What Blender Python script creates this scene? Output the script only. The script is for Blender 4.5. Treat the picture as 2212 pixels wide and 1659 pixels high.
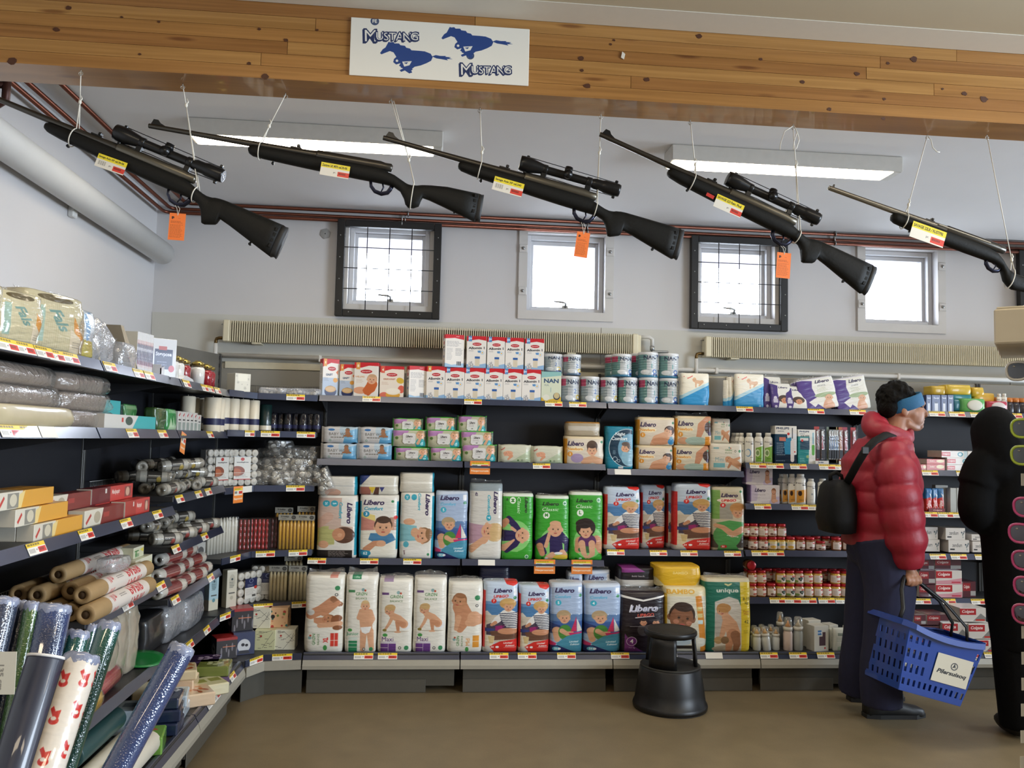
import bpy, math, random
import numpy as np
from mathutils import Vector, Matrix, noise as mnoise

rnd = random.Random(7)
SC = bpy.context.scene
COL = SC.collection
for _o in list(bpy.data.objects):
 bpy.data.objects.remove(_o)

# ------------------------------------------------------------------ camera
F_PX, ROLL, PITCH, YAW, CAM_H = 1799.3, .0223, .0668, .0921, 1.4795
_cp, _sp, _cy, _sy = math.cos(PITCH), math.sin(PITCH), math.cos(YAW), math.sin(YAW)
FWD = Vector((_sy*_cp, _cy*_cp, _sp)); _r0 = Vector((_cy, -_sy, 0)); _u0 = _r0.cross(FWD)
RGT = _r0*math.cos(ROLL)+_u0*math.sin(ROLL); UPV = -_r0*math.sin(ROLL)+_u0*math.cos(ROLL)
CAM = Vector((0, 0, CAM_H))
cd = bpy.data.cameras.new('camera'); co = bpy.data.objects.new('camera', cd); COL.objects.link(co)
cd.sensor_fit = 'HORIZONTAL'; cd.sensor_width = 36; cd.lens = F_PX/2212*36; cd.clip_start = .05; cd.clip_end = 200
m = Matrix((RGT, UPV, -FWD)).transposed().to_4x4(); m.translation = CAM
co.matrix_world = m
SC.camera = co

# ------------------------------------------------------------------ world, light, exposure
SC.view_settings.view_transform = 'Standard'; SC.view_settings.look = 'None'
SC.view_settings.exposure = 0.0; SC.view_settings.gamma = 1; SC.view_settings.use_curve_mapping = False
SC.cycles.max_bounces = 8; SC.cycles.diffuse_bounces = 4; SC.cycles.glossy_bounces = 3
SC.cycles.transmission_bounces = 4; SC.cycles.transparent_max_bounces = 14
SC.cycles.sample_clamp_indirect = 4; SC.cycles.caustics_reflective = False; SC.cycles.caustics_refractive = False
SC.cycles.use_denoising = True
wd = bpy.data.worlds.new('sky'); SC.world = wd; wd.use_nodes = True
_bg = wd.node_tree.nodes['Background']; _bg.inputs[0].default_value = (.80, .88, 1, 1); _bg.inputs[1].default_value = 26.0

def area_light(name, loc, size, power, col, look, shape='RECTANGLE', spread=180):
 l = bpy.data.lights.new(name, 'AREA'); l.shape = shape; l.size, l.size_y = size; l.energy = power; l.color = col
 l.spread = math.radians(spread)
 o = bpy.data.objects.new(name, l); COL.objects.link(o); o.location = loc
 d = Vector(look)
 o.rotation_euler = d.to_track_quat('-Z', 'Y').to_euler()
 return o
WARM = (1, .83, .60); COOL = (.74, .86, 1)
# ceiling fluorescents of the shop behind and above the photographer
for _i, (_x, _y) in enumerate([(-.4, 1.5), (2.2, 1.5), (-.4, -1.2), (2.2, -1.2), (4.6, .5)]):
 area_light('fluorescent_light', (_x, _y, 2.80), (1.3, .16), (14, 14, 19, 19, 19)[_i], WARM, (0, 0, -1))
# daylight coming in at the shop's window front on the far right
area_light('daylight_and_fill', (5.6, .3, 1.75), (2.6, 1.5), 190, COOL, (-1, .25, .02), spread=110)

area_light('daylight_and_fill', (6.85, 4.3, 1.45), (1.3, 1.9), 100, COOL, (-1, 0, .28), spread=140)  # added cool fill to brighten the back ceiling, with no opening behind it

# ------------------------------------------------------------------ helpers
def ray(u, v):
 return FWD+RGT*((u-1106)/F_PX)-UPV*((v-829.5)/F_PX)
def at(u, v, ax, val):
 """the point seen at (u, v) on the plane ax = val"""
 d = ray(u, v); i = 'xyz'.index(ax)
 return CAM+d*((val-CAM[i])/d[i])
def ay(u, v, y): return at(u, v, 'y', y)

def lin(c):
 if isinstance(c, str):
  c = c.lstrip('#'); c = [int(c[i:i+2], 16)/255 for i in (0, 2, 4)]
 return tuple((x/12.92 if x <= .04045 else ((x+.055)/1.055)**2.4) for x in c[:3])
def srgb(c):
 c = c.lstrip('#'); return np.array([int(c[i:i+2], 16)/255 for i in (0, 2, 4)], np.float32)

MATS = {}
def mat(name, col, rough=.5, metal=0., spec=.5, var=.08, scale=30., bump=0., coat=0., emit=None, stretch=None):
 """principled material with a little procedural variation in its colour and relief"""
 if name in MATS: return MATS[name]
 m = bpy.data.materials.new(name); m.use_nodes = True; nt = m.node_tree; b = nt.nodes['Principled BSDF']
 c = lin(col); b.inputs['Roughness'].default_value = rough; b.inputs['Metallic'].default_value = metal
 b.inputs['Specular IOR Level'].default_value = spec; b.inputs['Coat Weight'].default_value = coat
 b.inputs['Base Color'].default_value = (*c, 1)
 if var or bump:
  tc = nt.nodes.new('ShaderNodeTexCoord'); n = nt.nodes.new('ShaderNodeTexNoise'); n.inputs['Scale'].default_value = scale
  n.inputs['Detail'].default_value = 4
  src = tc.outputs['Object']
  if stretch:
   mp = nt.nodes.new('ShaderNodeMapping'); mp.inputs['Scale'].default_value = stretch
   nt.links.new(src, mp.inputs[0]); src = mp.outputs[0]
  nt.links.new(src, n.inputs['Vector'])
  if var:
   mx = nt.nodes.new('ShaderNodeMix'); mx.data_type = 'RGBA'
   mx.inputs[6].default_value = (*[x*(1-var) for x in c], 1); mx.inputs[7].default_value = (*[min(1, x*(1+var)) for x in c], 1)
   nt.links.new(n.outputs['Fac'], mx.inputs[0]); nt.links.new(mx.outputs[2], b.inputs['Base Color'])
  if bump:
   bp = nt.nodes.new('ShaderNodeBump'); bp.inputs['Strength'].default_value = bump; bp.inputs['Distance'].default_value = .004
   nt.links.new(n.outputs['Fac'], bp.inputs['Height']); nt.links.new(bp.outputs[0], b.inputs['Normal'])
 if emit:
  b.inputs['Emission Color'].default_value = (*lin(emit[0]), 1); b.inputs['Emission Strength'].default_value = emit[1]
 MATS[name] = m
 return m

def film_mat(name, col, op=.12, rough=.12, gl=.35, bump=.6, scale=40.):
 """clear crinkled plastic film: mostly see-through, with sharp reflections"""
 if name in MATS: return MATS[name]
 m = bpy.data.materials.new(name); m.use_nodes = True; nt = m.node_tree; N = nt.nodes; L = nt.links
 N.remove(N['Principled BSDF']); out = N['Material Output']
 tr = N.new('ShaderNodeBsdfTransparent'); gs = N.new('ShaderNodeBsdfGlossy'); df = N.new('ShaderNodeBsdfDiffuse')
 gs.inputs['Roughness'].default_value = rough; gs.inputs['Color'].default_value = (.9, .9, .9, 1)
 df.inputs['Color'].default_value = (*lin(col), 1)
 fr = N.new('ShaderNodeLayerWeight'); fr.inputs[0].default_value = .5
 pw = N.new('ShaderNodeMath'); pw.operation = 'POWER'; pw.inputs[1].default_value = 3.5; L.new(fr.outputs['Facing'], pw.inputs[0])
 mu = N.new('ShaderNodeMath'); mu.operation = 'MULTIPLY_ADD'; mu.inputs[1].default_value = .75; mu.inputs[2].default_value = .03+gl*.08
 L.new(pw.outputs[0], mu.inputs[0])
 a = N.new('ShaderNodeMixShader'); a.inputs[0].default_value = op; L.new(tr.outputs[0], a.inputs[1]); L.new(df.outputs[0], a.inputs[2])
 b = N.new('ShaderNodeMixShader'); L.new(mu.outputs[0], b.inputs[0]); L.new(a.outputs[0], b.inputs[1]); L.new(gs.outputs[0], b.inputs[2])
 L.new(b.outputs[0], out.inputs[0])
 tc = N.new('ShaderNodeTexCoord'); n = N.new('ShaderNodeTexNoise'); n.inputs['Scale'].default_value = scale; n.inputs['Detail'].default_value = 3
 bp = N.new('ShaderNodeBump'); bp.inputs['Strength'].default_value = bump; bp.inputs['Distance'].default_value = .01
 L.new(tc.outputs['Object'], n.inputs[0]); L.new(n.outputs['Fac'], bp.inputs['Height'])
 for s in (gs, df, fr): L.new(bp.outputs[0], s.inputs['Normal'])
 MATS[name] = m
 return m

def ordn(i):
 return ['first', 'second', 'third', 'fourth', 'fifth', 'sixth', 'seventh', 'eighth', 'ninth', 'tenth', 'eleventh', 'twelfth',
   'thirteenth', 'fourteenth', 'fifteenth', 'sixteenth', 'seventeenth', 'eighteenth', 'nineteenth', 'twentieth'][i]

class MB:
 """collects shapes and links them as ONE mesh object"""
 def __init__(s): s.v = []; s.f = []; s.m = []; s.sm = []; s.u = {}
 def add(s, vs, fs, m=0, smooth=False, M=None):
  k = len(s.v)
  s.v += [tuple(M @ Vector(p)) for p in vs] if M is not None else [tuple(p) for p in vs]
  for f in fs: s.f.append([i+k for i in f]); s.m.append(m); s.sm.append(smooth)
  return s
 def box(s, x0, y0, z0, x1, y1, z1, m=0, b=0., M=None):
  if b <= 0:
   vs = [(x, y, z) for z in (z0, z1) for y in (y0, y1) for x in (x0, x1)]
   return s.add(vs, [(0, 2, 3, 1), (4, 5, 7, 6), (0, 1, 5, 4), (2, 6, 7, 3), (0, 4, 6, 2), (1, 3, 7, 5)], m, False, M)
  b = min(b, (x1-x0)*.49, (y1-y0)*.49, (z1-z0)*.49)
  vs = []; idx = {}
  for i, x in enumerate((x0, x1)):
   for j, y in enumerate((y0, y1)):
    for k, z in enumerate((z0, z1)):
     sx, sy, sz = (b, -b)[i], (b, -b)[j], (b, -b)[k]
     for a, p in enumerate(((x, y+sy, z+sz), (x+sx, y, z+sz), (x+sx, y+sy, z))):
      idx[i, j, k, a] = len(vs); vs.append(p)
  I = lambda i, j, k, a: idx[i, j, k, a]
  fs = [(I(0, 0, 0, 0), I(0, 0, 1, 0), I(0, 1, 1, 0), I(0, 1, 0, 0)), (I(1, 0, 0, 0), I(1, 1, 0, 0), I(1, 1, 1, 0), I(1, 0, 1, 0)),
              (I(0, 0, 0, 1), I(1, 0, 0, 1), I(1, 0, 1, 1), I(0, 0, 1, 1)), (I(0, 1, 0, 1), I(0, 1, 1, 1), I(1, 1, 1, 1), I(1, 1, 0, 1)),
              (I(0, 0, 0, 2), I(0, 1, 0, 2), I(1, 1, 0, 2), I(1, 0, 0, 2)), (I(0, 0, 1, 2), I(1, 0, 1, 2), I(1, 1, 1, 2), I(0, 1, 1, 2))]
  def orient(f):
   c = Vector(((x0+x1)/2, (y0+y1)/2, (z0+z1)/2)); p = [Vector(vs[q]) for q in f]
   n = (p[1]-p[0]).cross(p[2]-p[0]); return f if n.dot(sum(p, Vector())/len(p)-c) > 0 else f[::-1]
  for i in (0, 1):
   for j in (0, 1):
    for k in (0, 1): fs.append(orient((I(i, j, k, 0), I(i, j, k, 1), I(i, j, k, 2))))
  for i in (0, 1):
   for j in (0, 1):
    fs.append(orient((I(i, j, 0, 0), I(i, j, 0, 1), I(i, j, 1, 1), I(i, j, 1, 0))))
    fs.append(orient((I(i, 0, j, 0), I(i, 0, j, 2), I(i, 1, j, 2), I(i, 1, j, 0))))
    fs.append(orient((I(0, i, j, 1), I(0, i, j, 2), I(1, i, j, 2), I(1, i, j, 1))))
  return s.add(vs, fs, m, False, M)
 def loft(s, rings, m=0, smooth=True, caps=True, closed=True, M=None):
  n = len(rings[0]); vs = [p for r in rings for p in r]; fs = []
  for i in range(len(rings)-1):
   for j in range(n if closed else n-1):
    a, b = i*n+j, i*n+(j+1) % n
    fs.append((a, b, b+n, a+n))
  if caps and closed:
   fs.append(tuple(range(n-1, -1, -1))); fs.append(tuple(range((len(rings)-1)*n, len(rings)*n)))
  return s.add(vs, fs, m, smooth, M)
 def lathe(s, prof, seg=16, m=0, M=None, smooth=True, caps=True):
  rings = [[(r*math.cos(2*math.pi*j/seg), r*math.sin(2*math.pi*j/seg), z) for j in range(seg)] for r, z in prof]
  return s.loft(rings, m, smooth, caps, True, M)
 def cyl(s, a, b, r, seg=12, m=0, r2=None, smooth=True):
  a, b = Vector(a), Vector(b); d = b-a
  M = Matrix.Translation(a) @ d.to_track_quat('Z', 'Y').to_matrix().to_4x4()
  return s.lathe([(r, 0), (r if r2 is None else r2, d.length)], seg, m, M, smooth)
 def tube(s, pts, r, seg=8, m=0, caps=True, flat=None):
  pts = [Vector(p) for p in pts]; n = len(pts); rings = []; up = None
  for i, p in enumerate(pts):
   t = (pts[min(i+1, n-1)]-pts[max(i-1, 0)]).normalized()
   if up is None:
    up = t.orthogonal().normalized()
   up = (up-t*up.dot(t)).normalized(); sd = t.cross(up)
   rr = r[i] if isinstance(r, (list, tuple)) else r
   k = flat or 1
   rings.append([p+up*(rr*math.cos(2*math.pi*j/seg))+sd*(rr*k*math.sin(2*math.pi*j/seg)) for j in range(seg)])
  return s.loft(rings, m, True, caps)
 def prism(s, poly, y0, y1, m=0, M=None, plane='xz'):
  n = len(poly)
  P = (lambda a, b, t: (a, t, b)) if plane == 'xz' else ((lambda a, b, t: (a, b, t)) if plane == 'xy' else (lambda a, b, t: (t, a, b)))
  vs = [P(a, b, y0) for a, b in poly]+[P(a, b, y1) for a, b in poly]
  fs = [tuple(range(n)), tuple(range(2*n-1, n-1, -1))]+[(i, (i+1) % n+0, (i+1) % n+n, i+n)[::-1] for i in range(n)]
  return s.add(vs, fs, m, False, M)
 def mesh(s, name, mats, uv=None, M=None):
  me = bpy.data.meshes.new(name); me.from_pydata(s.v, [], s.f)
  for mt in (mats if isinstance(mats, (list, tuple)) else [mats]): me.materials.append(mt)
  me.polygons.foreach_set('material_index', s.m); me.polygons.foreach_set('use_smooth', s.sm)
  if uv:
   x0, x1, z0, z1 = uv; l = me.uv_layers.new(name='print')
   vi = np.empty(len(me.loops), np.int32); me.loops.foreach_get('vertex_index', vi)
   V = np.array(s.v, np.float32)[vi]
   e = .004
   a = np.clip((V[:, 0]-x0)/(x1-x0), e, 1-e); b = np.clip((V[:, 2]-z0)/(z1-z0), e, 1-e)
   l.data.foreach_set('uv', np.stack([a, b], 1).ravel())
  import bmesh
  bm = bmesh.new(); bm.from_mesh(me); bmesh.ops.recalc_face_normals(bm, faces=bm.faces); bm.to_mesh(me); bm.free()
  me.update()
  return me
 def obj(s, name, mats, parent=None, uv=None, loc=None, rot=None):
  return link(name, s.mesh(name, mats, uv), parent, loc, rot)

def link(name, me, parent=None, loc=None, rot=None):
 o = bpy.data.objects.new(name, me); COL.objects.link(o)
 if parent is not None: o.parent = parent
 if loc is not None: o.location = loc
 if rot is not None: o.rotation_euler = rot
 return o
def tag(o, label, cat, group=None, kind=None):
 o['label'] = label; o['category'] = cat
 if group: o['group'] = group
 if kind: o['kind'] = kind
 return o
def thing(name, label, cat, loc=(0, 0, 0), rz=0., group=None):
 o = bpy.data.objects.new(name, None); COL.objects.link(o); o.location = loc; o.rotation_euler = (0, 0, rz)
 o.empty_display_size = .05
 return tag(o, label, cat, group)
def struct(o): o['kind'] = 'structure'; return o
def copy_tree(o, parent=None):
 c = o.copy(); COL.objects.link(c)
 if parent is not None: c.parent = parent
 for ch in o.children: copy_tree(ch, c)
 return c
def remesh(mb, name, vox, smooth=2, parent=None, mats=None, fac=.5):
 """joins overlapping volumes into one continuous surface"""
 o = mb.obj(name+'_t', mats or [])
 r = o.modifiers.new('r', 'REMESH'); r.mode = 'VOXEL'; r.voxel_size = vox; r.use_smooth_shade = True
 if smooth:
  q = o.modifiers.new('s', 'SMOOTH'); q.iterations = smooth; q.factor = fac
 dg = bpy.context.evaluated_depsgraph_get(); dg.update()
 me = bpy.data.meshes.new_from_object(o.evaluated_get(dg)); me.name = name
 bpy.data.objects.remove(o)
 me.materials.clear()
 for mt in (mats if isinstance(mats, (list, tuple)) else [mats]): me.materials.append(mt)
 me.polygons.foreach_set('material_index', [0]*len(me.polygons))
 return me
# ------------------------------------------------------------------ flat print: pictures drawn here, shape by shape
_GL = {}
def text_mask(t, bold=False, ital=False):
 k = (t, bold, ital)
 if k in _GL: return _GL[k]
 cu = bpy.data.curves.new('t', 'FONT'); cu.body = t; cu.size = 1; cu.resolution_u = 3
 if bold: cu.offset = .03
 if ital: cu.shear = .25
 o = bpy.data.objects.new('t', cu); me = bpy.data.meshes.new_from_object(o)
 n = len(me.vertices)
 if not n: return None
 co_ = np.empty(n*3, np.float32); me.vertices.foreach_get('co', co_); co_ = co_.reshape(-1, 3)[:, :2]
 me.calc_loop_triangles(); tr = np.empty(len(me.loop_triangles)*3, np.int32); me.loop_triangles.foreach_get('vertices', tr); tr = tr.reshape(-1, 3)
 R = 64.; lo = co_.min(0); hi = co_.max(0); p = (co_-lo)*R+1
 W, H = int((hi[0]-lo[0])*R)+3, int((hi[1]-lo[1])*R)+3
 M = np.zeros((H, W), np.float32)
 for a, b, c in tr:
  A, B, C = p[a], p[b], p[c]
  x0, x1 = int(min(A[0], B[0], C[0])), int(max(A[0], B[0], C[0]))+2; y0, y1 = int(min(A[1], B[1], C[1])), int(max(A[1], B[1], C[1]))+2
  X, Y = np.meshgrid(np.arange(x0, min(x1, W)), np.arange(y0, min(y1, H)))
  d = (B[0]-A[0])*(C[1]-A[1])-(B[1]-A[1])*(C[0]-A[0])
  if abs(d) < 1e-9: continue
  w0 = ((B[0]-A[0])*(Y-A[1])-(B[1]-A[1])*(X-A[0]))/d; w1 = ((C[0]-B[0])*(Y-B[1])-(C[1]-B[1])*(X-B[0]))/d; w2 = 1-w0-w1
  M[y0:y0+X.shape[0], x0:x0+X.shape[1]][(w0 >= -.02) & (w1 >= -.02) & (w2 >= -.02)] = 1
 bpy.data.objects.remove(o); bpy.data.curves.remove(cu); bpy.data.meshes.remove(me)
 M = M[::-1]
 _GL[k] = M
 return M

class Art:
 """canvas in units 0..1 across and 0..1 down; asp = width/height"""
 def __init__(s, asp, bg, h=200):
  s.S = 2; s.h = h*s.S; s.w = max(8, int(h*asp))*s.S; s.asp = s.w/s.h
  s.a = np.empty((s.h, s.w, 3), np.float32); s.a[:] = srgb(bg)
 def _box(s, x0, y0, x1, y1):
  a, b = max(0, int(x0*s.w)-1), min(s.w, int(x1*s.w)+2); c, d = max(0, int(y0*s.h)-1), min(s.h, int(y1*s.h)+2)
  if a >= b or c >= d: return None
  X, Y = np.meshgrid((np.arange(a, b)+.5)/s.w, (np.arange(c, d)+.5)/s.h)
  return s.a[c:d, a:b], X, Y
 def _put(s, t, mk, c, al=1.):
  c = srgb(c); t[mk] = t[mk]*(1-al)+c*al
 def r(s, x0, y0, x1, y1, c, al=1.):
  q = s._box(x0, y0, x1, y1)
  if q: s._put(q[0], (q[1] >= x0) & (q[1] <= x1) & (q[2] >= y0) & (q[2] <= y1), c, al)
  return s
 def e(s, cx, cy, rx, ry, c, rot=0., al=1.):
  """ellipse; ry in units of height, rx in units of width"""
  R = max(rx, ry/s.asp, ry, rx*s.asp)
  q = s._box(cx-R, cy-R, cx+R, cy+R)
  if q:
   dx, dy = (q[1]-cx)*s.asp, q[2]-cy; ca, sa = math.cos(rot), math.sin(rot)
   u, v = dx*ca+dy*sa, -dx*sa+dy*ca
   s._put(q[0], (u/(rx*s.asp))**2+(v/ry)**2 <= 1, c, al)
  return s
 def c(s, cx, cy, ry, c, al=1.): return s.e(cx, cy, ry/s.asp, ry, c, 0, al)
 def p(s, pts, c, al=1.):
  xs = [a for a, b in pts]; ys = [b for a, b in pts]
  q = s._box(min(xs), min(ys), max(xs), max(ys))
  if q:
   X, Y = q[1], q[2]; ins = np.zeros(X.shape, bool); n = len(pts)
   for i in range(n):
    (x0, y0), (x1, y1) = pts[i], pts[(i+1) % n]
    if y0 == y1: continue
    ins ^= ((Y < y0) != (Y < y1)) & (X < (x1-x0)*(Y-y0)/(y1-y0)+x0)
   s._put(q[0], ins, c, al)
  return s
 def t(s, txt, cx, cy, h, c, rot=0., bold=True, ital=False, wmax=None, al=1., fit=None):
  """text centred on cx, cy; h = letter height in units of canvas height; rot in degrees clockwise; fit = length in units of canvas height"""
  M = text_mask(txt, bold, ital)
  if M is None: return s
  hh, ww = M.shape; sc = h*s.h/hh; sx = sc
  if fit: sx = fit*s.h/ww
  L, Hh = ww*sx/2, hh*sc/2; ca, sa = math.cos(math.radians(rot)), math.sin(math.radians(rot))
  R = math.hypot(L, Hh); q = s._box(cx-R/s.w, cy-R/s.h, cx+R/s.w, cy+R/s.h)
  if q:
   dx, dy = (q[1]-cx)*s.w, (q[2]-cy)*s.h
   u = (dx*ca+dy*sa)/sx+ww/2; v = (-dx*sa+dy*ca)/sc+hh/2
   iu, iv = u.astype(int), v.astype(int); ok = (u >= 0) & (v >= 0) & (iu < ww) & (iv < hh)
   mk = np.zeros(u.shape, bool); mk[ok] = M[iv[ok], iu[ok]] > .5
   s._put(q[0], mk, c, al)
  return s
 def lines(s, x0, y0, x1, y1, n, c, al=.6, k=.45, seed=0):
  """small print too fine to read: rows of short strokes"""
  g = random.Random(seed); dy = (y1-y0)/n
  for i in range(n):
   x = x0
   e = x1-(x1-x0)*.3*g.random()
   while x < e:
    w = (x1-x0)*g.uniform(.06, .2); s.r(x, y0+i*dy, min(x+w, e), y0+(i+k)*dy, c, al); x += w+(x1-x0)*.03
  return s
 def face(s, cx, cy, r, skin='d9a685', hair=None, rot=0., look=0., eyes='3a2a22'):
  """a child's head; r = half height in units of canvas height, rot in degrees"""
  a = math.radians(rot); k = 1/s.asp
  def P(x, y): return cx+(x*math.cos(a)-y*math.sin(a))*r*k, cy+(x*math.sin(a)+y*math.cos(a))*r
  def E(x, y, rx, ry, c, al=1.): s.e(*P(x, y), rx*r*k, ry*r, c, a, al)
  dk = '#'+''.join('%02x' % int(max(0, v*255*.82)) for v in srgb(skin))
  E(-.8, .1, .16, .24, skin); E(.8, .1, .16, .24, skin)
  if hair: E(0, -.2, .88, .84, hair)
  E(0, .08, .8, .92, skin)
  if hair: E(0, -.72, .66, .34, hair)
  E(-.45+look, .38, .2, .16, 'e09a80', .5); E(.45+look, .38, .2, .16, 'e09a80', .5)
  E(-.3+look, .08, .09, .08, eyes); E(.3+look, .08, .09, .08, eyes)
  E(-.3+look, -.06, .16, .035, dk); E(.3+look, -.06, .16, .035, dk)
  E(look, .3, .1, .07, dk); E(look, .56, .2, .075, 'b5584f')
  return s
 def limb(s, pts, w, c):
  """a tapering limb along points; w = half widths in units of height"""
  for i in range(len(pts)-1):
   (x0, y0), (x1, y1) = pts[i], pts[i+1]; w0, w1 = w[i], w[i+1]
   dx, dy = (x1-x0)*s.asp, y1-y0; L = math.hypot(dx, dy) or 1; nx, ny = -dy/L, dx/L
   s.p([(x0+nx*w0/s.asp, y0+ny*w0), (x1+nx*w1/s.asp, y1+ny*w1), (x1-nx*w1/s.asp, y1-ny*w1), (x0-nx*w0/s.asp, y0-ny*w0)], c)
   s.c(x0, y0, w0, c); s.c(x1, y1, w1, c)
  return s
 def img(s, name):
  a = s.a.reshape(s.h//2, 2, s.w//2, 2, 3).mean((1, 3))[::-1]
  h, w = a.shape[:2]
  im = bpy.data.images.new(name, w, h); b = np.ones((h, w, 4), np.float32); b[..., :3] = a
  im.pixels.foreach_set(b.ravel()); im.update(); im.pack()
  return im
 def mat(s, name, rough=.3, coat=0., bump=.45):
  if name in MATS: return MATS[name]
  m = bpy.data.materials.new(name); m.use_nodes = True; nt = m.node_tree; b = nt.nodes['Principled BSDF']
  t = nt.nodes.new('ShaderNodeTexImage'); t.image = s.img(name); t.extension = 'EXTEND'
  nt.links.new(t.outputs[0], b.inputs['Base Color']); b.inputs['Roughness'].default_value = rough; b.inputs['Coat Weight'].default_value = coat
  if bump:
   tc = nt.nodes.new('ShaderNodeTexCoord'); n = nt.nodes.new('ShaderNodeTexNoise'); n.inputs['Scale'].default_value = 22; n.inputs['Detail'].default_value = 2
   mp = nt.nodes.new('ShaderNodeMapping'); mp.inputs['Scale'].default_value = (.6, 1, 2.2)
   bp = nt.nodes.new('ShaderNodeBump'); bp.inputs['Strength'].default_value = bump; bp.inputs['Distance'].default_value = .01
   nt.links.new(tc.outputs['Object'], mp.inputs[0]); nt.links.new(mp.outputs[0], n.inputs[0]); nt.links.new(n.outputs['Fac'], bp.inputs['Height']); nt.links.new(bp.outputs[0], b.inputs['Normal'])
  MATS[name] = m
  return m
# ------------------------------------------------------------------ the room
WX, WY = -1.838, 5.549          # left wall, back wall
CB, CF = 2.98, 2.838            # ceiling behind and before the beam
white_wall = mat('painted wall', 'cccaca', .5, var=.03, scale=3, bump=.03)
warm_paint = mat('painted ceiling', 'e4e3e3', .7, var=.03, scale=4, bump=.03)
grey_trim = mat('grey white window paint', 'c9c6c2', .45, var=.06, scale=9)
lino = mat('linoleum floor', '86765a', .42, var=.22, scale=7, spec=.35)
def floor_mat():
 m = MATS['linoleum floor']; nt = m.node_tree; b = nt.nodes['Principled BSDF']
 n = nt.nodes.new('ShaderNodeTexNoise'); n.inputs['Scale'].default_value = 160; n.inputs['Detail'].default_value = 3
 mx = nt.nodes.new('ShaderNodeMix'); mx.data_type = 'RGBA'; mx.blend_type = 'MULTIPLY'; mx.inputs[0].default_value = .35
 src = b.inputs['Base Color'].links[0].from_socket
 tc = nt.nodes.new('ShaderNodeTexCoord'); nt.links.new(tc.outputs['Object'], n.inputs[0])
 nt.links.new(src, mx.inputs[6]); nt.links.new(n.outputs['Fac'], mx.inputs[7]); nt.links.new(mx.outputs[2], b.inputs['Base Color'])
 mx.inputs[0].default_value = .3
floor_mat()
struct(MB().box(WX-.2, -3.2, -.1, 7.2, WY+.25, 0).obj('floor', lino))
struct(MB().box(WX-.2, 2.745, CB, 7.2, WY+.25, CB+.1).obj('ceiling', warm_paint))
cf = struct(MB().box(WX-.2, -3.2, CF, 7.2, 2.598, CF+.24).obj('ceiling_front', mat('ceiling boards', 'bfb298', .7, var=.03, scale=4)))
struct(MB().box(WX, 2.478, CF-.0025, 7, 2.598, CF-.0003).obj('trim_1', mat('trim paint', 'd6d0c2', .5, var=.03)))
struct(MB().box(WX-.2, -3.2, 0, WX, WY+.25, CB+.1).obj('wall_left', white_wall))
struct(MB().box(WX-.2, -3.3, 0, 7.2, -3.2, CB+.1).obj('wall_front', white_wall))
struct(MB().box(7.0, -3.2, 0, 7.2, WY+.25, CB+.1).obj('wall_right', white_wall))
WIN_X = [-.330+1.1954*k for k in range(5)]
WZ0, WZ1, WH = 2.352, 2.885, .268   # opening: bottom, top, half width
mb = MB()
xs = [WX-.2]
for x in WIN_X: xs += [x-WH, x+WH]
xs.append(7.2)
mb.box(xs[0], WY, 0, 7.2, WY+.25, WZ0); mb.box(xs[0], WY, WZ1, 7.2, WY+.25, CB+.05)
for i in range(0, len(xs), 2): mb.box(xs[i], WY, WZ0, xs[i+1], WY+.25, WZ1)
wall = struct(mb.obj('wall_back', white_wall))
for i in range(3):                      # wall boards, joint lines between them
 x0, x1 = WX+i*2.95, WX+(i+1)*2.95-.004
 link('panel', MB().box(x0+.002, WY-.006, .02, min(x1, 7), WY-.0005, 2.253).mesh('panel', mat('lower wall board', 'c6c4bb', .55, var=.03, scale=3)), wall)

# glued pine beam: a stack of lamellas, each its own piece, with knots
def pine(name, a, b, seed):
 m = bpy.data.materials.new(name); m.use_nodes = True; nt = m.node_tree; N = nt.nodes; L = nt.links; bs = N['Principled BSDF']
 tc = N.new('ShaderNodeTexCoord'); mp = N.new('ShaderNodeMapping'); mp.inputs['Scale'].default_value = (.7, 9, 34); mp.inputs['Location'].default_value = (seed*3.7, seed, seed*2)
 n = N.new('ShaderNodeTexNoise'); n.inputs['Scale'].default_value = 2.2; n.inputs['Detail'].default_value = 6; n.inputs['Distortion'].default_value = .6
 cr = N.new('ShaderNodeValToRGB'); cr.color_ramp.elements[0].position = .33; cr.color_ramp.elements[1].position = .68
 cr.color_ramp.elements[0].color = (*lin(a), 1); cr.color_ramp.elements[1].color = (*lin(b), 1)
 vo = N.new('ShaderNodeTexVoronoi'); vo.inputs['Scale'].default_value = 1; mk = N.new('ShaderNodeMapping'); mk.inputs['Scale'].default_value = (3.1, 8, 20); mk.inputs['Location'].default_value = (seed*1.3, seed*5, seed)
 rk = N.new('ShaderNodeValToRGB'); rk.color_ramp.elements[0].position = .07; rk.color_ramp.elements[1].position = .17
 rk.color_ramp.elements[0].color = (.35, .2, .1, 1); rk.color_ramp.elements[1].color = (1, 1, 1, 1)
 mx = N.new('ShaderNodeMix'); mx.data_type = 'RGBA'; mx.blend_type = 'MULTIPLY'; mx.inputs[0].default_value = .75
 L.new(tc.outputs['Object'], mp.inputs[0]); L.new(mp.outputs[0], n.inputs[0]); L.new(n.outputs['Fac'], cr.inputs[0])
 L.new(tc.outputs['Object'], mk.inputs[0]); L.new(mk.outputs[0], vo.inputs[0]); L.new(vo.outputs['Distance'], rk.inputs[0])
 L.new(cr.outputs[0], mx.inputs[6]); L.new(rk.outputs[0], mx.inputs[7]); L.new(mx.outputs[2], bs.inputs['Base Color'])
 bs.inputs['Roughness'].default_value = .28; bs.inputs['Coat Weight'].default_value = .5
 return m
PINE = [pine('pine lamella', a, b, i) for i, (a, b) in enumerate([('8f6230', 'a8773f'), ('835628', '9c6b38'), ('966a36', 'b08248')])]
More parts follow.
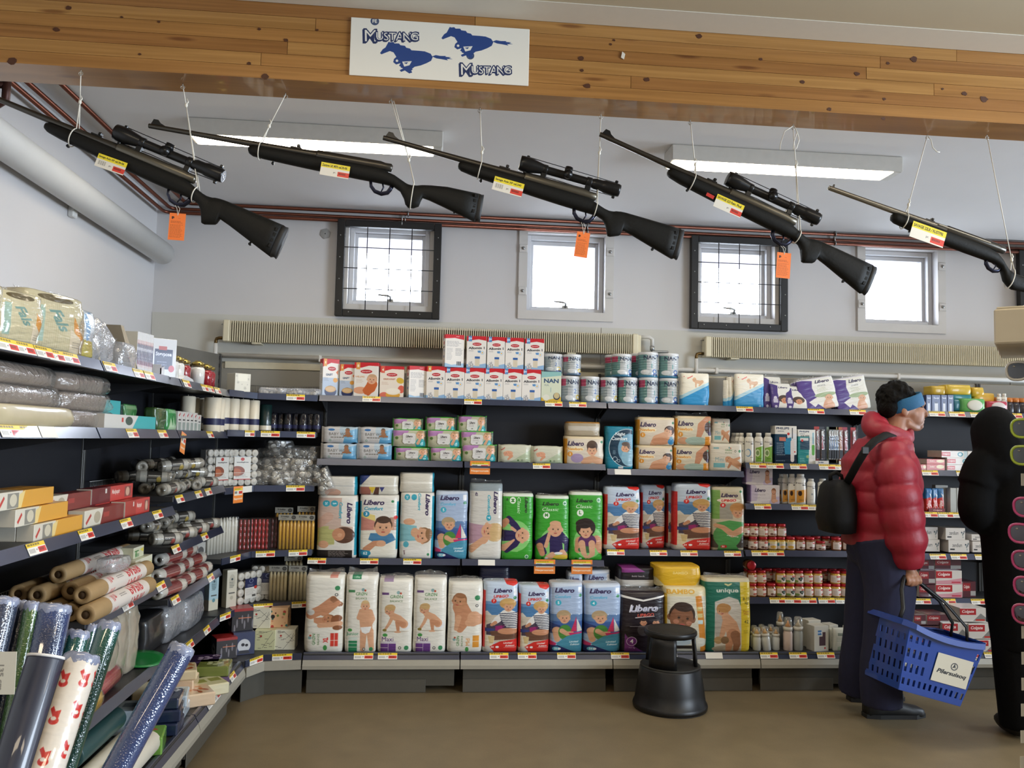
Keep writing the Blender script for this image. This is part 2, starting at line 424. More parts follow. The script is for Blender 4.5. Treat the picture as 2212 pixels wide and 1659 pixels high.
knot = mat('dark pine knot', '4a2712', .5, var=.3, scale=90)
beam = link('beam', MB().box(WX, 2.603, 2.594, 7, 2.742, 2.975).mesh('beam', mat('beam glue lines', '7d5527', .5)))
struct(beam)
lam = [2.590, 2.631, 2.672, 2.713, 2.754, 2.795, 2.8365]
for i in range(6):
 x = WX; k = 0
 while x < 7:
  x2 = min(7, x+rnd.uniform(1.1, 2.2)) if i else 7
  link('lamella', MB().box(x+.0008, 2.600+rnd.uniform(0, .0006), lam[i]+.0006, x2-.0008, 2.745, lam[i+1]-.0006).mesh('lamella', PINE[(i*2+k) % 3]), beam)
  x = x2; k += 1
KN = [(26, 132, 2.6, 9), (148, 17, 2.6, 6), (122, 64, 2.6, 6), (263, 37, 2.6, 3), (343, 47, 2.6, 3), (560, 63, 2.6, 4), (618, 87, 2.6, 5), (685, 65, 2.6, 3), (302, 117, 2.6, 3), (538, 137, 2.6, 4),
      (572, 165, 2.6, 8), (1254, 126, 2.6, 6), (1397, 172, 2.6, 6), (1268, 186, 2.6, 7), (1326, 87, 2.6, 3), (1319, 96, 2.6, 3), (1257, 152, 2.6, 4), (1510, 78, 2.6, 7), (1643, 128, 2.6, 4), (1733, 177, 2.6, 5),
      (1851, 160, 2.6, 6), (1974, 128, 2.6, 8), (1918, 137, 2.6, 4), (2083, 202, 2.6, 6), (2125, 214, 2.6, 9), (1791, 236, 2.6, 5), (1910, 214, 2.6, 4), (2036, 192, 2.6, 3), (1908, 256, 2.6, 5)]
mk_ = MB()
for u, v, y, r in KN:
 p = ay(u, v, y); r = r/680
 pts = []
 for j in range(11):
  a = 2*math.pi*j/11; q = r*rnd.uniform(.75, 1.1); pts.append((p.x+q*1.15*math.cos(a), p.z+q*.85*math.sin(a)))
 mk_.prism(pts, 2.5990, 2.6003)
o = mk_.obj('knot', knot, beam); o['kind'] = 'stuff'

# windows
glass = film_mat('window glass', 'ffffff', .015, .02, .5, .0)
alu = mat('white window frame', 'd4d5d8', .4, var=.04)
seal = mat('dark window gasket', '2b2a2c', .6)
steel = mat('brushed zinc', 'a9a9a6', .42, .9, var=.1, scale=60)
black_bar = mat('black painted steel', '0c0c0c', .5, var=.2, scale=40)
def frame(mb, x0, z0, x1, z1, w, y0, y1, m=0, b=.002):
 mb.box(x0, y0, z0, x0+w, y1, z1, m, b); mb.box(x1-w, y0, z0, x1, y1, z1, m, b)
 mb.box(x0+w, y0, z0, x1-w, y1, z0+w, m, b); mb.box(x0+w, y0, z1-w, x1-w, y1, z1, m, b)
for k, xc in enumerate(WIN_X):
 w = link('window_%d' % (k+1), None, None, (xc, WY, WZ0)); struct(w)
 H = WZ1-WZ0; S = .2058+.02
 mb = MB(); t = .058
 mb.prism([(-WH-t, -t), (WH+t, -t), (WH, 0), (-WH, 0)], -.016, 0); mb.prism([(-WH-t, H+t), (WH+t, H+t), (WH, H), (-WH, H)], -.016, 0)
 mb.prism([(-WH-t, -t), (-WH, 0), (-WH, H), (-WH-t, H+t)], -.016, 0); mb.prism([(WH+t, -t), (WH, 0), (WH, H), (WH+t, H+t)], -.016, 0)
 mb.obj('window_casing', grey_trim, w)
 f = MB(); frame(f, -WH+.001, .001, WH-.001, H-.001, .030, .055, .17); f.obj('window_frame', alu, w)
 gz0, gz1 = 2.4145-WZ0, 2.8259-WZ0
 s = MB(); frame(s, -S-.018, gz0-.045, S+.018, gz1+.028, .028, .10, .16); so = s.obj('sash', alu, w)
 g = MB(); frame(g, -S-.0215, gz0-.0485, S+.0215, gz1+.0315, .0035, .098, .15); g.obj('gasket', seal, so)
 MB().box(-S, .131, gz0-.02, S, .135, gz1+.004).obj('pane', glass, so)
 if k < 3:
  h = MB(); h.box(-.012, .085, gz0-.03, .032, .10, gz0-.005, 0, .004); h.tube([(.012, .085, gz0-.018), (.012, .07, gz0+.008), (-.01, .066, gz0+.014), (-.07, .066, gz0+.018)], [.008, .008, .007, .005], 8)
  h.obj('window_handle', steel, so)
 if k in (1, 3):
  for sx in (-1, 1):
   for z in (.13, .42):
    p = MB(); p.box(-.028, -.024, -.028, .028, -.0165, .028, 0, .006); p.lathe([(.011, 0), (.011, .006), (.006, .006), (.006, .011)], 6, 1, Matrix.Translation((0, -.024, 0)) @ Matrix.Rotation(math.pi/2, 4, 'X'))
    p.obj('cover_plate', [grey_trim, steel], w, None, (sx*(WH+.03), 0, z))
 if k in (0, 2, 4):
  a, b, z0, z1 = -.340, .345, 2.264-WZ0, 2.907-WZ0
  th = thing('security_grid', ['black welded steel security grid over the window nearest the room corner', '', 'black welded steel security grid over the third window, behind an orange tag', '', 'black steel security grid partly seen behind the last hanging rifle'][k], 'window grid', (xc, WY, WZ0), 0, 'security grids on the windows')
  for (x0, zz0, x1, zz1) in ((a, z0, a+.05, z1), (b-.05, z0, b, z1), (a+.05, z0, b-.05, z0+.046), (a+.05, z1-.046, b-.05, z1)):
   MB().box(x0, -.058, zz0, x1, -.0165, zz1, 0, .003).obj('frame_bar', black_bar, th)
  for i in range(1, 4):
   x = a+.05+(b-a-.1)*i/4; MB().cyl((x, -.045, z0+.02), (x, -.045, z1-.02), .003, 6).obj('bar', black_bar, th)
   z = z0+.046+(z1-z0-.092)*i/4+.0; MB().cyl((a+.02, -.051, z), (b-.02, -.051, z), .003, 6).obj('bar', black_bar, th)
  sc = MB()
  for i in range(4):
   x = a+.09+i*.155; sc.cyl((x, -.0585, z0+.028), (x, -.062, z0+.028), .004, 8)
   z = z0+.1+i*.145; sc.cyl((a+.022, -.0585, z), (a+.022, -.062, z), .004, 8); sc.cyl((b-.022, -.0585, z+.01), (b-.022, -.062, z+.01), .004, 8)
  q = sc.obj('screw', steel, th); q['kind'] = 'stuff'
# outside: roof overhang and snow
struct(MB().box(-6, WY+.26, 2.905, 12, WY+.95, 3.06).obj('roof_overhang', mat('red brown eaves', '2c2233', .7)))
struct(MB().box(-30, WY+.26, -.6, 40, 60, -.5).obj('ground', mat('snow', 'f4f6fa', .8)))

# sealed pipe hole on the wall
b = MB(); b.lathe([(.036, 0), (.036, .006), (.012, .011)], 6, 0, Matrix.Translation((-.754, WY, 2.817)) @ Matrix.Rotation(math.pi/2, 4, 'X') @ Matrix.Rotation(.3, 4, 'Z'), False); b.cyl((-.754, WY-.0115, 2.815), (-.754, WY-.013, 2.815), .004, 8, 1)
tag(b.obj('wall_plug', [mat('grey putty', '9a9996', .7), seal]), 'grey six-sided cover plate on the wall beside the first window', 'wall cover')

# radiators with close vertical fins
fin_m = mat('cream radiator enamel', 'd9d0b4', .38, var=.04)
pipe_w = mat('white painted pipe', 'd4d2cc', .45, var=.04, scale=12)
brass = mat('tarnished brass', '6b5430', .4, .8)
copper = mat('copper pipe', '7a4a3a', .36, .8, var=.25, scale=14)
def radiator(x0, x1, label, seed):
 z0, z1, yb, yf = 2.066, 2.202, WY-.03, WY-.11
 r = thing('radiator', label, 'radiator', (x0, WY, z0), 0, 'wall radiators')
 X0, Y0, h = 0, -.03, z1-z0; L = x1-x0
 mb = MB(); n = int((L-.1)/.0142)
 for i in range(n):
  x = .045+i*(L-.09)/n; mb.box(x, -.11, .001, x+.0062, -.034, h, 0)
 f = mb.obj('fin', fin_m, r); f['kind'] = 'stuff'
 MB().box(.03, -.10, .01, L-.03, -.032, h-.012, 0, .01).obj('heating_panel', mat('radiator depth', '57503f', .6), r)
 MB().box(0, -.114, 0, .042, -.03, h+.004, 0, .006).obj('end_cap', fin_m, r)
 MB().box(L-.06, -.114, -.004, L-.022, -.03, h+.004, 0, .006).obj('end_cap', fin_m, r)
 MB().box(L-.026, -.10, 0, L, -.04, h-.002, 0, .004).obj('end_cap', fin_m, r)
 p = MB(); p.tube([(0, -.07, .025), (-.03, -.07, .025), (-.045, -.07, .02), (-.05, -.07, .005), (-.05, -.07, -.03)], .011, 10); p.obj('valve_elbow', brass, r)
 MB().tube([(-.05, -.07, -.01), (-.05, -.07, -.14)], .013, 10).obj('feed_pipe', pipe_w, r)
 MB().tube([(0, -.07, h-.02), (-.012, -.07, h-.02), (-.018, -.07, h-.024)], .005, 8).obj('bleed_valve', steel, r)
 for x in (.18, L-.5):
  MB().box(x, -.10, -.01, x+.06, 0.0-.0075, .001, 0, .002).obj('bracket', fin_m, r)
radiator(-1.361, 1.366, 'long cream finned radiator under the first two windows', 1)
radiator(1.806, 5.2, 'long cream finned radiator beginning under the third window', 2)
mb = MB(); mb.tube([(1.366, WY-.07, 2.19), (1.43, WY-.07, 2.19), (1.45, WY-.07, 2.175), (1.45, WY-.07, 2.13)], .013, 10); mb.tube([(1.45, WY-.07, 2.13), (1.45, WY-.07, 2.10)], .016, 8, 1); mb.box(1.445, WY-.09, 2.085, 1.56, WY-.03, 2.10, 1, .005)
tag(mb.obj('radiator_pipe', [pipe_w, steel]), 'white bent radiator pipe with a metal valve beside the stacked milk cans', 'pipe')
mb = MB()
mb.tube([(-1.40, WY-.05, 1.982), (4.9, WY-.05, 1.975)], .016, 10)
for x in (-.75, .5, 1.9, 3.2): mb.box(x-.01, WY-.07, 1.955, x+.01, WY-.006, 2.0, 0, .004)
tag(mb.obj('heating_pipe', pipe_w), 'white heating pipe running along the back wall under the radiators', 'pipe')
tag(MB().box(-1.36, WY-.028, 1.90, 5.2, WY-.007, 1.945, 0, .003).obj('cable_duct', mat('cream cable duct', 'cfc9b4', .5)), 'long flat cable duct along the back wall behind the shelves', 'cable duct')

# copper pipes in the corner of wall and ceiling
def clip(mb, p, ax):
 x, y, z = p
 mb.cyl((x, y, z), (x, y, CB), .004, 6, 1)
 d = Vector((1, 0, 0)) if ax == 'y' else Vector((0, 1, 0))
 ring = [Vector(p)+d*(.016*math.cos(a*.7))+Vector((0, 0, .016*math.sin(a*.7))) for a in range(10)]
 mb.tube(ring, .004, 5, 1)
zz = [(2.893, .045), (2.922, .03), (2.957, .05)]
for i, (z, off) in enumerate(zz):
 xw = [WX+.055, WX+.09, WX+.19][i]
 mb = MB(); ya = 3.2 if i < 3 else 3
 mb.tube([(xw, ya-.9, z+.02), (xw, WY-off-.04, z+.012), (xw+.012, WY-off-.012, z+.01), (xw+.04, WY-off, z+.008), (6.9, WY-off, z-.003)], .0115, 10)
 for y in (3.45+i*.08, 4.5): clip(mb, (xw, y, z+.015), 'y')
 for x in (-.25+i*.02, 1.0, 2.75): clip(mb, (x, WY-off, z+.005), 'x')
 tag(mb.obj('copper_pipe', [copper, steel]), ['lowest copper pipe along the wall just above the window tops', 'middle copper pipe between two others along the ceiling edge', 'uppermost copper pipe, clipped tight under the ceiling'][i], 'pipe', 'copper pipes along the ceiling')
mb = MB(); mb.tube([(WX+.16, 3.30, 2.87), (WX+.16, 3.30, 2.74), (WX+.13, 3.3, 2.72), (WX+.02, 3.3, 2.72), (WX+.0, 3.3, 2.74)], .016, 8); mb.tube([(WX+.02, 3.3, 2.87), (WX+.02, 3.3, 2.70), (WX+.10, 3.3, 2.69), (WX+.1, 3.3, 2.87)], .016, 8); mb.tube([(WX+.01, 3.3, 2.80), (WX+.16, 3.3, 2.80)], .014, 8)
tag(mb.obj('pipe_manifold', mat('dark lacquered copper', '4a2c25', .4, .5)), 'dark copper pipe fittings crossing under the beam end', 'pipe')
mb = MB(); mb.tube([(WX+.08, -1, 2.66), (WX+.08, WY-.10, 2.62)], .072, 24); mb.lathe([(.072, 0), (.06, .025), (.03, .04)], 24, 0, Matrix.Translation((WX+.08, WY-.1, 2.62)) @ Matrix.Rotation(-math.pi/2, 4, 'X')); mb.box(WX, 4.25, 2.535, WX+.03, 4.30, 2.60, 0, .005)
tag(mb.obj('drain_pipe', mat('white lagged pipe', 'd9d9d6', .5, var=.05, scale=9)), 'thick white pipe running along the wall under the ceiling', 'pipe')

# fluorescent fixtures
tube_on = mat('lit diffuser', 'fff4d8', .4, var=0, emit=('fff0d4', 26.0))
def fixture(x0, x1, label):
 t = thing('ceiling_light', label, 'ceiling light', ((x0+x1)/2, 4.075, CB), 0, 'fluorescent ceiling lights')
 L = (x1-x0)/2
 MB().box(-L, -.075, -.080, L, .075, -.001, 0, .004).obj('housing', mat('white light housing', 'c9c7c0', .45), t)
 MB().box(-L+.015, -.066, -.0845, L-.05, .066, -.079, 0, .002).obj('diffuser', tube_on, t)
 MB().box(L-.048, -.066, -.0835, L-.006, .066, -.079, 0, .002).obj('end_plate', mat('white light housing', 'c9c7c0', .45), t)
fixture(-1.21, .005, 'lit fluorescent ceiling light above the first window')
fixture(3.5, 4.717, 'lit fluorescent ceiling light beyond the picture edge')
fixture(1.15, 2.367, 'lit fluorescent ceiling light above the third window')
# ------------------------------------------------------------------ shop shelving
def xu(u, y, z):
 n = RGT*F_PX-FWD*(u-1106); return -(n.y*y+n.z*(z-CAM_H))/n.x
def yu(u, x, z):
 n = RGT*F_PX-FWD*(u-1106); return -(n.x*x+n.z*(z-CAM_H))/n.y
def zv(v, x, y):
 n = UPV*F_PX+FWD*(v-829.5); return CAM_H-(n.x*x+n.y*y)/n.z
rail_m = mat('dark blue grey price rail', '2d3650', .34, .4, .8, var=.1, scale=20, coat=.8); rail_m.node_tree.nodes['Principled BSDF'].inputs['Coat Roughness'].default_value = .2
shelf_m = mat('dark grey shelf steel', '3a3a3c', .45, .3, var=.1)
panel_m = mat('dark back panel', '24252b', .55, .2, var=.1, scale=4)
light_panel = mat('grey back panel', '8f8c84', .5, .2, var=.05, scale=4)
bumper_m = mat('light grey bumper rail', 'a6a295', .38, .1, var=.05)
kick_m = mat('dark grey kick plate', '55534c', .42, .2, var=.08)
PY, PX = 5.50, -1.55
SFY, BFY, SFX, BFX = 5.20, 4.935, -1.15, -1.0

def label_art():
 a = Art(2.9, 'f1efe8', 48); a.r(0, 0, 1, .34, 'f2cf2c'); a.lines(.05, .06, .92, .3, 1, '6a5a20', .8, .7)
 a.r(.55, .42, .97, .86, 'd8382c'); a.lines(.6, .5, .95, .8, 1, '7d1f1a', .8, .8)
 for i in range(14): a.r(.05+i*.024, .48, .062+i*.024, .82, '55524e', .8 if i % 3 else .3)
 a.t('pr', .48, .62, .16, '333333')
 return a.mat('price label print', .35, .4, 0)
LABEL = label_art()
def _lab():
 mb = MB(); mb.box(-.055, -.0012, -.018, .055, 0, .018); return mb.mesh('price_label', LABEL, (-.055, .055, -.018, .018))
LABEL_ME = _lab(); BLANK_ME = MB().box(-.052, -.0012, -.018, .052, 0, .018).mesh('price_label', mat('blank white label', 'ece9df', .4, var=0))
def add_labels(shelf, xs, z, y, scale=1.):
 for x in xs:
  b = isinstance(x, tuple)
  o = link('price_label', BLANK_ME if b else LABEL_ME, shelf, ((x[0] if b else x), y-.0012, z+rnd.uniform(-.001, .001)))
  o.rotation_euler = (-math.atan2(.017, RAILH), rnd.uniform(-.01, .01), 0); o.scale = (scale, 1, 1)
RAILH = .037
def shelf_part(unit, w, zt, ds, labels=(), wire=False, name='shelf', x0=0., lscale=1., guard=False):
 """a shelf between uprights; local frame: x along the unit, front at -y"""
 s = MB().box(x0+.004, -ds+.004, zt-.030, x0+w-.004, -.002, zt-.004, 0, .002).obj(name, shelf_m, unit)
 mb = MB(); mb.prism([(-ds-.014, zt-RAILH), (-ds+.003, zt-RAILH), (-ds+.006, zt), (-ds+.003, zt)], x0+.006, x0+w-.006, plane='yz')
 mb.obj('price_rail', rail_m, s)
 for x in (x0+.012, x0+w-.016):
  b = MB(); b.prism([(-ds+.03, zt-.031), (-.002, zt-.031), (-.002, zt-.10)], x, x+.004, plane='yz'); b.obj('bracket', shelf_m, s)
 if guard:
  g = MB(); n = int(w/.018)
  for i in range(n): g.cyl((x0+.02+i*(w-.04)/n, -.03, zt-.004), (x0+.02+i*(w-.04)/n, -.03, zt+.055), .0015, 4)
  g.cyl((x0+.01, -.03, zt+.055), (x0+w-.01, -.03, zt+.055), .002, 6); q = g.obj('wire_guard', steel, s); q['kind'] = 'stuff'
 add_labels(s, labels, zt-RAILH/2, -ds-.0052, lscale)
 return s
def unit(label, loc, rz, w, db, ds, top, shelves, base_labels, light_top=True, kick_split=.5):
 t = thing('shelving_unit', label, 'shelving unit', loc, rz)
 MB().box(.002, .002, .12, w-.002, .018, 1.70, 0, .001).obj('back_panel', panel_m, t)
 MB().box(.002, .002, 1.702, w-.002, .018, top, 0, .001).obj('back_panel', light_panel, t)
 for x in (0, w):
  xx = x+.001 if not x else x-.017
  mb = MB(); mb.box(xx, -.006, .02, xx+.016, .018, top+.004, 0, .002); mb.obj('upright', mat('upright steel', '4c4b48', .45, .3), t)
  mb = MB()
  for i in range(9): mb.box(xx+.005, -.0068, top-.03-i*.05, xx+.011, -.0055, top-.005-i*.05)
  q = mb.obj('slot', seal, t); q['kind'] = 'stuff'
 b = MB().box(.004, -db+.01, .165, w-.004, -.002, .232, 0, .003).obj('base_shelf', shelf_m, t)
 mb = MB(); mb.prism([(-db-.002, .200), (-db+.012, .200), (-db+.030, .237), (-db+.018, .237)], .004, w-.004, plane='yz'); mb.obj('price_rail', rail_m, b)
 for x in base_labels:
  bl = isinstance(x, tuple)
  o = link('price_label', BLANK_ME if bl else LABEL_ME, b, ((x[0] if bl else x), -db+.0055, .2185)); o.rotation_euler = (-math.atan2(.02, .037), 0, 0)
 mb = MB(); mb.prism([(-db-.012, .148), (-db+.02, .148), (-db+.02, .199), (-db-.002, .199), (-db-.012, .168)], .003, w-.003, plane='yz'); mb.obj('bumper', bumper_m, t)
 MB().box(.02, -db+.055, .035, w-.03, -db+.075, .148, 0, .002).obj('kick_plate', kick_m, t)
 MB().box(.02, -db+.048, .0, min(w-.03, w*kick_split+.3), -db+.054, .075, 0, .002).obj('kick_plate', mat('grey kick plate lower', '625f57', .42, .2, var=.08), t)
 for sh in shelves:
  shelf_part(t, w, sh[0], ds, sh[1], guard=len(sh) > 2)
 return t
def LX(us, x0, z, y=SFY): return [(xu(u[0], y, z)-x0,) if isinstance(u, tuple) else xu(u, y, z)-x0 for u in us]
def LY(us, y0, z, x=SFX): return [(yu(u[0], x, z)-y0,) if isinstance(u, tuple) else yu(u, x, z)-y0 for u in us]
BX = [-.711+.9*i for i in range(7)]
def bay(i, label, spec, base, top):
 return unit(label, (BX[i], PY, 0), 0, .9, PY-BFY, PY-SFY, top, [(z, LX(us, BX[i], z), *g) for z, us, *g in spec], LX(base, BX[i], .21, BFY), kick_split=(.45, 1, .65, .2, 1)[min(i, 4)])
bay(0, 'dark shelving bay next to the corner, holding upright white diaper packs', [(1.728, [803]), (1.338, []), (.739, [685, 798, 891])], [785, 837], 1.90)
bay(1, 'dark shelving bay holding green diaper packs and tall milk powder cartons', [(1.728, [1022, 1196, 1248]), (1.338, [1170]), (.739, [(1051,)])], [1078, 1139, 1224], 1.90)
bay(2, 'dark shelving bay behind the black step stool', [(1.728, [1608, ]), (1.311, [(1345,)]), (.807, [1330, 1422, 1488, 1582])], [1340, (1445,), (1543,)], 1.93)
bay(3, 'dark shelving bay with rows of small baby food jars', [(1.725, [1762, 1852]), (1.367, [1637, 1674, 1724, 1786, 1815]), (1.107, [1647, 1727, 1762]), (.812, [1641, 1675]), (.515, [1680, 1712, 1745, 1785, 1822])], [1662, 1725, 1785], 1.94)
bay(4, 'dark shelving bay stocked with toothpaste boxes, between the two shoppers', [(1.730, [2023, 2066, 2112]), (1.343, [2008, 2082]), (1.071, [2007, 2043, 2074]), (.802, [2025, 2070, 2122]), (.514, [1992, 2046, 2114])], [2100, 2146], 1.94)
bay(5, 'dark shelving bay mostly hidden behind the shopper in black', [(1.730, [2190]), (1.343, []), (1.071, []), (.802, []), (.514, [])], [], 1.94)

def lbay(y0, label, spec, base):
 return unit(label, (PX, y0, 0), math.pi/2, .9 if y0 < 3.8 else .89, PX-BFX if False else BFX-PX, SFX-PX, 1.955, [(z, LY(us, y0, z), *g) for z, us, *g in spec], LY(base, y0, .21, BFX))
lbay(2.08, 'shelving bay along the wall nearest the tablecloth rolls', [(1.722, [12, 50, 92, 118, 150]), (1.49, [18, 60, (100,)]), (1.151, [75])], [])
lbay(2.98, 'shelving bay along the wall holding rolled packing paper', [(1.722, [235, 297, 320]), (1.49, [283, 349]), (1.151, [183, 270, 338], 1), (.838, [272, 345], 1), (.50, [], 1)], [])
lbay(3.88, 'shelving bay along the wall just before the corner', [(1.722, [401, 440, 453, 468]), (1.49, [452]), (1.196, [386, 427, 448], 1), (.971, [378, 440]), (.74, [377, 453]), (.476, [408, 445], 1)], [457, 470, 484, 505])

# corner unit with a broken front line
def corner():
 t = thing('corner_shelving_unit', 'dark shelving unit filling the corner, holding packs of candles', 'shelving unit', (-1.3, 5.1, 0))
 O = Vector((-1.3, 5.1, 0))
 F = [(-1.15, 4.774), (-1.055, 5.085), (-.714, 5.2)]; B = [(-.714, 5.5), (-1.38, 5.5), (-1.545, 4.9), (-1.545, 4.774)]
 def pl(mb, poly, z0, z1, m=0): mb.prism([(a-O.x, b-O.y) for a, b in poly], z0, z1, m, plane='xy')
 def strip(a, b, z0, z1, th, m, name, par, inset=.004):
  a, b = Vector((*a, 0)), Vector((*b, 0)); d = (b-a).normalized(); n = Vector((d.y, -d.x, 0))   # n points to the shop
  a2, b2 = a+d*inset-O, b-d*inset-O
  mb = MB(); p = [a2+n*th, b2+n*th, b2-n*.001, a2-n*.001]
  mb.prism([(q.x, q.y) for q in p], z0, z1, plane='xy'); return mb.obj(name, m, par), a2, d, n
 def lab(par, a, d, n, s, z):
  o = link('price_label', s[1] if isinstance(s, tuple) else LABEL_ME, par, a+d*(s[0] if isinstance(s, tuple) else s)+n*.0062+Vector((0, 0, z))); o.rotation_euler = (0, 0, math.atan2(d.y, d.x))
 sp = [(1.725, 1.69, [], [.22]), (1.50, 1.46, [.24], [.08, .29]), (1.176, 1.14, [(.24, BLANK_ME)], [.24]), (.79, .75, [.14], [.08, .27]), (.482, .44, [.06], [.08, .3])]
 for k, (zt, zl, l1, l2) in enumerate(sp):
  mb = MB(); pl(mb, F+B, zt-.03, zt-.004); s = mb.obj('shelf', shelf_m, t)
  for a, b, ls in ((F[0], F[1], l1), (F[1], F[2], l2)):
   r, a2, d, n = strip(a, b, zt-RAILH, zt, .005, rail_m, 'price_rail', s)
   for q in ls: lab(s, a2, d, n, q, zt-RAILH/2)
 FB = [(-1.0, 4.774), (-.925, 4.915), (-.714, 4.945)]
 mb = MB(); pl(mb, FB+B, .165, .232); s = mb.obj('base_shelf', shelf_m, t)
 for (a, b), ls in (((FB[0], FB[1]), [.09]), ((FB[1], FB[2]), [.10])):
  r, a2, d, n = strip(a, b, .2, .237, .006, rail_m, 'price_rail', s)
  for q in ls: lab(s, a2, d, n, q, .2185)
  strip(a, b, .148, .199, .016, bumper_m, 'bumper', t); strip((a[0]-.03, a[1]+.05), (b[0]-.0, b[1]+.055), 0, .148, .006, kick_m, 'kick_plate', t)
 for a, b, z0, z1, m in ((B[3], B[2], .2, 1.955, panel_m), (B[2], B[1], .2, 1.70, panel_m), (B[2], B[1], 1.702, 1.985, mat('corner grey panel', '6f6c65', .5, .2)), (B[1], B[0], .2, 1.70, panel_m), (B[1], B[0], 1.702, 1.895, light_panel)):
  strip(b, a, z0, z1, .004, m, 'back_panel', t, .002)
 mb = MB(); mb.box(-1.392-O.x, 5.478-O.y, .1, -1.372-O.x, 5.498-O.y, 1.99, 0, .002)
 for i in range(8): mb.box(-1.387-O.x, 5.476-O.y, 1.95-i*.05, -1.377-O.x, 5.4785-O.y, 1.975-i*.05, 1)
 mb.obj('upright', [mat('upright steel', '4c4b48', .45, .3), seal], t)
 g = MB()
 for i in range(36): x = -1.30+i*.016; g.cyl((x-O.x, 5.47-O.y, 1.72), (x-O.x, 5.47-O.y, 1.79), .0015, 4)
 g.cyl((-1.31-O.x, 5.47-O.y, 1.79), (-.72-O.x, 5.47-O.y, 1.79), .002, 6); q = g.obj('wire_guard', steel, t); q['kind'] = 'stuff'
corner()
# ------------------------------------------------------------------ goods: shapes
film = film_mat('clear plastic film', 'e8e6e0', .10, .10, .6, .7, 45)
film_y = film_mat('clear candle wrap', 'efe8d8', .02, .08, .2, .12, 60)

def ringpts(hw, y0, y1, K=20, n=5.):
 pts = []
 cy, hy = (y0+y1)/2, (y1-y0)/2
 for j in range(K):
  a = 2*math.pi*(j+.5)/K; c, s_ = math.cos(a), math.sin(a)
  pts.append((hw*math.copysign(abs(c)**(2/n), c), cy+hy*math.copysign(abs(s_)**(2/n), s_)))
 return pts
def soft_mesh(name, w, h, d, m, seed=0, bulge=.012, horiz=False, puff=.06, rough_=.004):
 """a filled film bag standing on its base, front at y = 0, base centre at the origin"""
 mb = MB(); rings = []
 rows = [0, .012, .04, .1, .2, .32, .44, .56, .68, .8, .9, .96, .988, 1]
 for t in rows:
  e = min(t, 1-t); k = 1-(puff*.8 if e < .005 else puff*.35 if e < .02 else puff*.1 if e < .05 else 0)-.012*math.sin(t*9+seed)
  if horiz: k = min(k, 1)
  b = bulge*math.sin(math.pi*t)**.5 if 0 < t < 1 else 0
  ins = .10 if e < .005 else .04 if e < .02 else 0
  r = []
  for x, y in ringpts(w/2*k, -b+ins*d, d-ins*d):
   q = mnoise.noise(Vector((x*14+seed*3.1, y*9, t*h*26+seed)))
   r.append((x+rough_*.5*q, y-rough_*q*(1 if y < d/2 else .3), t*h))
  rings.append(r)
 mb.loft(rings, 0, True)
 return mb.mesh(name, m, (-w/2*1.0, w/2*1.0, 0, h))
def crimp(w, h, d, seed, parent, y=.5, m=None, lab=None):
 """the gathered clear film standing up from the top of a bag"""
 g = random.Random(seed); mb = MB(); n = 12; rows = 5; vs = []; fs = []
 for i in range(rows+1):
  for j in range(n+1):
   t, u = i/rows, j/n
   vs.append(((u-.5)*w*(.98-.06*t)+.004*math.sin(9*u+seed), d*(.12+(y-.12)*min(1, t*1.6))+.010*math.sin(u*17+seed+3*t)*t+.004*math.sin(u*41+seed*2), h*t*(1+.18*math.sin(u*6+seed)+.10*math.sin(u*19+seed))))
 for i in range(rows):
  for j in range(n): a = i*(n+1)+j; fs.append((a, a+1, a+n+2, a+n+1))
 mb.add(vs, fs, 0, True); o = mb.obj('film_seal', m or film, parent)
 return o
def placed(u0, u1, v0, z0, yf):
 """size and place of an upright front seen between columns u0, u1 with its top at row v0, standing on z0 at depth yf"""
 x0, x1 = xu(u0, yf, z0+.08), xu(u1, yf, z0+.08); z1 = zv(v0, (x0+x1)/2, yf)
 return (x0+x1)/2, abs(x1-x0), z1-z0
def bag(art, box, z0, label, cat='diapers', name='diaper_pack', yf=5.215, d=.12, seal=.03, seed=None, group=None, bulge=.012, rz=0., tilt=0., puff=.06):
 u0, v0, u1 = box[:3]; x, w, h = placed(u0, u1, v0, z0, yf); seed = seed or int(u0)
 o = link(name, soft_mesh(name, w, h, d, art, seed, bulge, puff=puff), None, (x, yf, z0), (tilt, 0, rz)); tag(o, label, cat, group)
 if seal:
  c = crimp(w, seal, d, seed, o); c.location.z = h-.008
 return o
def boxuv(me, w, h, d):
 """prints the front over the front and the second print over the narrow sides of a carton whose front is y = 0"""
 l = me.uv_layers.new(name='print'); uv = []
 for p in me.polygons:
  side = abs(p.normal.x) > .8
  if side and len(me.materials) > 1: p.material_index = 1
  for i in p.loop_indices:
   v = me.vertices[me.loops[i].vertex_index].co
   a = ((v.y/d) if p.normal.x > 0 else 1-v.y/d) if side and len(me.materials) > 1 else v.x/w+.5
   uv += [min(.996, max(.004, a)), min(.996, max(.004, v.z/h))]
 l.data.foreach_set('uv', uv); return me
def carton_mesh(name, w, h, d, mats, b=.0015):
 mb = MB(); mb.box(-w/2, 0, 0, w/2, d, h, 0, b); return boxuv(mb.mesh(name, mats), w, h, d)
def carton(mats, box, z0, label, cat='carton', name='carton', yf=5.23, d=.07, rz=0., group=None, wh=None, x=None, tilt=0.):
 if wh: w, h = wh; xx = x if x is not None else xu((box[0]+box[2])/2, yf, z0)
 else: xx, w, h = placed(box[0], box[2], box[1], z0, yf)
 if rz and not wh: pass
 o = link(name, carton_mesh(name, w, h, d, mats), None, (xx, yf, z0), (tilt, 0, rz)); return tag(o, label, cat, group)
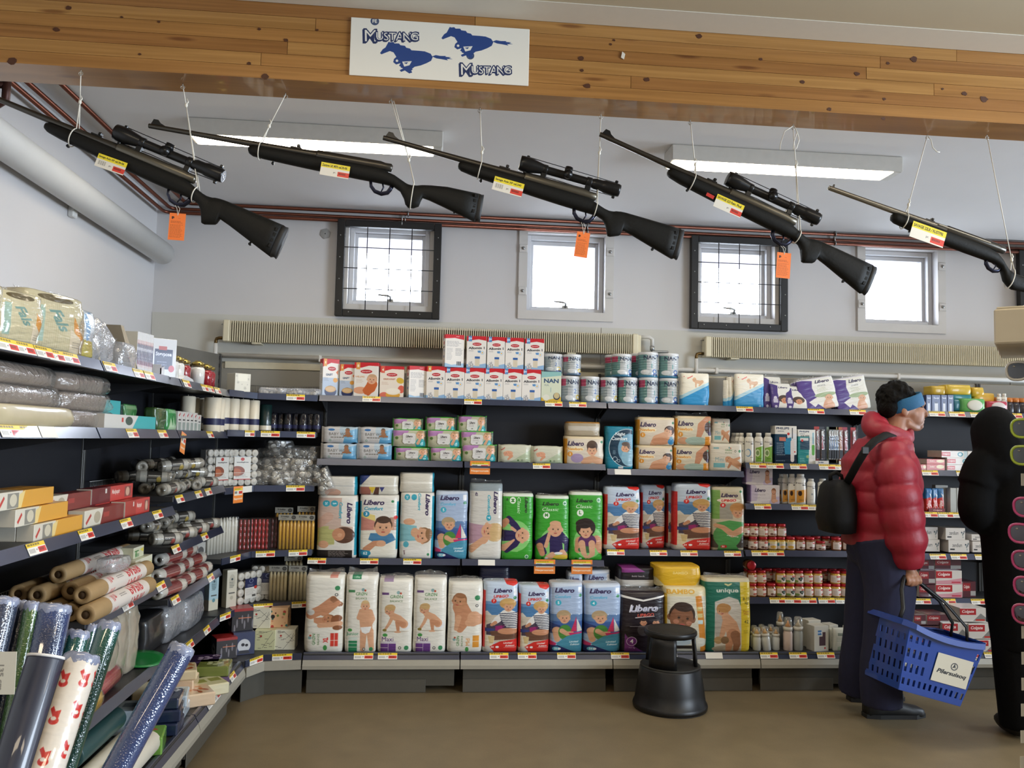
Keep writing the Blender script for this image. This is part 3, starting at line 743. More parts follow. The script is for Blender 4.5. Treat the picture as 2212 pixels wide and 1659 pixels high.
def wipe_mesh(name, w, h, d, m, seed):
 """pillow pack lying on its long edge, with a crimped seal at either end"""
 mb = MB(); rings = []; K = 16
 for t in [0, .035, .07, .1, .2, .35, .5, .65, .8, .9, .93, .965, 1]:
  e = min(t, 1-t); k = .12 if e < .05 else .62 if e < .08 else .9 if e < .12 else 1.
  hh = h/2*(.97 if e < .05 else .93 if e < .12 else 1)
  r = []
  for j in range(K):
   a = 2*math.pi*j/K; c, s_ = math.cos(a), math.sin(a)
   y = d/2+d/2*k*math.copysign(abs(c)**.5, c); z = h/2+hh*math.copysign(abs(s_)**.45, s_)
   q = mnoise.noise(Vector((t*9+seed, y*20, z*18))); r.append(((t-.5)*w, y+q*.003, z+q*.003))
  rings.append(r)
 mb.loft(rings, 0, True); return mb.mesh(name, m, (-w/2, w/2, 0, h))
def wipes(art, box, z0, label, group=None, lid=None, yf=5.22, rz=0., d=.06):
 x, w, h = placed(box[0], box[2], box[1], z0, yf)
 o = tag(link('wipes_pack', wipe_mesh('wipes_pack', w, h, d, art, box[0]), None, (x, yf, z0), (0, 0, rz)), label, 'wet wipes', group)
 if lid:
  mb = MB(); mb.prism([(a*w*.185+w*.02*0, h*.48+b*h*.30) for a, b in [(-1, -.7), (-.7, -1), (-.4, -.92), (0, -1), (.4, -.92), (.7, -1), (1, -.7), (.95, 0), (1, .75), (.75, 1), (-.75, 1), (-1, .75), (-.95, 0)]], -.004, .012)
  me = mb.mesh('flip_lid', lid, (-w*.19, w*.19, h*.18, h*.78)); link('flip_lid', me, o)
 return o
def can(art, lidm, box, z0, label, yf=5.235, group=None):
 x, w, h = placed(box[0], box[2], box[1], z0, yf); r = w/2
 mb = MB(); pr = [(r*.97, 0), (r, .004), (r, .03)]
 for i in range(1, 7): zz = .03+(h-.05)*i/7; pr += [(r, zz-.006), (r*.975, zz-.003), (r*.975, zz), (r, zz+.003)]
 pr += [(r, h-.016), (r*.985, h-.012)]
 mb.lathe(pr, 28); o = link('milk_powder_can', mb.mesh('milk_powder_can', art, (-r, r, 0, h)), None, (x, yf+r, z0)); tag(o, label, 'can', group)
 l = MB(); l.lathe([(r*.99, h-.018), (r*1.015, h-.016), (r*1.015, h-.003), (r*.98, h), (r*.9, h), (r*.88, h-.003)], 28); l.obj('lid', lidm, o)
 return o
# ------------------------------------------------------------------ goods: flat print
SK, SK2, SK3 = 'd8a582', 'c98f6c', '9a6a4c'
NAVY, TEAL, RED, GRN, WHT = '2a1b48', '37a3b8', 'd3302b', '3fae35', 'ebe8df'
def upgo(n, cnt, dim=1):
 a = Art(.45, 'c3d3e6', 230)
 a.r(0, .27, 1, .46, '4f7fae'); a.r(0, .27, 1, .31, '6f98c4'); a.p([(0, .42), (.12, .40), (.45, .56), (.5, .7), (0, .74)], 'dcd9d0'); a.r(0, .46, 1, .85, 'cfc4b2')
 a.p([(.1, .6), (.5, .52), (.8, .62), (.8, .76), (.1, .74)], '4b4152'); a.p([(.35, .62), (.62, .60), (.6, .68), (.36, .69)], '9a2a6a'); a.p([(.05, .64), (.35, .66), (.3, .7), (.05, .69)], '34407c')
 a.p([(.2, .69), (1, .66), (1, .80), (.3, .82)], '6b4a3a'); a.e(.72, .69, .3, .045, SK2); a.p([(.0, .74), (.34, .76), (.3, .95), (0, .97)], 'e6dcc4'); a.p([(.15, .76), (.34, .76), (.3, .86), (.2, .86)], 'd8bf8a')
 a.limb([(.62, .44), (.4, .53), (.3, .58)], [.05, .045, .03], 'e9e7e2'); a.p([(.5, .43), (.8, .39), (1, .44), (1, .66), (.68, .64), (.55, .56)], 'efece6')
 for i in range(9): a.p([(.46+.012*i, .44+.024*i), (1, .425+.026*i), (1, .435+.026*i), (.46+.012*i, .452+.024*i)], '23283f')
 a.limb([(.35, .57), (.25, .60)], [.025, .02], SK2)
 a.e(.70, .30, .24, .075, 'c69a5c'); a.face(.72, .345, .07, 'd3a07c', 'c69a5c', 8); a.e(.70, .27, .2, .035, 'cfa768')
 a.p([(.62, .0), (1, .0), (1, .02), (.86, .055), (.66, .03)], RED)
 a.t('Libero', .55, .12, .062, NAVY, -2, ital=True, fit=.24); a.t('UP&GO', .5, .2, .042, RED, -3, ital=True, fit=.19)
 a.c(.30, .265, .033, RED); a.t(str(n), .30, .265, .035, 'ffffff')
 a.r(.86, .09, .95, .18, 'eeeeee'); a.c(.9, .22, .022, '3d8a5a')
 a.p([(.18, .92), (.3, .88), (.5, .835), (.98, .80), (1, .99), (.35, 1), (.28, .95)], RED)
 a.t('Limited', .72, .855, .028, 'f6eee8', -2, ital=True, fit=.12); a.t('Edition', .78, .895, .028, 'f6eee8', -2, ital=True, fit=.12); a.r(.6, .918, .96, .922, 'f0c0b8')
 a.t(str(cnt), .28, .915, .03, 'ffffff'); a.e(.42, .915, .05, .016, 'ffffff'); a.e(.12, .95, .13, .05, 'd9d6d0')
 a.r(0, .12, .07, .92, RED)
 return a.mat('up pants print %s %s' % (n, cnt))
def boat(n, cnt):
 a = Art(.46, 'a9bcd8', 230)
 a.p([(0, .0), (1, 0), (1, .03), (0, .06)], 'c9d4e4'); a.r(0, .44, 1, .6, '5f7ea8'); a.r(0, .54, 1, .72, '40609a')
 for x in (.2, .45, .62, .85): a.p([(x, .445), (x+.03, .445), (x+.015, .42)], 'eef0f2')
 a.p([(0, .56), (.3, .60), (.4, .7), (0, .7)], '2b3a6e'); a.limb([(.2, .68), (.22, .80)], [.06, .04], SK)
 a.e(.45, .70, .2, .11, '4c8a3e'); a.limb([(.36, .68), (.5, .72), (.66, .71)], [.035, .03, .025], SK)
 a.e(.40, .455, .21, .075, 'b59c78'); a.face(.43, .49, .085, SK, 'b59c78', 3); a.e(.4, .42, .17, .04, 'b59c78')
 a.p([(.62, .69), (.78, .47), (.80, .69)], 'c8345e'); a.p([(.81, .69), (.80, .5), (.98, .68)], 'dcd8cc'); a.p([(.56, .71), (1, .695), (1, .72), (.6, .745)], 'd0336a')
 a.p([(.5, .76), (.75, .725), (1, .715), (1, 1), (.3, 1), (.2, .86)], '4b93ad'); a.p([(0, .82), (.2, .86), (.14, .92), (0, .9)], 'c4366a')
 a.p([(0, .89), (.25, .89), (.6, .96), (.8, 1), (0, 1)], '262a5e')
 a.t('Libero', .42, .10, .07, NAVY, 0, ital=True, fit=.27); a.t('Comfort', .38, .19, .045, '4fb3d6', 0, ital=True, fit=.22, al=.75); a.c(.24, .275, .04, '3fb0c8'); a.t(str(n), .24, .275, .045, 'ffffff')
 a.r(.84, .05, .95, .13, 'e8eaee'); a.c(.9, .17, .022, '3d8a5a')
 a.t('Limited', .72, .835, .028, 'e6f0f4', -2, ital=True, fit=.13); a.t('Edition', .75, .875, .028, 'e6f0f4', -2, ital=True, fit=.13); a.e(.2, .94, .12, .03, '5cb3c8'); a.t(str(cnt), .18, .94, .032, 'ffffff'); a.e(.29, .94, .05, .016, 'ffffff')
 return a.mat('boat print %s %s' % (n, cnt))
def classic(k):
 a = Art(.5, '3a9e2f', 230); a.r(0, .0, 1, .045, 'dfe6d8')
 if k < 2:
  a.e(.56, .73, .44, .235, '86c972')
  if k == 0:
   a.limb([(.5, .6), (.1, .74), (.25, .88)], [.07, .06, .04], '2c2350'); a.limb([(.68, .6), (.95, .72), (.92, .84)], [.07, .05, .035], '2c2350'); a.p([(.4, .58), (.75, .58), (.82, .86), (.66, .9), (.42, .88)], '2c2350')
   a.limb([(.12, .78), (.2, .9)], [.05, .04], SK2); a.limb([(.4, .58), (.3, .78)], [.025, .03], SK); a.limb([(.5, .92), (.35, .97)], [.05, .04], SK); a.limb([(.8, .88), (.9, .93)], [.05, .04], SK); a.e(.68, .89, .13, .02, 'e8e8e8'); a.e(.78, .95, .26, .035, 'd6b53c')
   a.face(.58, .51, .125, SK, None, 2); a.e(.57, .43, .17, .045, SK)
  else:
   a.limb([(.3, .72), (.25, .84)], [.07, .05], SK2); a.limb([(.8, .7), (.95, .84)], [.07, .06], SK2); a.e(.52, .72, .27, .11, '5c2f5e'); a.e(.5, .84, .25, .05, '3d6a3e')
   a.limb([(.36, .75), (.42, .88), (.5, .95)], [.05, .04, .025], SK); a.limb([(.66, .75), (.68, .9), (.58, .95)], [.05, .04, .025], SK)
   a.e(.47, .52, .29, .14, '2e2320'); a.face(.47, .57, .105, SK, '2e2320', -3); a.e(.42, .46, .25, .07, '2e2320')
  a.t('Libero', .42, .125, .058, '1f2a22', 0, ital=True, fit=.25); a.t('Classic', .42, .21, .055, 'f0f3ea', 0, ital=True, fit=.25, bold=False); a.c(.3, .305, .05, 'eef2e6'); a.t('ML'[k], .3, .3, .055, '3a8a30')
  a.c(.85, .115, .03, 'dfe8d8'); a.c(.85, .115, .02, '3d8a5a'); a.t(('48', '46')[k], .2, .97, .03, '1f2a22'); a.e(.33, .97, .05, .014, 'e8ece4')
 else:
  a.p([(0, .5), (.35, .4), (.8, .55), (.8, .75), (.5, .88), (0, .86)], '86c972'); a.e(.4, .64, .5, .235, '86c972'); a.p([(0, .55), (.4, .56), (.5, .62), (.5, .70), (.0, .72)], '2c2350')
  a.limb([(.2, .38), (.4, .48), (.52, .56)], [.045, .05, .05], '2c2350'); a.limb([(.15, .85), (.42, .76), (.5, .70)], [.045, .05, .05], '2c2350'); a.limb([(.12, .42), (.02, .47)], [.05, .05], SK2); a.limb([(.3, .52), (.42, .56)], [.025, .02], SK); a.limb([(.05, .82), (.38, .70)], [.05, .015], SK)
  a.face(.67, .63, .125, SK, None, 90)
  a.t('Libero', .76, .17, .055, '1f2a22', 90, ital=True, fit=.24); a.t('Classic', .52, .18, .055, 'f0f3ea', 90, ital=True, fit=.25, bold=False); a.c(.32, .105, .05, 'eef2e6'); a.t('M', .32, .105, .055, '3a8a30', 90); a.t('48', .14, .09, .03, '1f2a22', 90); a.c(.8, .95, .03, 'dfe8d8'); a.c(.8, .95, .02, '3d8a5a')
 return a.mat('green print %d' % k)
def comfort(k):
 a = Art(.56, 'e2dfd6', 230)
 if k == 0:     # sideways, brown haired child
  a.r(.94, .1, 1, .95, '2b93ab'); a.r(0, .04, .6, .5, 'c9b0a2'); a.p([(0, .5), (.45, .48), (.45, .78), (0, .8)], 'b9b878'); a.p([(.3, .46), (.9, .5), (.9, .56), (.3, .54)], 'c8b0a0'); a.e(.68, .63, .27, .13, '5d4032'); a.e(.55, .62, .16, .10, SK2); a.e(.58, .63, .06, .03, SK); a.limb([(.28, .34), (.05, .46)], [.07, .06], 'cba694'); a.e(.18, .78, .13, .06, SK); a.r(0, .87, .9, 1, '231d1c'); a.lines(.3, .885, .85, .99, 6, 'b8b0a8', .7)
  a.t('Libero', .80, .28, .075, NAVY, 90, ital=True, fit=.34); a.t('Comfort', .58, .24, .05, TEAL, 90, ital=True, fit=.26); a.c(.42, .13, .05, TEAL); a.c(.22, .13, .05, TEAL); a.t('26', .22, .13, .04, 'dfeef0', 90); a.t('5', .42, .13, .05, 'dfeef0', 90)
 elif k == 1:   # upright, baby on a bed
  a.r(0, .1, .045, 1, '2b93ab'); a.r(.95, .1, 1, .85, '2b93ab'); a.p([(.05, .27), (.4, .32), (.42, .42), (.05, .38)], 'e3cf7e'); a.p([(.05, .34), (.4, .41), (.42, .55), (.05, .56)], 'c9897a'); a.r(.78, .35, .95, .55, 'b98f7a'); a.e(.93, .35, .05, .03, RED); a.p([(.05, .58), (.3, .56), (.9, .62), (.95, .72), (.95, 1), (.05, 1)], 'e9e5d6')
  a.p([(.3, .6), (.85, .6), (.95, .7), (.6, .8), (.25, .7)], '4a7fa6'); a.limb([(.2, .86), (.4, .76), (.58, .76)], [.05, .04, .05], SK2); a.e(.58, .76, .12, .05, SK)
  a.e(.62, .42, .2, .09, '4d382c'); a.face(.62, .50, .145, SK, '4d382c'); a.e(.62, .39, .19, .05, '4d382c')
  a.p([(.05, .86), (.3, .88), (.25, 1), (.05, 1)], '2e6f9a'); a.e(.19, .915, .13, .045, '2d8fae'); a.t('62', .18, .915, .05, 'ffffff')
  a.t('Libero', .36, .12, .085, NAVY, 0, ital=True, fit=.30); a.t('Comfort', .36, .215, .055, '3a9ab8', 0, ital=True, fit=.27); a.c(.18, .30, .045, '2f8fb4'); a.t('3', .18, .3, .05, 'ffffff'); a.c(.84, .1, .02, '3d8a5a')
 elif k == 2:   # sideways, small baby in light blue
  a.r(.93, .05, 1, 1, '2b93ab'); a.e(.28, .44, .17, .05, SK); a.p([(0, .47), (.5, .5), (.5, .72), (0, .74)], '86bcc4'); a.e(.45, .6, .12, .07, SK); a.face(.68, .645, .135, SK, '8f6a48', 80); a.e(.86, .62, .1, .08, '8f6a48'); a.c(.2, .78, .045, '58b0c0'); a.p([(.1, .84), (.8, .8), (.85, 1), (.1, 1)], 'e9e6df'); a.t('love', .16, .9, .03, '6a4a50', 80, ital=True)
  a.t('Libero', .80, .18, .075, NAVY, 90, ital=True, fit=.33); a.t('Comfort', .56, .14, .05, TEAL, 90, ital=True, fit=.26); a.c(.4, .07, .045, TEAL); a.c(.2, .07, .045, TEAL); a.t('24', .2, .07, .035, 'dfeef0', 90); a.c(.85, .93, .02, '3d8a5a')
 else:          # sideways, fair girl
  a.r(0, .0, 1, .10, '8f9ba0'); a.p([(0, .1), (1, .1), (1, .55), (0, .55)], 'd3d0c8'); a.p([(0, .52), (.45, .55), (.45, .74), (0, .8)], 'b995a4'); a.e(.75, .64, .27, .12, 'cfae7a'); a.face(.58, .62, .12, SK, None, 80); a.e(.82, .64, .2, .12, 'cfae7a'); a.limb([(.5, .73), (.05, .9)], [.045, .06], SK); a.p([(.0, .82), (1, .76), (1, 1), (0, 1)], 'dedad0'); a.limb([(.48, .72), (.08, .86)], [.04, .05], SK)
  a.t('Libero', .78, .25, .07, NAVY, 90, ital=True, fit=.30); a.t('Comfort', .58, .28, .05, TEAL, 90, ital=True, fit=.26); a.c(.58, .45, .04, TEAL); a.t('7', .58, .45, .045, 'ffffff', 90); a.t('42', .2, .14, .04, '3a3050', 90, ital=True)
 return a.mat('comfort print %d' % k)
def grmark(a, x, y, s, rot=0.):
 ca, sa = math.cos(math.radians(rot)), math.sin(math.radians(rot))
 P = lambda dx, dy: (x+(dx*ca-dy*sa)*s/a.asp, y+(dx*sa+dy*ca)*s)
 a.t('GRØN', *P(0, 0), .24*s*.8, '3f7a3c', rot, bold=False, fit=.9*s*.8); a.t('BALANCE', *P(0, .26), .15*s*.8, '5d7a4c', rot, bold=False, fit=.9*s*.8); a.r(*P(-.34, .38), P(-.34, .38)[0]+.01, P(-.34, .38)[1]+.002, '999')if 0 else None
 q = P(.1, -.24); a.c(q[0], q[1], .1*s, '8fb0b0'); q = P(.24, -.2); a.c(q[0], q[1], .06*s, 'c04a30')
def sit(a, cx, cy, s):
 """toddler crouching and playing on the floor"""
 X = lambda x: cx+x*s/a.asp; Y = lambda y: cy+y*s
 a.e(X(.1), Y(.62), .55*s/a.asp, .03*s, '9a8a78', 0, .5)
 a.e(X(.45), Y(.35), .24*s/a.asp, .2*s, 'e4e4e2'); a.limb([(X(-.15), Y(-.12)), (X(.15), Y(.05)), (X(.38), Y(.28))], [.13*s, .17*s, .19*s], SK)
 a.limb([(X(.36), Y(.3)), (X(.1), Y(.2)), (X(.14), Y(.6))], [.13*s, .1*s, .06*s], SK2); a.e(X(.12), Y(.64), .15*s/a.asp, .04*s, SK); a.limb([(X(-.12), Y(-.05)), (X(-.25), Y(.25)), (X(-.42), Y(.52))], [.08*s, .07*s, .05*s], SK); a.e(X(-.45), Y(.56), .09*s/a.asp, .06*s, '8a7a3a')
 a.face(X(-.25), Y(-.34), .24*s, SK, 'c9a672', -18, -.25); a.e(X(-.2), Y(-.46), .2*s/a.asp, .14*s, 'c9a672')
def groen(k):
 a = Art(.46, 'eae7dc', 230)
 if k == 0:
  a.r(.62, .0, .82, .03, 'd08878'); a.c(.82, .16, .03, '3d8a5a'); a.c(.8, .245, .02, '444'+'444'); a.c(.8, .245, .012, 'eae7dc')
  a.limb([(.16, .50), (.42, .44), (.72, .30)], [.06, .06, .04], SK2); a.limb([(.72, .30), (.9, .37)], [.035, .03], SK3); a.limb([(.5, .47), (.85, .35)], [.05, .03], SK2); a.e(.16, .47, .1, .04, 'd4d4d0'); a.p([(.24, .54), (.95, .53), (.92, .60), (.5, .66), (.25, .6)], SK2); a.face(.62, .565, .075, 'bd8560', '8a5638', 95); a.e(.84, .55, .12, .045, '8a5638'); a.limb([(.4, .64), (.9, .62)], [.03, .035], SK); a.e(.85, .67, .12, .03, '8a5638')
  grmark(a, .26, .82, .2, -90); a.t('XL', .56, .83, .06, RED, -90, fit=.07); a.r(.68, .74, .87, .91, 'd8453a'); a.r(.68, .83, .87, .836, 'eae7dc'); a.r(.77, .74, .785, .91, 'eae7dc'); a.e(.55, .93, .05, .035, '4c9a50')
 elif k == 1:
  a.e(.4, .03, .3, .05, 'f6f4ee'); a.r(.2, .0, .48, .045, '2f8a5e'); a.t('11-25 kg', .34, .022, .022, 'dff0e4'); a.r(.1, .185, .3, .215, '4a8a5a'); grmark(a, .5, .235, .22)
  a.limb([(.6, .72), (.58, .95)], [.05, .035], SK); a.limb([(.8, .72), (.86, .95)], [.05, .035], SK); a.e(.57, .965, .07, .012, SK); a.e(.85, .965, .06, .012, SK); a.limb([(.64, .5), (.68, .66)], [.09, .085], SK); a.limb([(.56, .48), (.44, .54), (.5, .45)], [.035, .03, .025], SK); a.limb([(.78, .47), (.88, .56), (.8, .63)], [.04, .03, .025], SK)
  a.p([(.5, .665), (.84, .655), (.78, .73), (.66, .75), (.55, .73)], 'efefec'); a.face(.63, .39, .07, SK, 'd6b684', 0)
  a.e(.18, .70, .07, .02, '4c9a50'); a.t('Junior', .26, .755, .05, '2f8a5e', 0, bold=False, fit=.175); a.r(.14, .79, .42, .83, 'd8e4da'); a.r(.15, .84, .41, .99, '2f8a5e'); a.r(.15, .87, .41, .875, 'eae7dc'); a.r(.15, .92, .41, .925, 'eae7dc'); a.c(.62, .95, .02, '444444'); a.c(.62, .95, .012, 'eae7dc'); a.c(.84, .95, .027, '3d8a5a')
 elif k in (2, 3):
  dy = .02 if k == 2 else 0
  a.r(.1, .16+dy, .3, .19+dy, '6a4a7e'); grmark(a, .52, .215+dy, .23)
  if k == 2: a.r(.15, .0, .42, .035, 'a088a8')
  sit(a, .50, .51+dy*.5, .3)
  a.e(.22, .755, .07, .022, '4c9a50'); a.t('Maxi', .3, .81, .062, '5e3a78', 0, bold=False, fit=.155); a.r(.1, .87, .54, .985, '6a3f86'); a.r(.315, .87, .325, .985, 'eae7dc'); a.r(.1, .925, .31, .93, 'eae7dc'); a.r(.1, .845, .54, .862, 'd4cede'); a.c(.65, .93, .02, '444444'); a.c(.65, .93, .012, 'eae7dc'); a.c(.84, .93, .03, '3d8a5a')
 else:
  a.c(.83, .22, .035, '3d8a5a'); a.c(.82, .33, .02, '444444'); a.c(.82, .33, .012, 'eae7dc')
  a.limb([(.35, .35), (.5, .5), (.7, .52)], [.1, .11, .1], SK2); a.limb([(.3, .38), (.3, .52), (.34, .58)], [.05, .045, .04], SK2); a.limb([(.5, .5), (.42, .6), (.35, .66)], [.07, .06, .05], SK2); a.limb([(.75, .5), (.95, .53), (.6, .57)], [.09, .06, .05], SK); a.limb([(.3, .5), (.24, .66)], [.04, .025], SK); a.face(.32, .265, .105, 'c48e68', '9a6a48', 10, -.2)
  grmark(a, .3, .83, .2, -90); a.t('Midi', .58, .84, .055, 'e08a30', -90, bold=False, fit=.11); a.r(.72, .75, .9, .92, 'e39a3c'); a.r(.72, .83, .9, .836, 'eae7dc'); a.e(.56, .95, .05, .035, '4c9a50')
 return a.mat('balance print %d' % k)
def other(k):
 if k == 'black':
  a = Art(.65, '241c22', 230); a.p([(0, .05), (.5, .13), (1, .05), (1, .08), (.5, .16), (0, .09)], 'e8e4dc'); a.p([(.1, .98), (.1, .68), (.32, .9), (.55, 1), (.12, 1)], '7d3a8a')
  a.t('Libero', .5, .27, .13, 'e6e4ea', -2, ital=True, fit=.42); a.t('Libero', .505, .275, .11, '241c22', -2, ital=True, fit=.39); a.t('Libero', .5, .272, .10, 'cfcfe0', -2, ital=True, fit=.385); a.t('UP&GO', .55, .38, .06, 'd85a4a', -4, ital=True, fit=.24); a.p([(.32, .415), (.75, .39), (.75, .4), (.32, .43)], 'c8c0bc')
  for x in (.5, .78): a.e(x, .62, .13, .1, '4a4548'); a.face(x, .5, .055, SK2, '3a2c26', 0, .15 if x < .6 else -.15)
  a.r(.2, .56, 1, .57, '8a8488'); a.c(.25, .81, .075, 'd8c8de'); a.c(.25, .81, .066, '7d3a8a'); a.t('4', .25, .81, .075, 'ffffff'); a.t('7-11 kg', .26, .92, .03, 'd8c8de')
 elif k == 'bamboo':
  a = Art(.62, 'dcd6c2', 230); a.r(0, 0, 1, .14, 'e2d3a8'); a.t('BAMBO', .36, .07, .075, 'e0a93c', 0, fit=.40); a.p([(.70, .14), (.84, .12), (1, 1), (.84, 1)], 'd98a2c'); a.r(0, .1, .05, 1, 'd9b23c'); a.e(.35, .75, .4, .14, 'b9c6cc'); a.p([(.3, .66), (.55, .62), (.6, .8), (.42, .82)], '6d8fb8'); a.face(.38, .45, .21, '8a5c42', '3c2a22', 8, .1); a.r(.74, .3, .86, .36, 'd8c27a'); a.r(.75, .4, .87, .46, 'd8c27a'); a.r(.76, .5, .88, .56, 'cfe0e0'); a.r(.04, .89, .7, .94, '2a2420'); a.t('56', .15, .915, .03, 'ffffff'); a.e(.8, .84, .2, .07, 'e6e4d6')
 elif k == 'unique':
  a = Art(.58, '1f6f5c', 230); a.r(0, 0, 1, .045, 'd6cdb0'); a.p([(.74, .045), (1, .045), (1, 1), (.77, 1)], 'e3c733'); a.p([(.2, .31), (.32, .28), (.5, .24), (.7, .28), (.76, .38), (.78, 1), (.2, 1)], 'd3cdc2'); a.e(.3, .62, .1, .22, 'bdb8b0'); a.e(.45, .95, .3, .05, 'b0a692')
  a.t('unique', .47, .165, .075, 'e8e8dc', 0, fit=.275); a.e(.46, .08, .06, .012, 'cfc890', .4); a.e(.52, .08, .06, .012, 'cfc890', -.5); a.t('8-15', .88, .27, .04, '3a3a20', 0, bold=False); a.t('kg', .88, .33, .045, '3a3a20', 0, bold=False); a.t('Panic', .88, .44, .03, 'b86a30', 0, bold=False); a.t('Mini', .88, .475, .03, 'b86a30', 0, bold=False); a.t('42', .88, .58, .045, '3a3a20', 0, bold=False); a.lines(.82, .70, .95, .75, 2, '8a7a20')
  a.limb([(.44, .52), (.55, .62), (.6, .74)], [.055, .075, .085], SK); a.limb([(.44, .54), (.38, .7), (.34, .8)], [.04, .035, .025], SK); a.limb([(.58, .74), (.52, .85), (.5, .96)], [.065, .05, .035], SK2); a.limb([(.64, .76), (.68, .88), (.66, .95)], [.06, .045, .035], SK3); a.face(.37, .42, .085, SK, 'bd8a52', -15, -.25); a.e(.4, .395, .14, .06, 'bd8a52'); a.c(.28, .83, .05, 'bd9a6a'); a.c(.42, .83, .05, '8a6a4a')
 elif k == 'night':
  a = Art(.64, '1d7f9a', 200); a.e(.75, .5, .66, .44, 'd8e4e8'); a.e(.76, .5, .645, .43, '17384e'); a.e(.84, .52, .42, .35, '6f9fb8'); a.r(.84, 0, 1, .05, '1d7f9a'); a.r(.95, 0, 1, 1, '1d7f9a'); a.e(.84, .72, .3, .2, '8ab4c6'); a.face(.7, .5, .11, SK, '5d4c42', 60); a.e(.7, .41, .15, .05, '6a5a52')
  a.t('Night', .5, .19, .095, 'eef2f2', 0, fit=.23); a.t('Comfort', .47, .285, .085, 'eef2f2', 0, fit=.37); a.c(.32, .76, .055, 'd8e4e8'); a.c(.32, .76, .045, '17384e'); a.c(.45, .8, .035, 'd8e4e8'); a.c(.45, .8, .028, '17384e'); a.lines(.24, .56, .36, .66, 5, 'cfe0e8'); a.r(.44, .93, .62, 1, 'e4e4e4');
 elif k[:2] == 'nb':
  a = Art(1.32, 'd8cbb8' if k != 'nb3' else 'd9d2bc', 160); a.r(0, 0, .05, 1, 'd9942c'); a.r(0, 0, 1, .1, 'dccbaa')
  if k == 'nb1': a.e(.83, .47, .14, .17, '4a352a'); a.face(.80, .5, .16, SK, '4a352a', 20); a.limb([(.75, .7), (.5, .8), (.4, .95)], [.2, .17, .1], SK); a.e(.6, .85, .25, .13, SK2)
  elif k == 'nb2': a.e(.68, .35, .14, .2, '4f3a30'); a.face(.68, .5, .19, SK, '4f3a30'); a.limb([(.5, .9), (.7, .8), (.95, .92)], [.13, .12, .12], SK); a.e(.3, .78, .16, .16, 'a894b4')
  else: a.limb([(.9, .2), (.7, .35), (.62, .7)], [.2, .15, .09], SK2); a.e(.9, .4, .12, .2, '4a342a'); a.e(.2, .85, .15, .12, SK); a.e(.55, .85, .3, .14, 'a9c0b4'); a.r(.8, .7, .97, 1, 'e0952f'); a.c(.93, .6, .07, '3a2352')
  a.t('Libero', .26, .27, .17, NAVY, 0, ital=True, fit=.55); a.e(.26, .46, .22, .09, 'eee0c0'); a.t('Newborn', .25, .46, .10, 'e09a3c', 0, fit=.5); a.c(.12, .64, .085, 'e09a3c'); a.t({'nb1': '1', 'nb2': '2', 'nb3': '1'}[k], .12, .64, .09, 'fff0d8')
  if k == 'nb1': a.e(.88, .86, .09, .11, '3a86b8'); a.e(.88, .74, .05, .06, '8fb8cc')
  a.c(.93, .2, .045, '4a8a6a')
 elif k == 'mini':
  a = Art(1.25, 'e6e3d8', 150); a.r(.1, .14, .26, .2, '8cc0cc'); grmark(a, .55, .24, .36); a.c(.76, .27, .04, '555555'); a.c(.76, .27, .025, 'e6e3d8'); a.c(.9, .27, .05, '3d8a5a'); a.t('Mini', .27, .57, .15, '8fb8c4', 0, bold=False, fit=.32); a.r(.1, .7, .44, .86, '7cc0cc'); a.face(.53, .56, .13, SK, None, -50); a.limb([(.62, .62), (.8, .72), (.95, .85)], [.11, .12, .1], SK); a.limb([(.7, .6), (.9, .5)], [.06, .04], SK); a.limb([(.62, .7), (.55, .85)], [.05, .04], SK2)
 elif k == 'baby_wipe':
  a = Art(1.95, 'c9c8c8', 130); a.p([(.68, .3), (1, .1), (1, 1), (.6, 1)], '5c9cc4'); a.e(.8, .2, .3, .6, '9cc0d6', 0, .5); a.e(.28, .2, .09, .07, '3a6fa8'); a.t('BABY WIPES', .52, .46, .17, '5a564f', 0, bold=False, fit=1.2); a.lines(.26, .62, .75, .7, 1, '7d786f', .8, .9); a.lines(.34, .75, .65, .86, 2, '9a958c'); a.c(.25, .83, .06, '4a8a6a'); a.c(.25, .83, .04, 'c9c8c8'); a.face(.72, .22, .13, '9a6b4c', '3a2a22', 0); a.limb([(.72, .36), (.74, .52)], [.12, .12], '9a6b4c'); a.limb([(.72, .5), (.62, .57), (.84, .57)], [.06, .04, .05], '9a6b4c')
 elif k == 'green_wipe':
  a = Art(1.75, 'b9b79c', 130); a.r(0, 0, .05, 1, '3d8a3a'); a.r(.93, 0, 1, 1, '4a5a44'); a.r(0, 0, 1, .07, '4fae42'); a.p([(.04, .07), (.5, .07), (.42, .32), (.04, .4)], 'b27fb4'); a.c(.15, .5, .08, '5c7a3c'); a.lines(.1, .72, .3, .92, 4, '8a876c'); a.e(.82, .8, .14, .3, '2f9aa0'); a.face(.82, .32, .24, SK, 'b08f68', 8); a.limb([(.75, .78), (.82, .5)], [.08, .06], SK); a.c(.86, .82, .08, '9ad0d0')
 elif k == 'lid':
  a = Art(1.2, 'dedcd8', 60); a.t('Libero', .5, .3, .22, '3a3434', 0, ital=True, fit=.6); a.lines(.2, .47, .8, .68, 2, '8a8684'); a.t('64', .5, .82, .14, '6a6664')
 elif k == 'beige_wipe':
  a = Art(1.75, 'd0cfba', 120); a.p([(.3, 1), (1, .25), (1, 1)], 'b4bf9f'); a.t('Semper', .14, .25, .1, 'c0392b', -35, fit=.25); a.e(.3, .48, .14, .13, 'dda384'); a.limb([(.28, .5), (.4, .62), (.3, .8)], [.12, .08, .05], 'd99a78'); a.face(.22, .5, .15, 'dda384', None, -60); a.c(.6, .85, .05, '5a7a4c'); a.c(.72, .85, .05, '55'+'5d4a'); a.c(.72, .85, .03, 'b4bf9f')
 elif k == 'dark_libero':
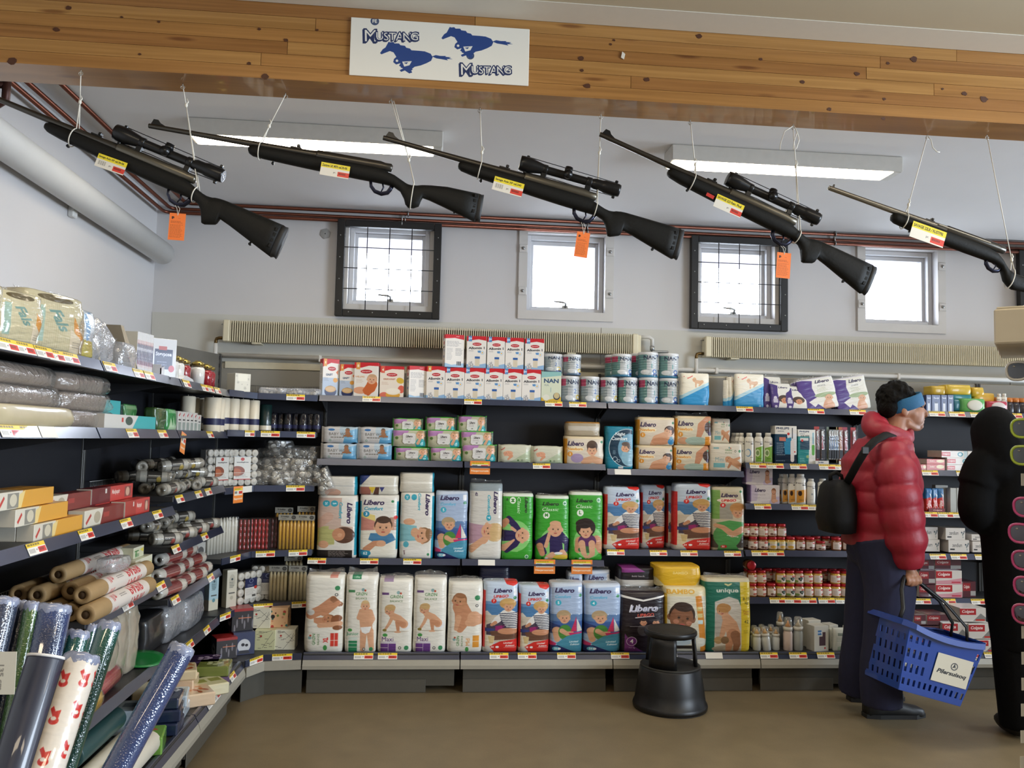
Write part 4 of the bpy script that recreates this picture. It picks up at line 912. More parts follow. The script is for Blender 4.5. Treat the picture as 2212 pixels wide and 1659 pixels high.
  a = Art(2.2, '2d2c40', 90); a.t('Libero', .5, .55, .35, '16142a', 0, ital=True, fit=1.0)
 elif k == 'pack_end':
  a = Art(2., 'd2cfc6', 80); a.r(0, .48, 1, .52, 'aeb0ae'); a.e(.4, .85, .2, .2, 'c9a08c'); a.r(.93, 0, 1, 1, '2b93ab')
 elif k == 'pack_end2':
  a = Art(2., 'd6d2c4', 80); a.p([(0, 0), (.28, 0), (.05, .5), (0, .5)], '2f3f78'); a.r(0, .5, 1, .55, 'efece2'); a.p([(0, .6), (.3, .6), (.3, 1), (0, 1)], 'a2685a'); a.p([(.25, .6), (.42, .6), (.34, .95)], 'd8b83c'); a.p([(.42, .6), (.52, .6), (.5, 1), (.36, 1)], '5a3c34'); a.p([(.52, .6), (.65, .6), (.58, .85)], '3a3f78')
 elif k == 'pack_end3':
  a = Art(2., 'd9d4c6', 80); a.r(0, .45, 1, .55, 'efebdf'); a.r(.95, 0, 1, 1, '2b93ab')
 elif k == 'yellow_end':
  a = Art(2.4, 'e0b32c', 80); a.p([(.0, .55), (.2, 1), (.85, .9), (1, .5), (1, 1), (0, 1)], 'e6d6a0'); a.t('BAMBO', .5, .3, .14, 'f0d27a', 0, fit=.8)
 elif k == 'black_end':
  a = Art(1.6, '221c22', 80); a.p([(.05, 0), (.5, 0), (.7, .2), (.05, .25)], '8a3a86'); a.r(0, .62, 1, .97, 'd8d4cc'); a.t('fold back', .5, .42, .1, 'a8a0a4', 0, fit=.6)
 elif k == 'foil':
  a = Art(1.8, 'a89a82', 60); a.r(0, 0, 1, .12, 'a0702c'); a.r(.05, .3, .95, .62, 'c4bcae')
 elif k == 'blue_mat':
  a = Art(.9, 'f0ead8', 170); a.p([(0, .78), (1, .34), (1, 1), (0, 1)], '2e93cc'); a.p([(0, .68), (1, .25), (1, .34), (0, .79)], 'b0d4e0'); a.t('Semper', .3, .13, .05, RED, -28, fit=.2); a.r(.08, .1, .1, .12, RED); a.face(.45, .2, .075, 'dfb48e', None, 10); a.limb([(.5, .26), (.65, .28), (.72, .26)], [.05, .055, .05], 'dfb48e'); a.limb([(.5, .28), (.5, .42)], [.03, .02], 'dfb48e'); a.limb([(.7, .3), (.62, .38)], [.03, .02], 'dfb48e'); a.t('50', .85, .95, .05, 'cfe6f0', 0)
 elif k == 'purple_mat':
  a = Art(.9, 'eae9e0', 170); a.p([(0, 0), (.42, .08), (.38, .3), (.45, .6), (.25, .85), (0, .9)], '56428a'); a.p([(0, .75), (.4, .76), (.62, 1), (0, 1)], '56428a'); a.p([(.22, .72), (.42, .62), (.5, .76), (.36, .9)], 'ece9e4'); a.e(.7, .56, .3, .07, 'a3b58e'); a.t('Libero', .68, .13, .1, '2c2a4a', 0, ital=True, fit=.36); a.t('mats', .65, .26, .06, '8a8a88', 0, bold=False); a.lines(.5, .33, .82, .47, 4, 'b4c0a0'); a.face(.78, .66, .11, 'e3b596', None, 12); a.limb([(.74, .8), (.76, .93)], [.1, .12], 'e3b596'); a.limb([(.66, .82), (.62, .93), (.78, .96)], [.045, .05, .05], 'dca585'); a.c(.15, .95, .035, 'dcd8e8'); a.r(0, 0, 1, .03, 'd8d6e0')
 elif k == 'purple_bag':
  a = Art(.75, 'e2e0d8', 150); a.p([(0, 0), (.35, .1), (.32, .4), (.4, .7), (.3, 1), (0, 1)], '4a3a7c'); a.t('Libero', .6, .17, .07, '2c2a4a', 0, ital=True, fit=.35); a.e(.62, .62, .28, .15, '4a3a34'); a.face(.64, .68, .13, SK2, None, 20); a.p([(.35, .9), (.9, .85), (1, 1), (.3, 1)], 'e0ded6'); a.c(.2, .58, .06, 'd8d4e4'); a.c(.2, .93, .05, 'd8d4e4'); a.r(.1, .62, .32, .78, 'c9c6d6')
 elif k == 'nursing':
  a = Art(1.65, 'd9d4d6', 130); a.r(0, 0, .03, 1, '54407a'); a.e(.05, .5, .2, .6, 'b3a4c8', 0, .5); a.e(1, .9, .35, .3, 'b3a4c8', 0, .6); a.t('Libero', .33, .27, .2, '2a2444', 0, ital=True, fit=.62); a.t('nursing pads', .33, .52, .08, '9a9498', 0, bold=False, fit=.62); a.lines(.15, .63, .4, .72, 2, 'aaa4a8'); a.limb([(.8, .5), (.8, .8)], [.12, .14], 'c9987a'); a.e(.8, .32, .08, .17, '8a5c40'); a.face(.8, .33, .13, 'd3a285', '8a5c40', 8); a.e(.84, .82, .1, .08, 'd9ac8e'); a.e(.2, .92, .2, .08, 'e8e4e0')
 elif k == 'brush1':
  a = Art(.6, '123a58', 200); a.r(0, 0, 1, .22, 'e6e4dc'); a.p([(.55, .2), (1, .2), (1, 1), (.7, 1)], 'e0e4e6'); a.p([(.4, .35), (.75, .3), (.8, .95), (.5, 1)], '2f8ab0'); a.r(0, .75, 1, 1, '10283c'); a.t('PHILIPS', .36, .065, .062, '2a3a52', 0, fit=.36); a.t('sonicare', .27, .14, .035, '2a3a52', 0, bold=False); a.c(.62, .21, .035, 'c8342c'); a.r(.08, .22, .5, .42, '26485c'); a.r(.2, .3, .5, .4, 'cf7a66'); a.lines(.08, .45, .48, .8, 7, 'c0ccd4', .7); a.limb([(.80, .06), (.80, .32)], [.012, .012], '3a4248'); a.limb([(.80, .42), (.80, .9)], [.05, .05], 'e3dedb'); a.r(.86, .66, .96, .76, 'e8e8e8'); a.c(.91, .68, .02, 'c8342c'); a.lines(.05, .91, .6, .96, 1, '9ab0c0')
 elif k == 'brush2':
  a = Art(.53, '2a8a8c', 200); a.r(0, 0, 1, .2, 'e6e6de'); a.p([(.66, .15), (1, .1), (1, 1), (.6, 1)], 'e3e6e0'); a.t('PHILIPS', .36, .06, .05, '2a3a52', 0, fit=.3); a.t('sonicare', .24, .125, .032, '2a3a52', 0, bold=False); a.t('FOR KIDS', .4, .185, .04, '2a2a2a', -2, fit=.26); a.r(.12, .24, .66, .58, '26485c'); a.r(.12, .24, .6, .32, 'd8dcd8'); a.c(.24, .32, .035, 'c8342c'); a.limb([(.87, .1), (.87, .4)], [.02, .02], '7ab0c0'); a.limb([(.87, .48), (.87, .7)], [.045, .04], '5aa83c'); a.c(.55, .78, .045, '9ab87a'); a.lines(.1, .82, .45, .97, 3, 'bfe0dc'); a.c(.76, .88, .06, 'f0f0ec')
 return a.mat('%s print' % k)
def semper(k):
 a = Art(.60, 'ebe6df', 170)
 if k in ('a1', 'a2'):
  a.p([(0, .88), (.35, .93), (1, .85), (1, 1), (0, 1)], '8fb4d8'); a.p([(0, 0), (1, 0), (1, .14), (.6, .1), (.3, .13), (0, .17)], 'c8202c'); a.r(.08, 0, .26, .17, '5a8fc4' if k == 'a1' else 'e0a050'); a.t('0+' if k == 'a1' else '6', .17, .08, .08, 'eef4fa')
  a.e(.52, .255, .23, .05, 'b8242c'); a.t('Semper', .52, .255, .04, 'f4e8e4', -3, ital=True, fit=.22); a.t('Allomin '+k[1], .5, .375, .075, '22242a', -2, fit=.5); a.lines(.1, .45, .42, .5, 2, '8a8a8e'); a.p([(.55, .46), (.72, .45), (.72, .52), (.58, .52)], '5a8fc4'); a.c(.8, .52, .055, 'a8c4dc'); a.c(.8, .52, .04, 'f0f0f0'); a.c(.8, .52, .022, 'e0a83c')
  a.p([(.49, .6), (.55, .56), (.61, .6), (.61, .64), (.49, .64)], 'e6e2d8'); a.r(.42, .64, .68, .71, '2f5fa4'); a.r(.43, .71, .67, .94, 'd9cdb6');
  for x, y, r in ((.18, .86, .045), (.27, .9, .05), (.16, .93, .05), (.3, .96, .04), (.24, .82, .03)): a.c(x, y, r, 'a9a7a8'); a.c(x-.02, y-.01, r*.5, 'dddbd8')
 elif k == 'side':
  a.p([(0, .88), (.35, .93), (1, .87), (1, 1), (0, 1)], '9fc0dc'); a.p([(0, 0), (1, 0), (1, .15), (.5, .1), (0, .13)], 'c8202c'); a.t('Semper', .66, .06, .035, 'f4d8d4', -3, ital=True); a.lines(.08, .2, .92, .38, 6, '8c8c92', .6); a.lines(.08, .42, .42, .8, 9, '8c8c92', .5, seed=3); a.lines(.55, .42, .92, .66, 6, '6c6c72', .6, seed=5); a.r(.62, .82, .85, .94, '55555a'); a.r(.66, .82, .68, .94, 'e6e6e6'); a.r(.75, .82, .77, .94, 'e6e6e6')
 elif k == 'porridge':
  a.r(0, .5, 1, 1, 'b4c2d6'); a.p([(0, 0), (1, 0), (1, .12), (.5, .1), (0, .22)], 'c8202c'); a.r(.06, 0, .24, .2, 'e0a050'); a.t('8', .15, .1, .07, 'fff0dc'); a.e(.55, .26, .24, .055, 'b8242c'); a.t('Semper', .55, .26, .04, 'f4e8e4', -3, ital=True, fit=.22); a.t('GRØT', .4, .42, .06, '33405e', -2, fit=.25); a.lines(.1, .5, .4, .6, 3, '7d869a'); a.e(.78, .56, .14, .06, 'e3a040'); a.p([(.8, .35), (.95, .28), (.92, .42)], 'd8702c'); a.e(.5, .86, .36, .15, '27315c'); a.e(.5, .80, .33, .085, 'c9a06c'); a.e(.5, .80, .27, .06, 'd6b384')
 elif k == 'gruel':
  a.p([(0, 0), (1, 0), (1, .10), (.6, .09), (.3, .15), (0, .17)], 'c8202c'); a.r(.08, 0, .24, .2, 'e0a050'); a.t('8', .16, .1, .08, 'fff0dc'); a.e(.5, .26, .24, .055, 'b8242c'); a.t('Semper', .5, .26, .04, 'f4e8e4', -3, ital=True, fit=.24); a.t('VÆLLING', .24, .41, .05, 'd09a6c', 0, fit=.23); a.lines(.1, .48, .42, .6, 4, 'cdb49a'); a.e(.28, .8, .3, .1, 'e0a27e'); a.limb([(.75, .62), (.68, .74), (.6, .9)], [.13, .13, .05], 'c8632e'); a.limb([(.6, .66), (.45, .8), (.5, .88)], [.06, .05, .04], 'c8632e'); a.face(.74, .48, .14, 'dcab8a', 'c9a27e', 6)
 else:
  a = Art(.75, 'ece0d2', 160); a.p([(0, 0), (1, 0), (1, .1), (.5, .09), (0, .2)], 'c8202c'); a.r(.05, 0, .2, .22, 'd8604c'); a.t('4', .12, .12, .09, 'fff0dc'); a.e(.5, .27, .22, .055, 'b8242c'); a.t('Semper', .5, .27, .045, 'f4e8e4', -3, ital=True, fit=.26); a.t('GRØD/GRØT', .4, .41, .055, 'b06a50', 0, fit=.38); a.lines(.08, .5, .4, .6, 3, 'c9a890'); a.e(.85, .45, .16, .09, 'd8b23c', .3); a.e(.2, .92, .2, .1, 'd8705a'); a.e(.9, .72, .14, .12, 'd8604c'); a.e(.56, .9, .3, .11, 'dca33c'); a.e(.56, .79, .31, .11, 'efe6d4'); a.e(.56, .78, .26, .08, 'f4ecdc')
 return a.mat('porridge print '+k, .35, 0, 0)
def nan(k):
 if k == 'box':
  a = Art(.70, 'd6dcc4', 160); a.p([(0, 0), (1, 0), (1, .12), (0, .2)], '8fc0bc'); a.p([(0, .85), (.4, .92), (1, .82), (1, 1), (0, 1)], 'dcb23c'); a.t('NAN', .5, .3, .14, '2a4a70', 0, fit=.52); a.t('H.A.', .28, .44, .07, '7a8a8a', 0, bold=False); a.t('1', .48, .6, .16, '9ab4b4', 0, bold=False); a.e(.26, .85, .17, .1, 'e3e3d4'); a.c(.78, .8, .12, '28304c'); a.c(.78, .78, .1, 'c9b88a')
  return a.mat('nan carton print', .35, 0, 0)
 side, num, nc, badge = k
 a = Art(.82, 'b9bec0', 150); a.r(0, 0, .32, 1, '5f8a86' if num == '1' else '8d9a9e'); a.r(0, .1, .22, .36, 'b03a5c') if side else a.p([(.7, .0), (1, 0), (1, .25)], '2a3f80'); a.r(0, .92, 1, 1, '3a7a9a' if num == '1' else '5a7288')
 x = .62 if side else .48
 a.t('Nestlé', x, .07, .05, '444444', 0, ital=True); a.t('NAN', x, .22, .17, '27344e', 0, fit=.5); a.t('PRO', x-.16, .40, .08, '6a7478', 0, bold=False); a.t(num, x+.1, .56, .18, nc, 0, bold=False); a.e(x-.22, .8, .2, .1, 'd6dadb'); a.c(x+.26, .78, .095, badge); a.c(x+.26, .78, .055, 'c9ccd0'); a.e(x+.26, .9, .16, .035, '27346a')
 return a.mat('milk powder print %s%s' % (num, side), .3, .4, 0)
# ------------------------------------------------------------------ goods on the back wall shelves
ZT, Z2, Z2C, Z3, Z3C, ZB = 1.722, 1.334, 1.307, .735, .803, .232
S1, S2_, S3_ = semper('a1'), semper('a2'), semper('side')
# top shelf: cartons
carton([semper('porridge'), S3_], (697, 778, 726), ZT, 'blue porridge carton turned at an angle, first carton from the corner', rz=.42, wh=(.105, .235), x=xu(713, 5.25, ZT), yf=5.255, d=.065, group=None)
carton([semper('porridge'), S3_], (733, 787, 768), ZT, 'blue porridge carton half hidden behind the baby gruel carton', yf=5.262)
carton([semper('gruel'), S3_], (764, 783, 817), ZT, 'white gruel carton with a baby in orange clothes', rz=-.10, yf=5.24)
carton([semper('corn'), S3_], (820, 791, 872), ZT, 'low porridge carton showing a white bowl and sweetcorn', yf=5.235)
carton([S3_, S2_], (872, 786, 921), ZT, 'white milk carton turned to show its back text, beside the sweetcorn porridge', rz=.30, wh=(.115, .205), x=xu(902, 5.25, ZT), yf=5.235, d=.068)
carton([S2_, S3_], (921, 791, 960.5), ZT, 'white infant milk carton marked two with an orange corner tab')
LOW = [(961, 1002.5), (1003, 1045.5), (1046, 1086), (1086.5, 1126.5), (1127, 1168)]
for i, (a, b) in enumerate(LOW):
 carton([S1, S3_], (a, 794+i, b), ZT, 'white infant milk carton, lower row, %s from the carton marked two' % ordn(i), group='infant milk cartons in the lower row')
ZU = ZT+placed(1003, 1045, 795, ZT, 5.23)[2]+.001
carton([S3_, S1], (957, 722, 1004), ZU, 'white infant milk carton turned to show its back, on top of the lower row', rz=.22, wh=(.122, .206), x=xu(981, 5.23, ZU), yf=5.225, d=.068)
for i, (a, b) in enumerate([(1008, 1050), (1052, 1090.5), (1091.5, 1131), (1134, 1175)]):
 carton([S1, S3_], (a, 726+1.8*i, b), ZU, 'white infant milk carton marked one, upper row, %s after the turned carton' % ordn(i), group='infant milk cartons in the upper row')
carton([nan('box'), MATS['porridge print side']], (1169, 803, 1212), ZT, 'pale green and yellow infant milk carton between cartons and cans', yf=5.232)
lid_m = mat('white plastic lid', 'd9dadb', .35, var=.02)
n2s, n2f = nan((1, '2', '3f66a8', 'd0b43c')), nan((0, '2', '3f66a8', 'd0b43c')); n1s, n1f = nan((1, '1', '2f8a86', '4a78b8')), nan((0, '1', '2f8a86', '3f6ab0'))
for i, (a, v, b, ar) in enumerate([(1214, 812, 1254, n2s), (1257, 813, 1298, n2s), (1300, 815, 1337, n2s), (1339, 815, 1381, n1s), (1385, 815, 1426, n1s), (1429, 817, 1471, n1f)]):
 can(ar, lid_m, (a, v, b), ZT, 'silver milk powder can marked %s, lower row, %s from the yellow carton' % ('two two two one one one'.split()[i], ordn(i)), group='milk powder cans in the lower row')
ZC = ZT+placed(1385, 1426, 815, ZT, 5.235)[2]+.001
for i, (a, v, b, ar, yf, lb) in enumerate([(1178, 764, 1218, n2f, 5.245, 'silver milk powder can marked two on the yellow carton, beside the white cartons'), (1219, 765, 1258, n2s, 5.235, 'silver milk powder can marked two in the upper row, away from the cartons'),
  (1326, 764, 1369, n1s, 5.235, 'first milk powder can marked one in the upper row'), (1384, 760, 1426, n1f, 5.232, 'milk powder can marked one standing highest in the upper row'), (1429, 763, 1471, n1f, 5.235, 'last milk powder can of the upper row, beside the blue bag'),
  (1311, 766, 1352, n1s, 5.345, 'milk powder can at the back of the upper row, behind its first can'), (1366, 763, 1405, n1s, 5.345, 'milk powder can at the back of the upper row, between two front cans')]):
 can(ar, lid_m, (a, v, b), ZC if i else ZC+.012, lb, yf=yf, group='milk powder cans in the upper row')
for i, (a, b) in enumerate([(1311, 1352), (1366, 1405)]):   # the cans that carry the back ones
 x, w, h = placed(a, b, 816, ZT, 5.345); r = w/2
 o = can(n1s, lid_m, (a, 816, b), ZT, 'milk powder can at the back of the lower row, %s hidden one' % ordn(i), yf=5.345, group='milk powder cans at the back')
 o.scale.z = (ZC-ZT-.001)/h
# top shelf: changing mats
bm = other('blue_mat'); pm = other('purple_mat'); pb = other('purple_bag')
bag(bm, (1472, 806, 1533), ZT, 'white and blue bag of changing mats next to the milk cans', 'changing mats', 'changing_mat_bag', d=.07, seal=.012, bulge=.006)
for i, (a, v, b, y, rz) in enumerate([(1562, 822, 1590, 5.28, .9), (1570, 815, 1600, 5.27, .75), (1588, 808, 1652, 5.225, .1)]):
 bag(bm, (a, v, b), ZT, ['thin blue and white mat bag seen edge on, outermost of three', 'thin blue and white mat bag seen edge on, in the middle of three', 'white and blue bag of changing mats beside the purple bags'][i], 'changing mats', 'changing_mat_bag', yf=y, d=.035, seal=.02, bulge=.004, rz=rz)
for i, (a, v, b, y, t) in enumerate([(1650, 813, 1690, 5.27, -.12), (1668, 826, 1712, 5.23, -.22), (1698, 832, 1745, 5.225, -.26)]):
 bag(pb, (a, v, b), ZT, ['purple and white baby bag standing at the back beside the blue bag', 'purple and white baby bag leaning in front of another', 'low purple and white baby bag lying against the tall mat packs'][i], 'baby goods', 'purple_baby_bag', yf=y, d=.03, seal=.03, bulge=.004, tilt=t)
def lean(a, v, b, y, lab, k, sh=.35):
 o = bag(pm, (a, v, b), ZT, lab, 'changing mats', 'changing_mat_pack', yf=y, d=.022, seal=.02, bulge=.002)
 o.rotation_euler = (-.10, -.19, 0); return o
for i in range(3): lean(1722+i*6, 815+2*(2-i), 1802+i*6, 5.30-.032*i, '%s purple and white mat pack of the leaning row beside the purple bags' % ['rearmost', 'middle', 'front'][i], i)
for i in range(3): lean(1800+i*6, 813+2*(2-i), 1872+i*6, 5.30-.032*i, '%s purple and white mat pack of the leaning row behind the shopper' % ['rearmost', 'middle', 'front'][i], i)

# second shelf: wipes and newborn packs
bw = other('baby_wipe'); gw = other('green_wipe'); ow = other('beige_wipe'); ld = other('lid')
h1 = placed(695, 770, 957, Z2, 5.22)[2]
for i, (a, v, b, z) in enumerate([(692, 957, 770, Z2), (770, 957, 846, Z2), (694, 921, 773, Z2+h1), (773, 922, 849, Z2+h1)]):
 wipes(bw, (a, v, b), z, 'grey and blue pack of baby wipes, %s stack from the corner, %s' % (ordn(i % 2), ('bottom', 'top')[i//2]), 'grey and blue baby wipes')
h2 = placed(855, 926, 966, Z2, 5.22)[2]
for i, (a, v, b, z, y) in enumerate([(852, 966, 928, Z2, 5.215), (928, 966, 1000, Z2, 5.215), (996, 959, 1074, Z2, 5.215), (846, 927, 922, Z2+h2, 5.22), (921, 928, 996, Z2+h2, 5.22), (994, 931, 1066, Z2+h2+.004, 5.22), (848, 903, 914, Z2+2*h2, 5.25), (919, 900, 986, Z2+2*h2, 5.25), (988, 897, 1052, Z2+2*h2+.004, 5.25)]):
 wipes(gw, (a, v, b), z, 'green edged wipes pack, %s row of its stack, %s from the corner' % (('bottom', 'middle', 'top')[i//3], ordn(i % 3)), 'green edged wipes packs', ld, yf=y)
wipes(ow, (1077, 960, 1148), Z2, 'pale beige wipes pack beside the green edged stack'); wipes(ow, (1148, 963, 1217), Z2, 'pale beige wipes pack beside the newborn diapers')
nb1, nb2, nb3, mini = other('nb1'), other('nb2'), other('nb3'), other('mini')
bag(nb2, (1221, 942, 1305), Z2, 'small beige newborn diaper pack under a foil topped pack', d=.13, seal=.012)
hn = placed(1221, 1305, 942, Z2, 5.215)[2]
bag(other('foil'), (1224, 911, 1298), Z2+hn, 'newborn diaper pack lying on top, showing its plain folded end', d=.14, seal=0, bulge=.006)
bag(other('night'), (1309, 921, 1369), Z2C, 'teal night diaper pack with white lettering', d=.11, seal=.008, bulge=.008)
z0 = Z2C
hA = placed(1378, 1455, 962, z0, 5.215)[2]
bag(nb1, (1376, 962, 1455), z0, 'brown newborn diaper pack, lower one beside the teal night pack', d=.12, seal=.012); bag(nb1, (1378, 901, 1459), z0+hA, 'brown newborn diaper pack, upper one beside the teal night pack', d=.12, seal=.014)
hB = placed(1456, 1535, 962, z0, 5.215)[2]
bag(nb3, (1457, 962, 1534), z0, 'cream newborn diaper pack, lower one in the middle of the shelf', d=.12, seal=.01); bag(nb3, (1460, 898, 1538), z0+hB, 'cream newborn diaper pack, upper one with loose clear film', d=.12, seal=.03)
bag(mini, (1534, 958, 1604), z0, 'white mini diaper pack at the end of the shelf, lower one', d=.10, seal=.014); hC = placed(1534, 1604, 958, z0, 5.215)[2]
bag(mini, (1539, 904, 1578), z0+hC, 'white mini diaper pack half hidden on top at the shelf end', yf=5.26, d=.10, seal=.012)
for i in range(3): bag(nb1, (1352+i*6, 905, 1376+i*6), z0+hA*.98, 'dark newborn pack edge at the back, %s of three behind the brown packs' % ordn(i), yf=5.33+.02*(2-i), d=.015, seal=0, bulge=.002) if 0 else None

# third shelf: tall packs
def two(art, box, z, lab, vt=None, top=None, tlab=None, **k):
 bag(art, box, z, lab, **k)
 if top:
  h = placed(*box[:3:2], box[1], z, 5.215)[2]; bag(top, (box[0]+2, vt, box[2]+2), z+h, tlab, seal=0, bulge=.010, d=.13, yf=5.22)
two(comfort(0), (683, 1070, 770), Z3, 'pale diaper pack lying sideways with a brown haired child, first on its shelf', 1029, other('pack_end'), 'white diaper pack end with a pink mark, on top of the first sideways pack', seal=.008)
two(comfort(1), (774, 1069, 859), Z3, 'white diaper pack marked three with a smiling baby lying on a bed', 1027, other('pack_end2'), 'diaper pack end with blue corner and yellow flag, on top of the baby pack', seal=.008)
two(comfort(2), (862, 1064, 936), Z3, 'white diaper pack turned sideways with a sleeping baby in light blue', 1021, other('pack_end3'), 'plain cream diaper pack end on top of the sleeping baby pack', seal=.008)
bag(boat(5, 50), (939, 1061, 1009), Z3, 'blue boat diaper pack marked five on the middle shelf', seal=.012)
bag(comfort(3), (1012, 1044, 1084), Z3, 'white sideways diaper pack with a fair haired girl, beside the green packs', seal=.03, bulge=.018)
gl = ['green diaper pack turned sideways, first of three', 'green diaper pack marked M with a bald baby in dark blue', 'green diaper pack marked L with a dark haired child']
for (a, v, b, k), l in zip([(1084, 1066, 1151, 2), (1157, 1071, 1229, 0), (1230, 1063, 1302, 1)], gl): bag(classic(k), (a, v, b), Z3, l, seal=.018)
u5, u6, u7 = upgo(5, 42), upgo(6, 38), upgo(7, 34)
bag(u5, (1306, 1052, 1383), Z3C, 'red and blue diaper pack marked five with a boy in stripes', seal=.012); bag(u6, (1384, 1048, 1437), Z3C, 'red and blue diaper pack marked six, pushed back in shadow on the middle shelf', yf=5.30, seal=.012)
bag(u7, (1441, 1050, 1470), Z3C, 'red and blue diaper pack mostly hidden behind the one marked seven', yf=5.33, seal=.01); bag(u7, (1457, 1045, 1538), Z3C, 'red and blue diaper pack marked seven on the middle shelf', seal=.014)
def up8():
 a = Art(.42, 'cfc7ae', 230); a.r(0, .05, .22, .5, '7fae5a'); a.p([(.2, .28), (.6, .26), (.6, .5), (.2, .5)], 'a9a59a'); a.r(0, .75, 1, .95, '4a443e'); a.e(.45, .76, .42, .2, '5aa05e'); a.p([(.1, .56), (.5, .52), (.95, .55), (.98, .72), (.7, .9), (.85, 1), (.15, 1), (.2, .8)], '58a35c'); a.limb([(.9, .66), (.6, .74), (.3, .63), (.1, .60)], [.05, .045, .035, .03], SK); a.e(.75, .33, .24, .085, 'c9935c'); a.face(.76, .40, .085, SK, 'c9935c', 5); a.e(.72, .32, .2, .045, 'c9935c')
 a.t('Libero', .5, .13, .06, NAVY, 0, ital=True, fit=.22); a.e(.48, .21, .36, .035, 'efe6d6'); a.t('UP&GO', .48, .21, .042, RED, -2, ital=True, fit=.19); a.c(.3, .285, .035, RED); a.t('8', .3, .285, .04, 'ffffff'); a.t('every move', .6, .77, .025, 'eef0e6', 10, ital=True); a.e(.34, .93, .1, .025, RED); a.t('30', .32, .93, .03, 'ffffff'); a.c(.86, .07, .018, '3d8a5a')
 return a.mat('up pants print 8')
bag(up8(), (1539, 1052, 1609), Z3C, 'green and cream diaper pack marked eight with a curly haired child', seal=.016, bulge=.014)

# bottom shelf
yb = 4.962
LB = ['white diaper pack marked XL lying sideways, first on the bottom shelf', 'white junior diaper pack with a standing toddler and green marks', 'white maxi diaper pack with a crouching toddler, nearest the junior pack', 'white maxi diaper pack with a crouching toddler, next to the midi pack', 'white midi diaper pack lying sideways with a baby and orange marks',
      'red and blue diaper pack marked seven on the bottom shelf', 'red and blue diaper pack marked six on the bottom shelf', 'blue boat diaper pack marked five on the bottom shelf', 'blue boat diaper pack marked four on the bottom shelf', 'black diaper pack marked four behind the step stool', 'cream and orange diaper pack with a smiling baby behind the step stool', 'green and yellow diaper pack with a bare toddler, last on the bottom shelf']
specs = [(groen(0), (656, 1243, 741), .035), (groen(1), (743, 1243, 813), .04), (groen(2), (815, 1251, 890), .03), (groen(3), (891, 1249, 963), .04), (groen(4), (966, 1257, 1042), .03), (upgo(7, 34), (1042, 1257, 1118), .016), (upgo(6, 38), (1119, 1265, 1187), .016), (boat(5, 50), (1187, 1260, 1259), .02), (boat(4, 54), (1261, 1262, 1341), .025), (other('black'), (1339, 1278, 1437), .03), (other('bamboo'), (1436, 1268, 1528), .01), (other('unique'), (1522, 1250, 1623), .03)]
for (a, box, s), l in zip(specs, LB): bag(a, box, ZB, l, yf=yb, d=.15, seal=s, bulge=.016)
bag(other('black_end'), (1340, 1227, 1417), .232+.36, 'black diaper pack end with white flap, lying above the black pack', yf=5.10, d=.2, seal=0, bulge=.006)
bag(other('yellow_end'), (1420, 1224, 1517), .232+.375, 'yellow diaper pack lying on top of the cream and orange pack', yf=5.02, d=.24, seal=0, bulge=.012)
bag(other('dark_libero'), (1031, 1222, 1100), ZB, 'dark blue diaper pack standing at the back of the bottom shelf', yf=5.32, d=.1, seal=0)
for i, (a, b, v) in enumerate([(1225, 1258, 1236), (1262, 1318, 1232)]): bag(MATS['boat print 5 50'], (a, v, b), ZB, ['blue boat diaper pack end seen behind the one marked five', 'blue boat diaper pack end seen behind the one marked four'][i], yf=5.20, d=.12, seal=.03)
for i, (a, b, v, y) in enumerate([(1349, 1402, 1300, 5.25), (1432, 1512, 1300, 5.24)]): bag([MATS['black print'], MATS['bamboo print']][i], (a, v, b), ZB, ['black diaper pack at the back carrying the black pack end', 'cream diaper pack at the back carrying the yellow pack'][i], yf=y, d=.15, seal=0)
# ------------------------------------------------------------------ goods on the last bays
def jar_art(k):
 a = Art(1.5, 'e6d9cf', 60); a.e(.72, .17, .24, .13, 'c0392b'); a.t('Semper', .72, .17, .1, 'f4e8e4', 0, ital=True, fit=.3); a.lines(.08, .3, .45, .6, 4, '9a8f88')
 if k == 0: a.e(.35, .8, .15, .14, '6b3f33'); a.e(.7, .85, .2, .14, '8a5a44')
 if k == 1: a.r(0, .0, 1, .3, 'e8d9a8'); a.e(.5, .75, .3, .2, 'd8a83c'); a.r(.02, .2, .14, .6, '4a8a90')
 if k == 2: a.p([(.5, .3), (.72, .25), (.8, .45), (.6, .85), (.35, .6), (.32, .38)], '24382c'); a.t('mini', .56, .5, .1, 'e8e4d8'); a.e(.15, .85, .18, .16, '7a9a4c')
 if k == 3: a.e(.75, .8, .22, .14, 'b55a3a'); a.lines(.08, .62, .6, .9, 3, 'a0908a')
 return a.mat('jar label print %d' % k, .4, .2, 0)
JL = [jar_art(k) for k in range(4)]
lid_r = mat('red jar lid', 'b3202a', .32, .2, var=.05)
FOOD = [mat('baby food '+n, c, .12, spec=.6, var=.06, coat=.6) for n, c in (('brown', '8f5a38'), ('orange', 'c07a3a'), ('yellow', 'd2a84a'), ('pale', 'c8b088'))]
def jar_me(food, lab, r=.0325, h=.083):
 mb = MB(); mb.lathe([(r*.9, 0), (r, .006), (r, h*.62), (r*.98, h*.70), (r*.80, h*.80), (r*.80, h*.86)], 16)
 body = mb.mesh('jar', food)
 l = MB(); l.loft([[((r+.0006)*math.sin(a), r-0-(r+.0006)*math.cos(a)-r, z) for a in [(-1.25+2.5*j/10) for j in range(11)]] for z in (h*.12, h*.66)], 0, True, False, False)
 lab_ = l.mesh('label', lab, (-r, r, h*.12, h*.66))
 d = MB(); d.lathe([(r*.86, h*.80), (r*.90, h*.82), (r*.90, h*.97), (r*.86, h), (r*.2, h-.001)], 18)
 return body, lab_, d.mesh('lid', lid_r)
JAR = {}
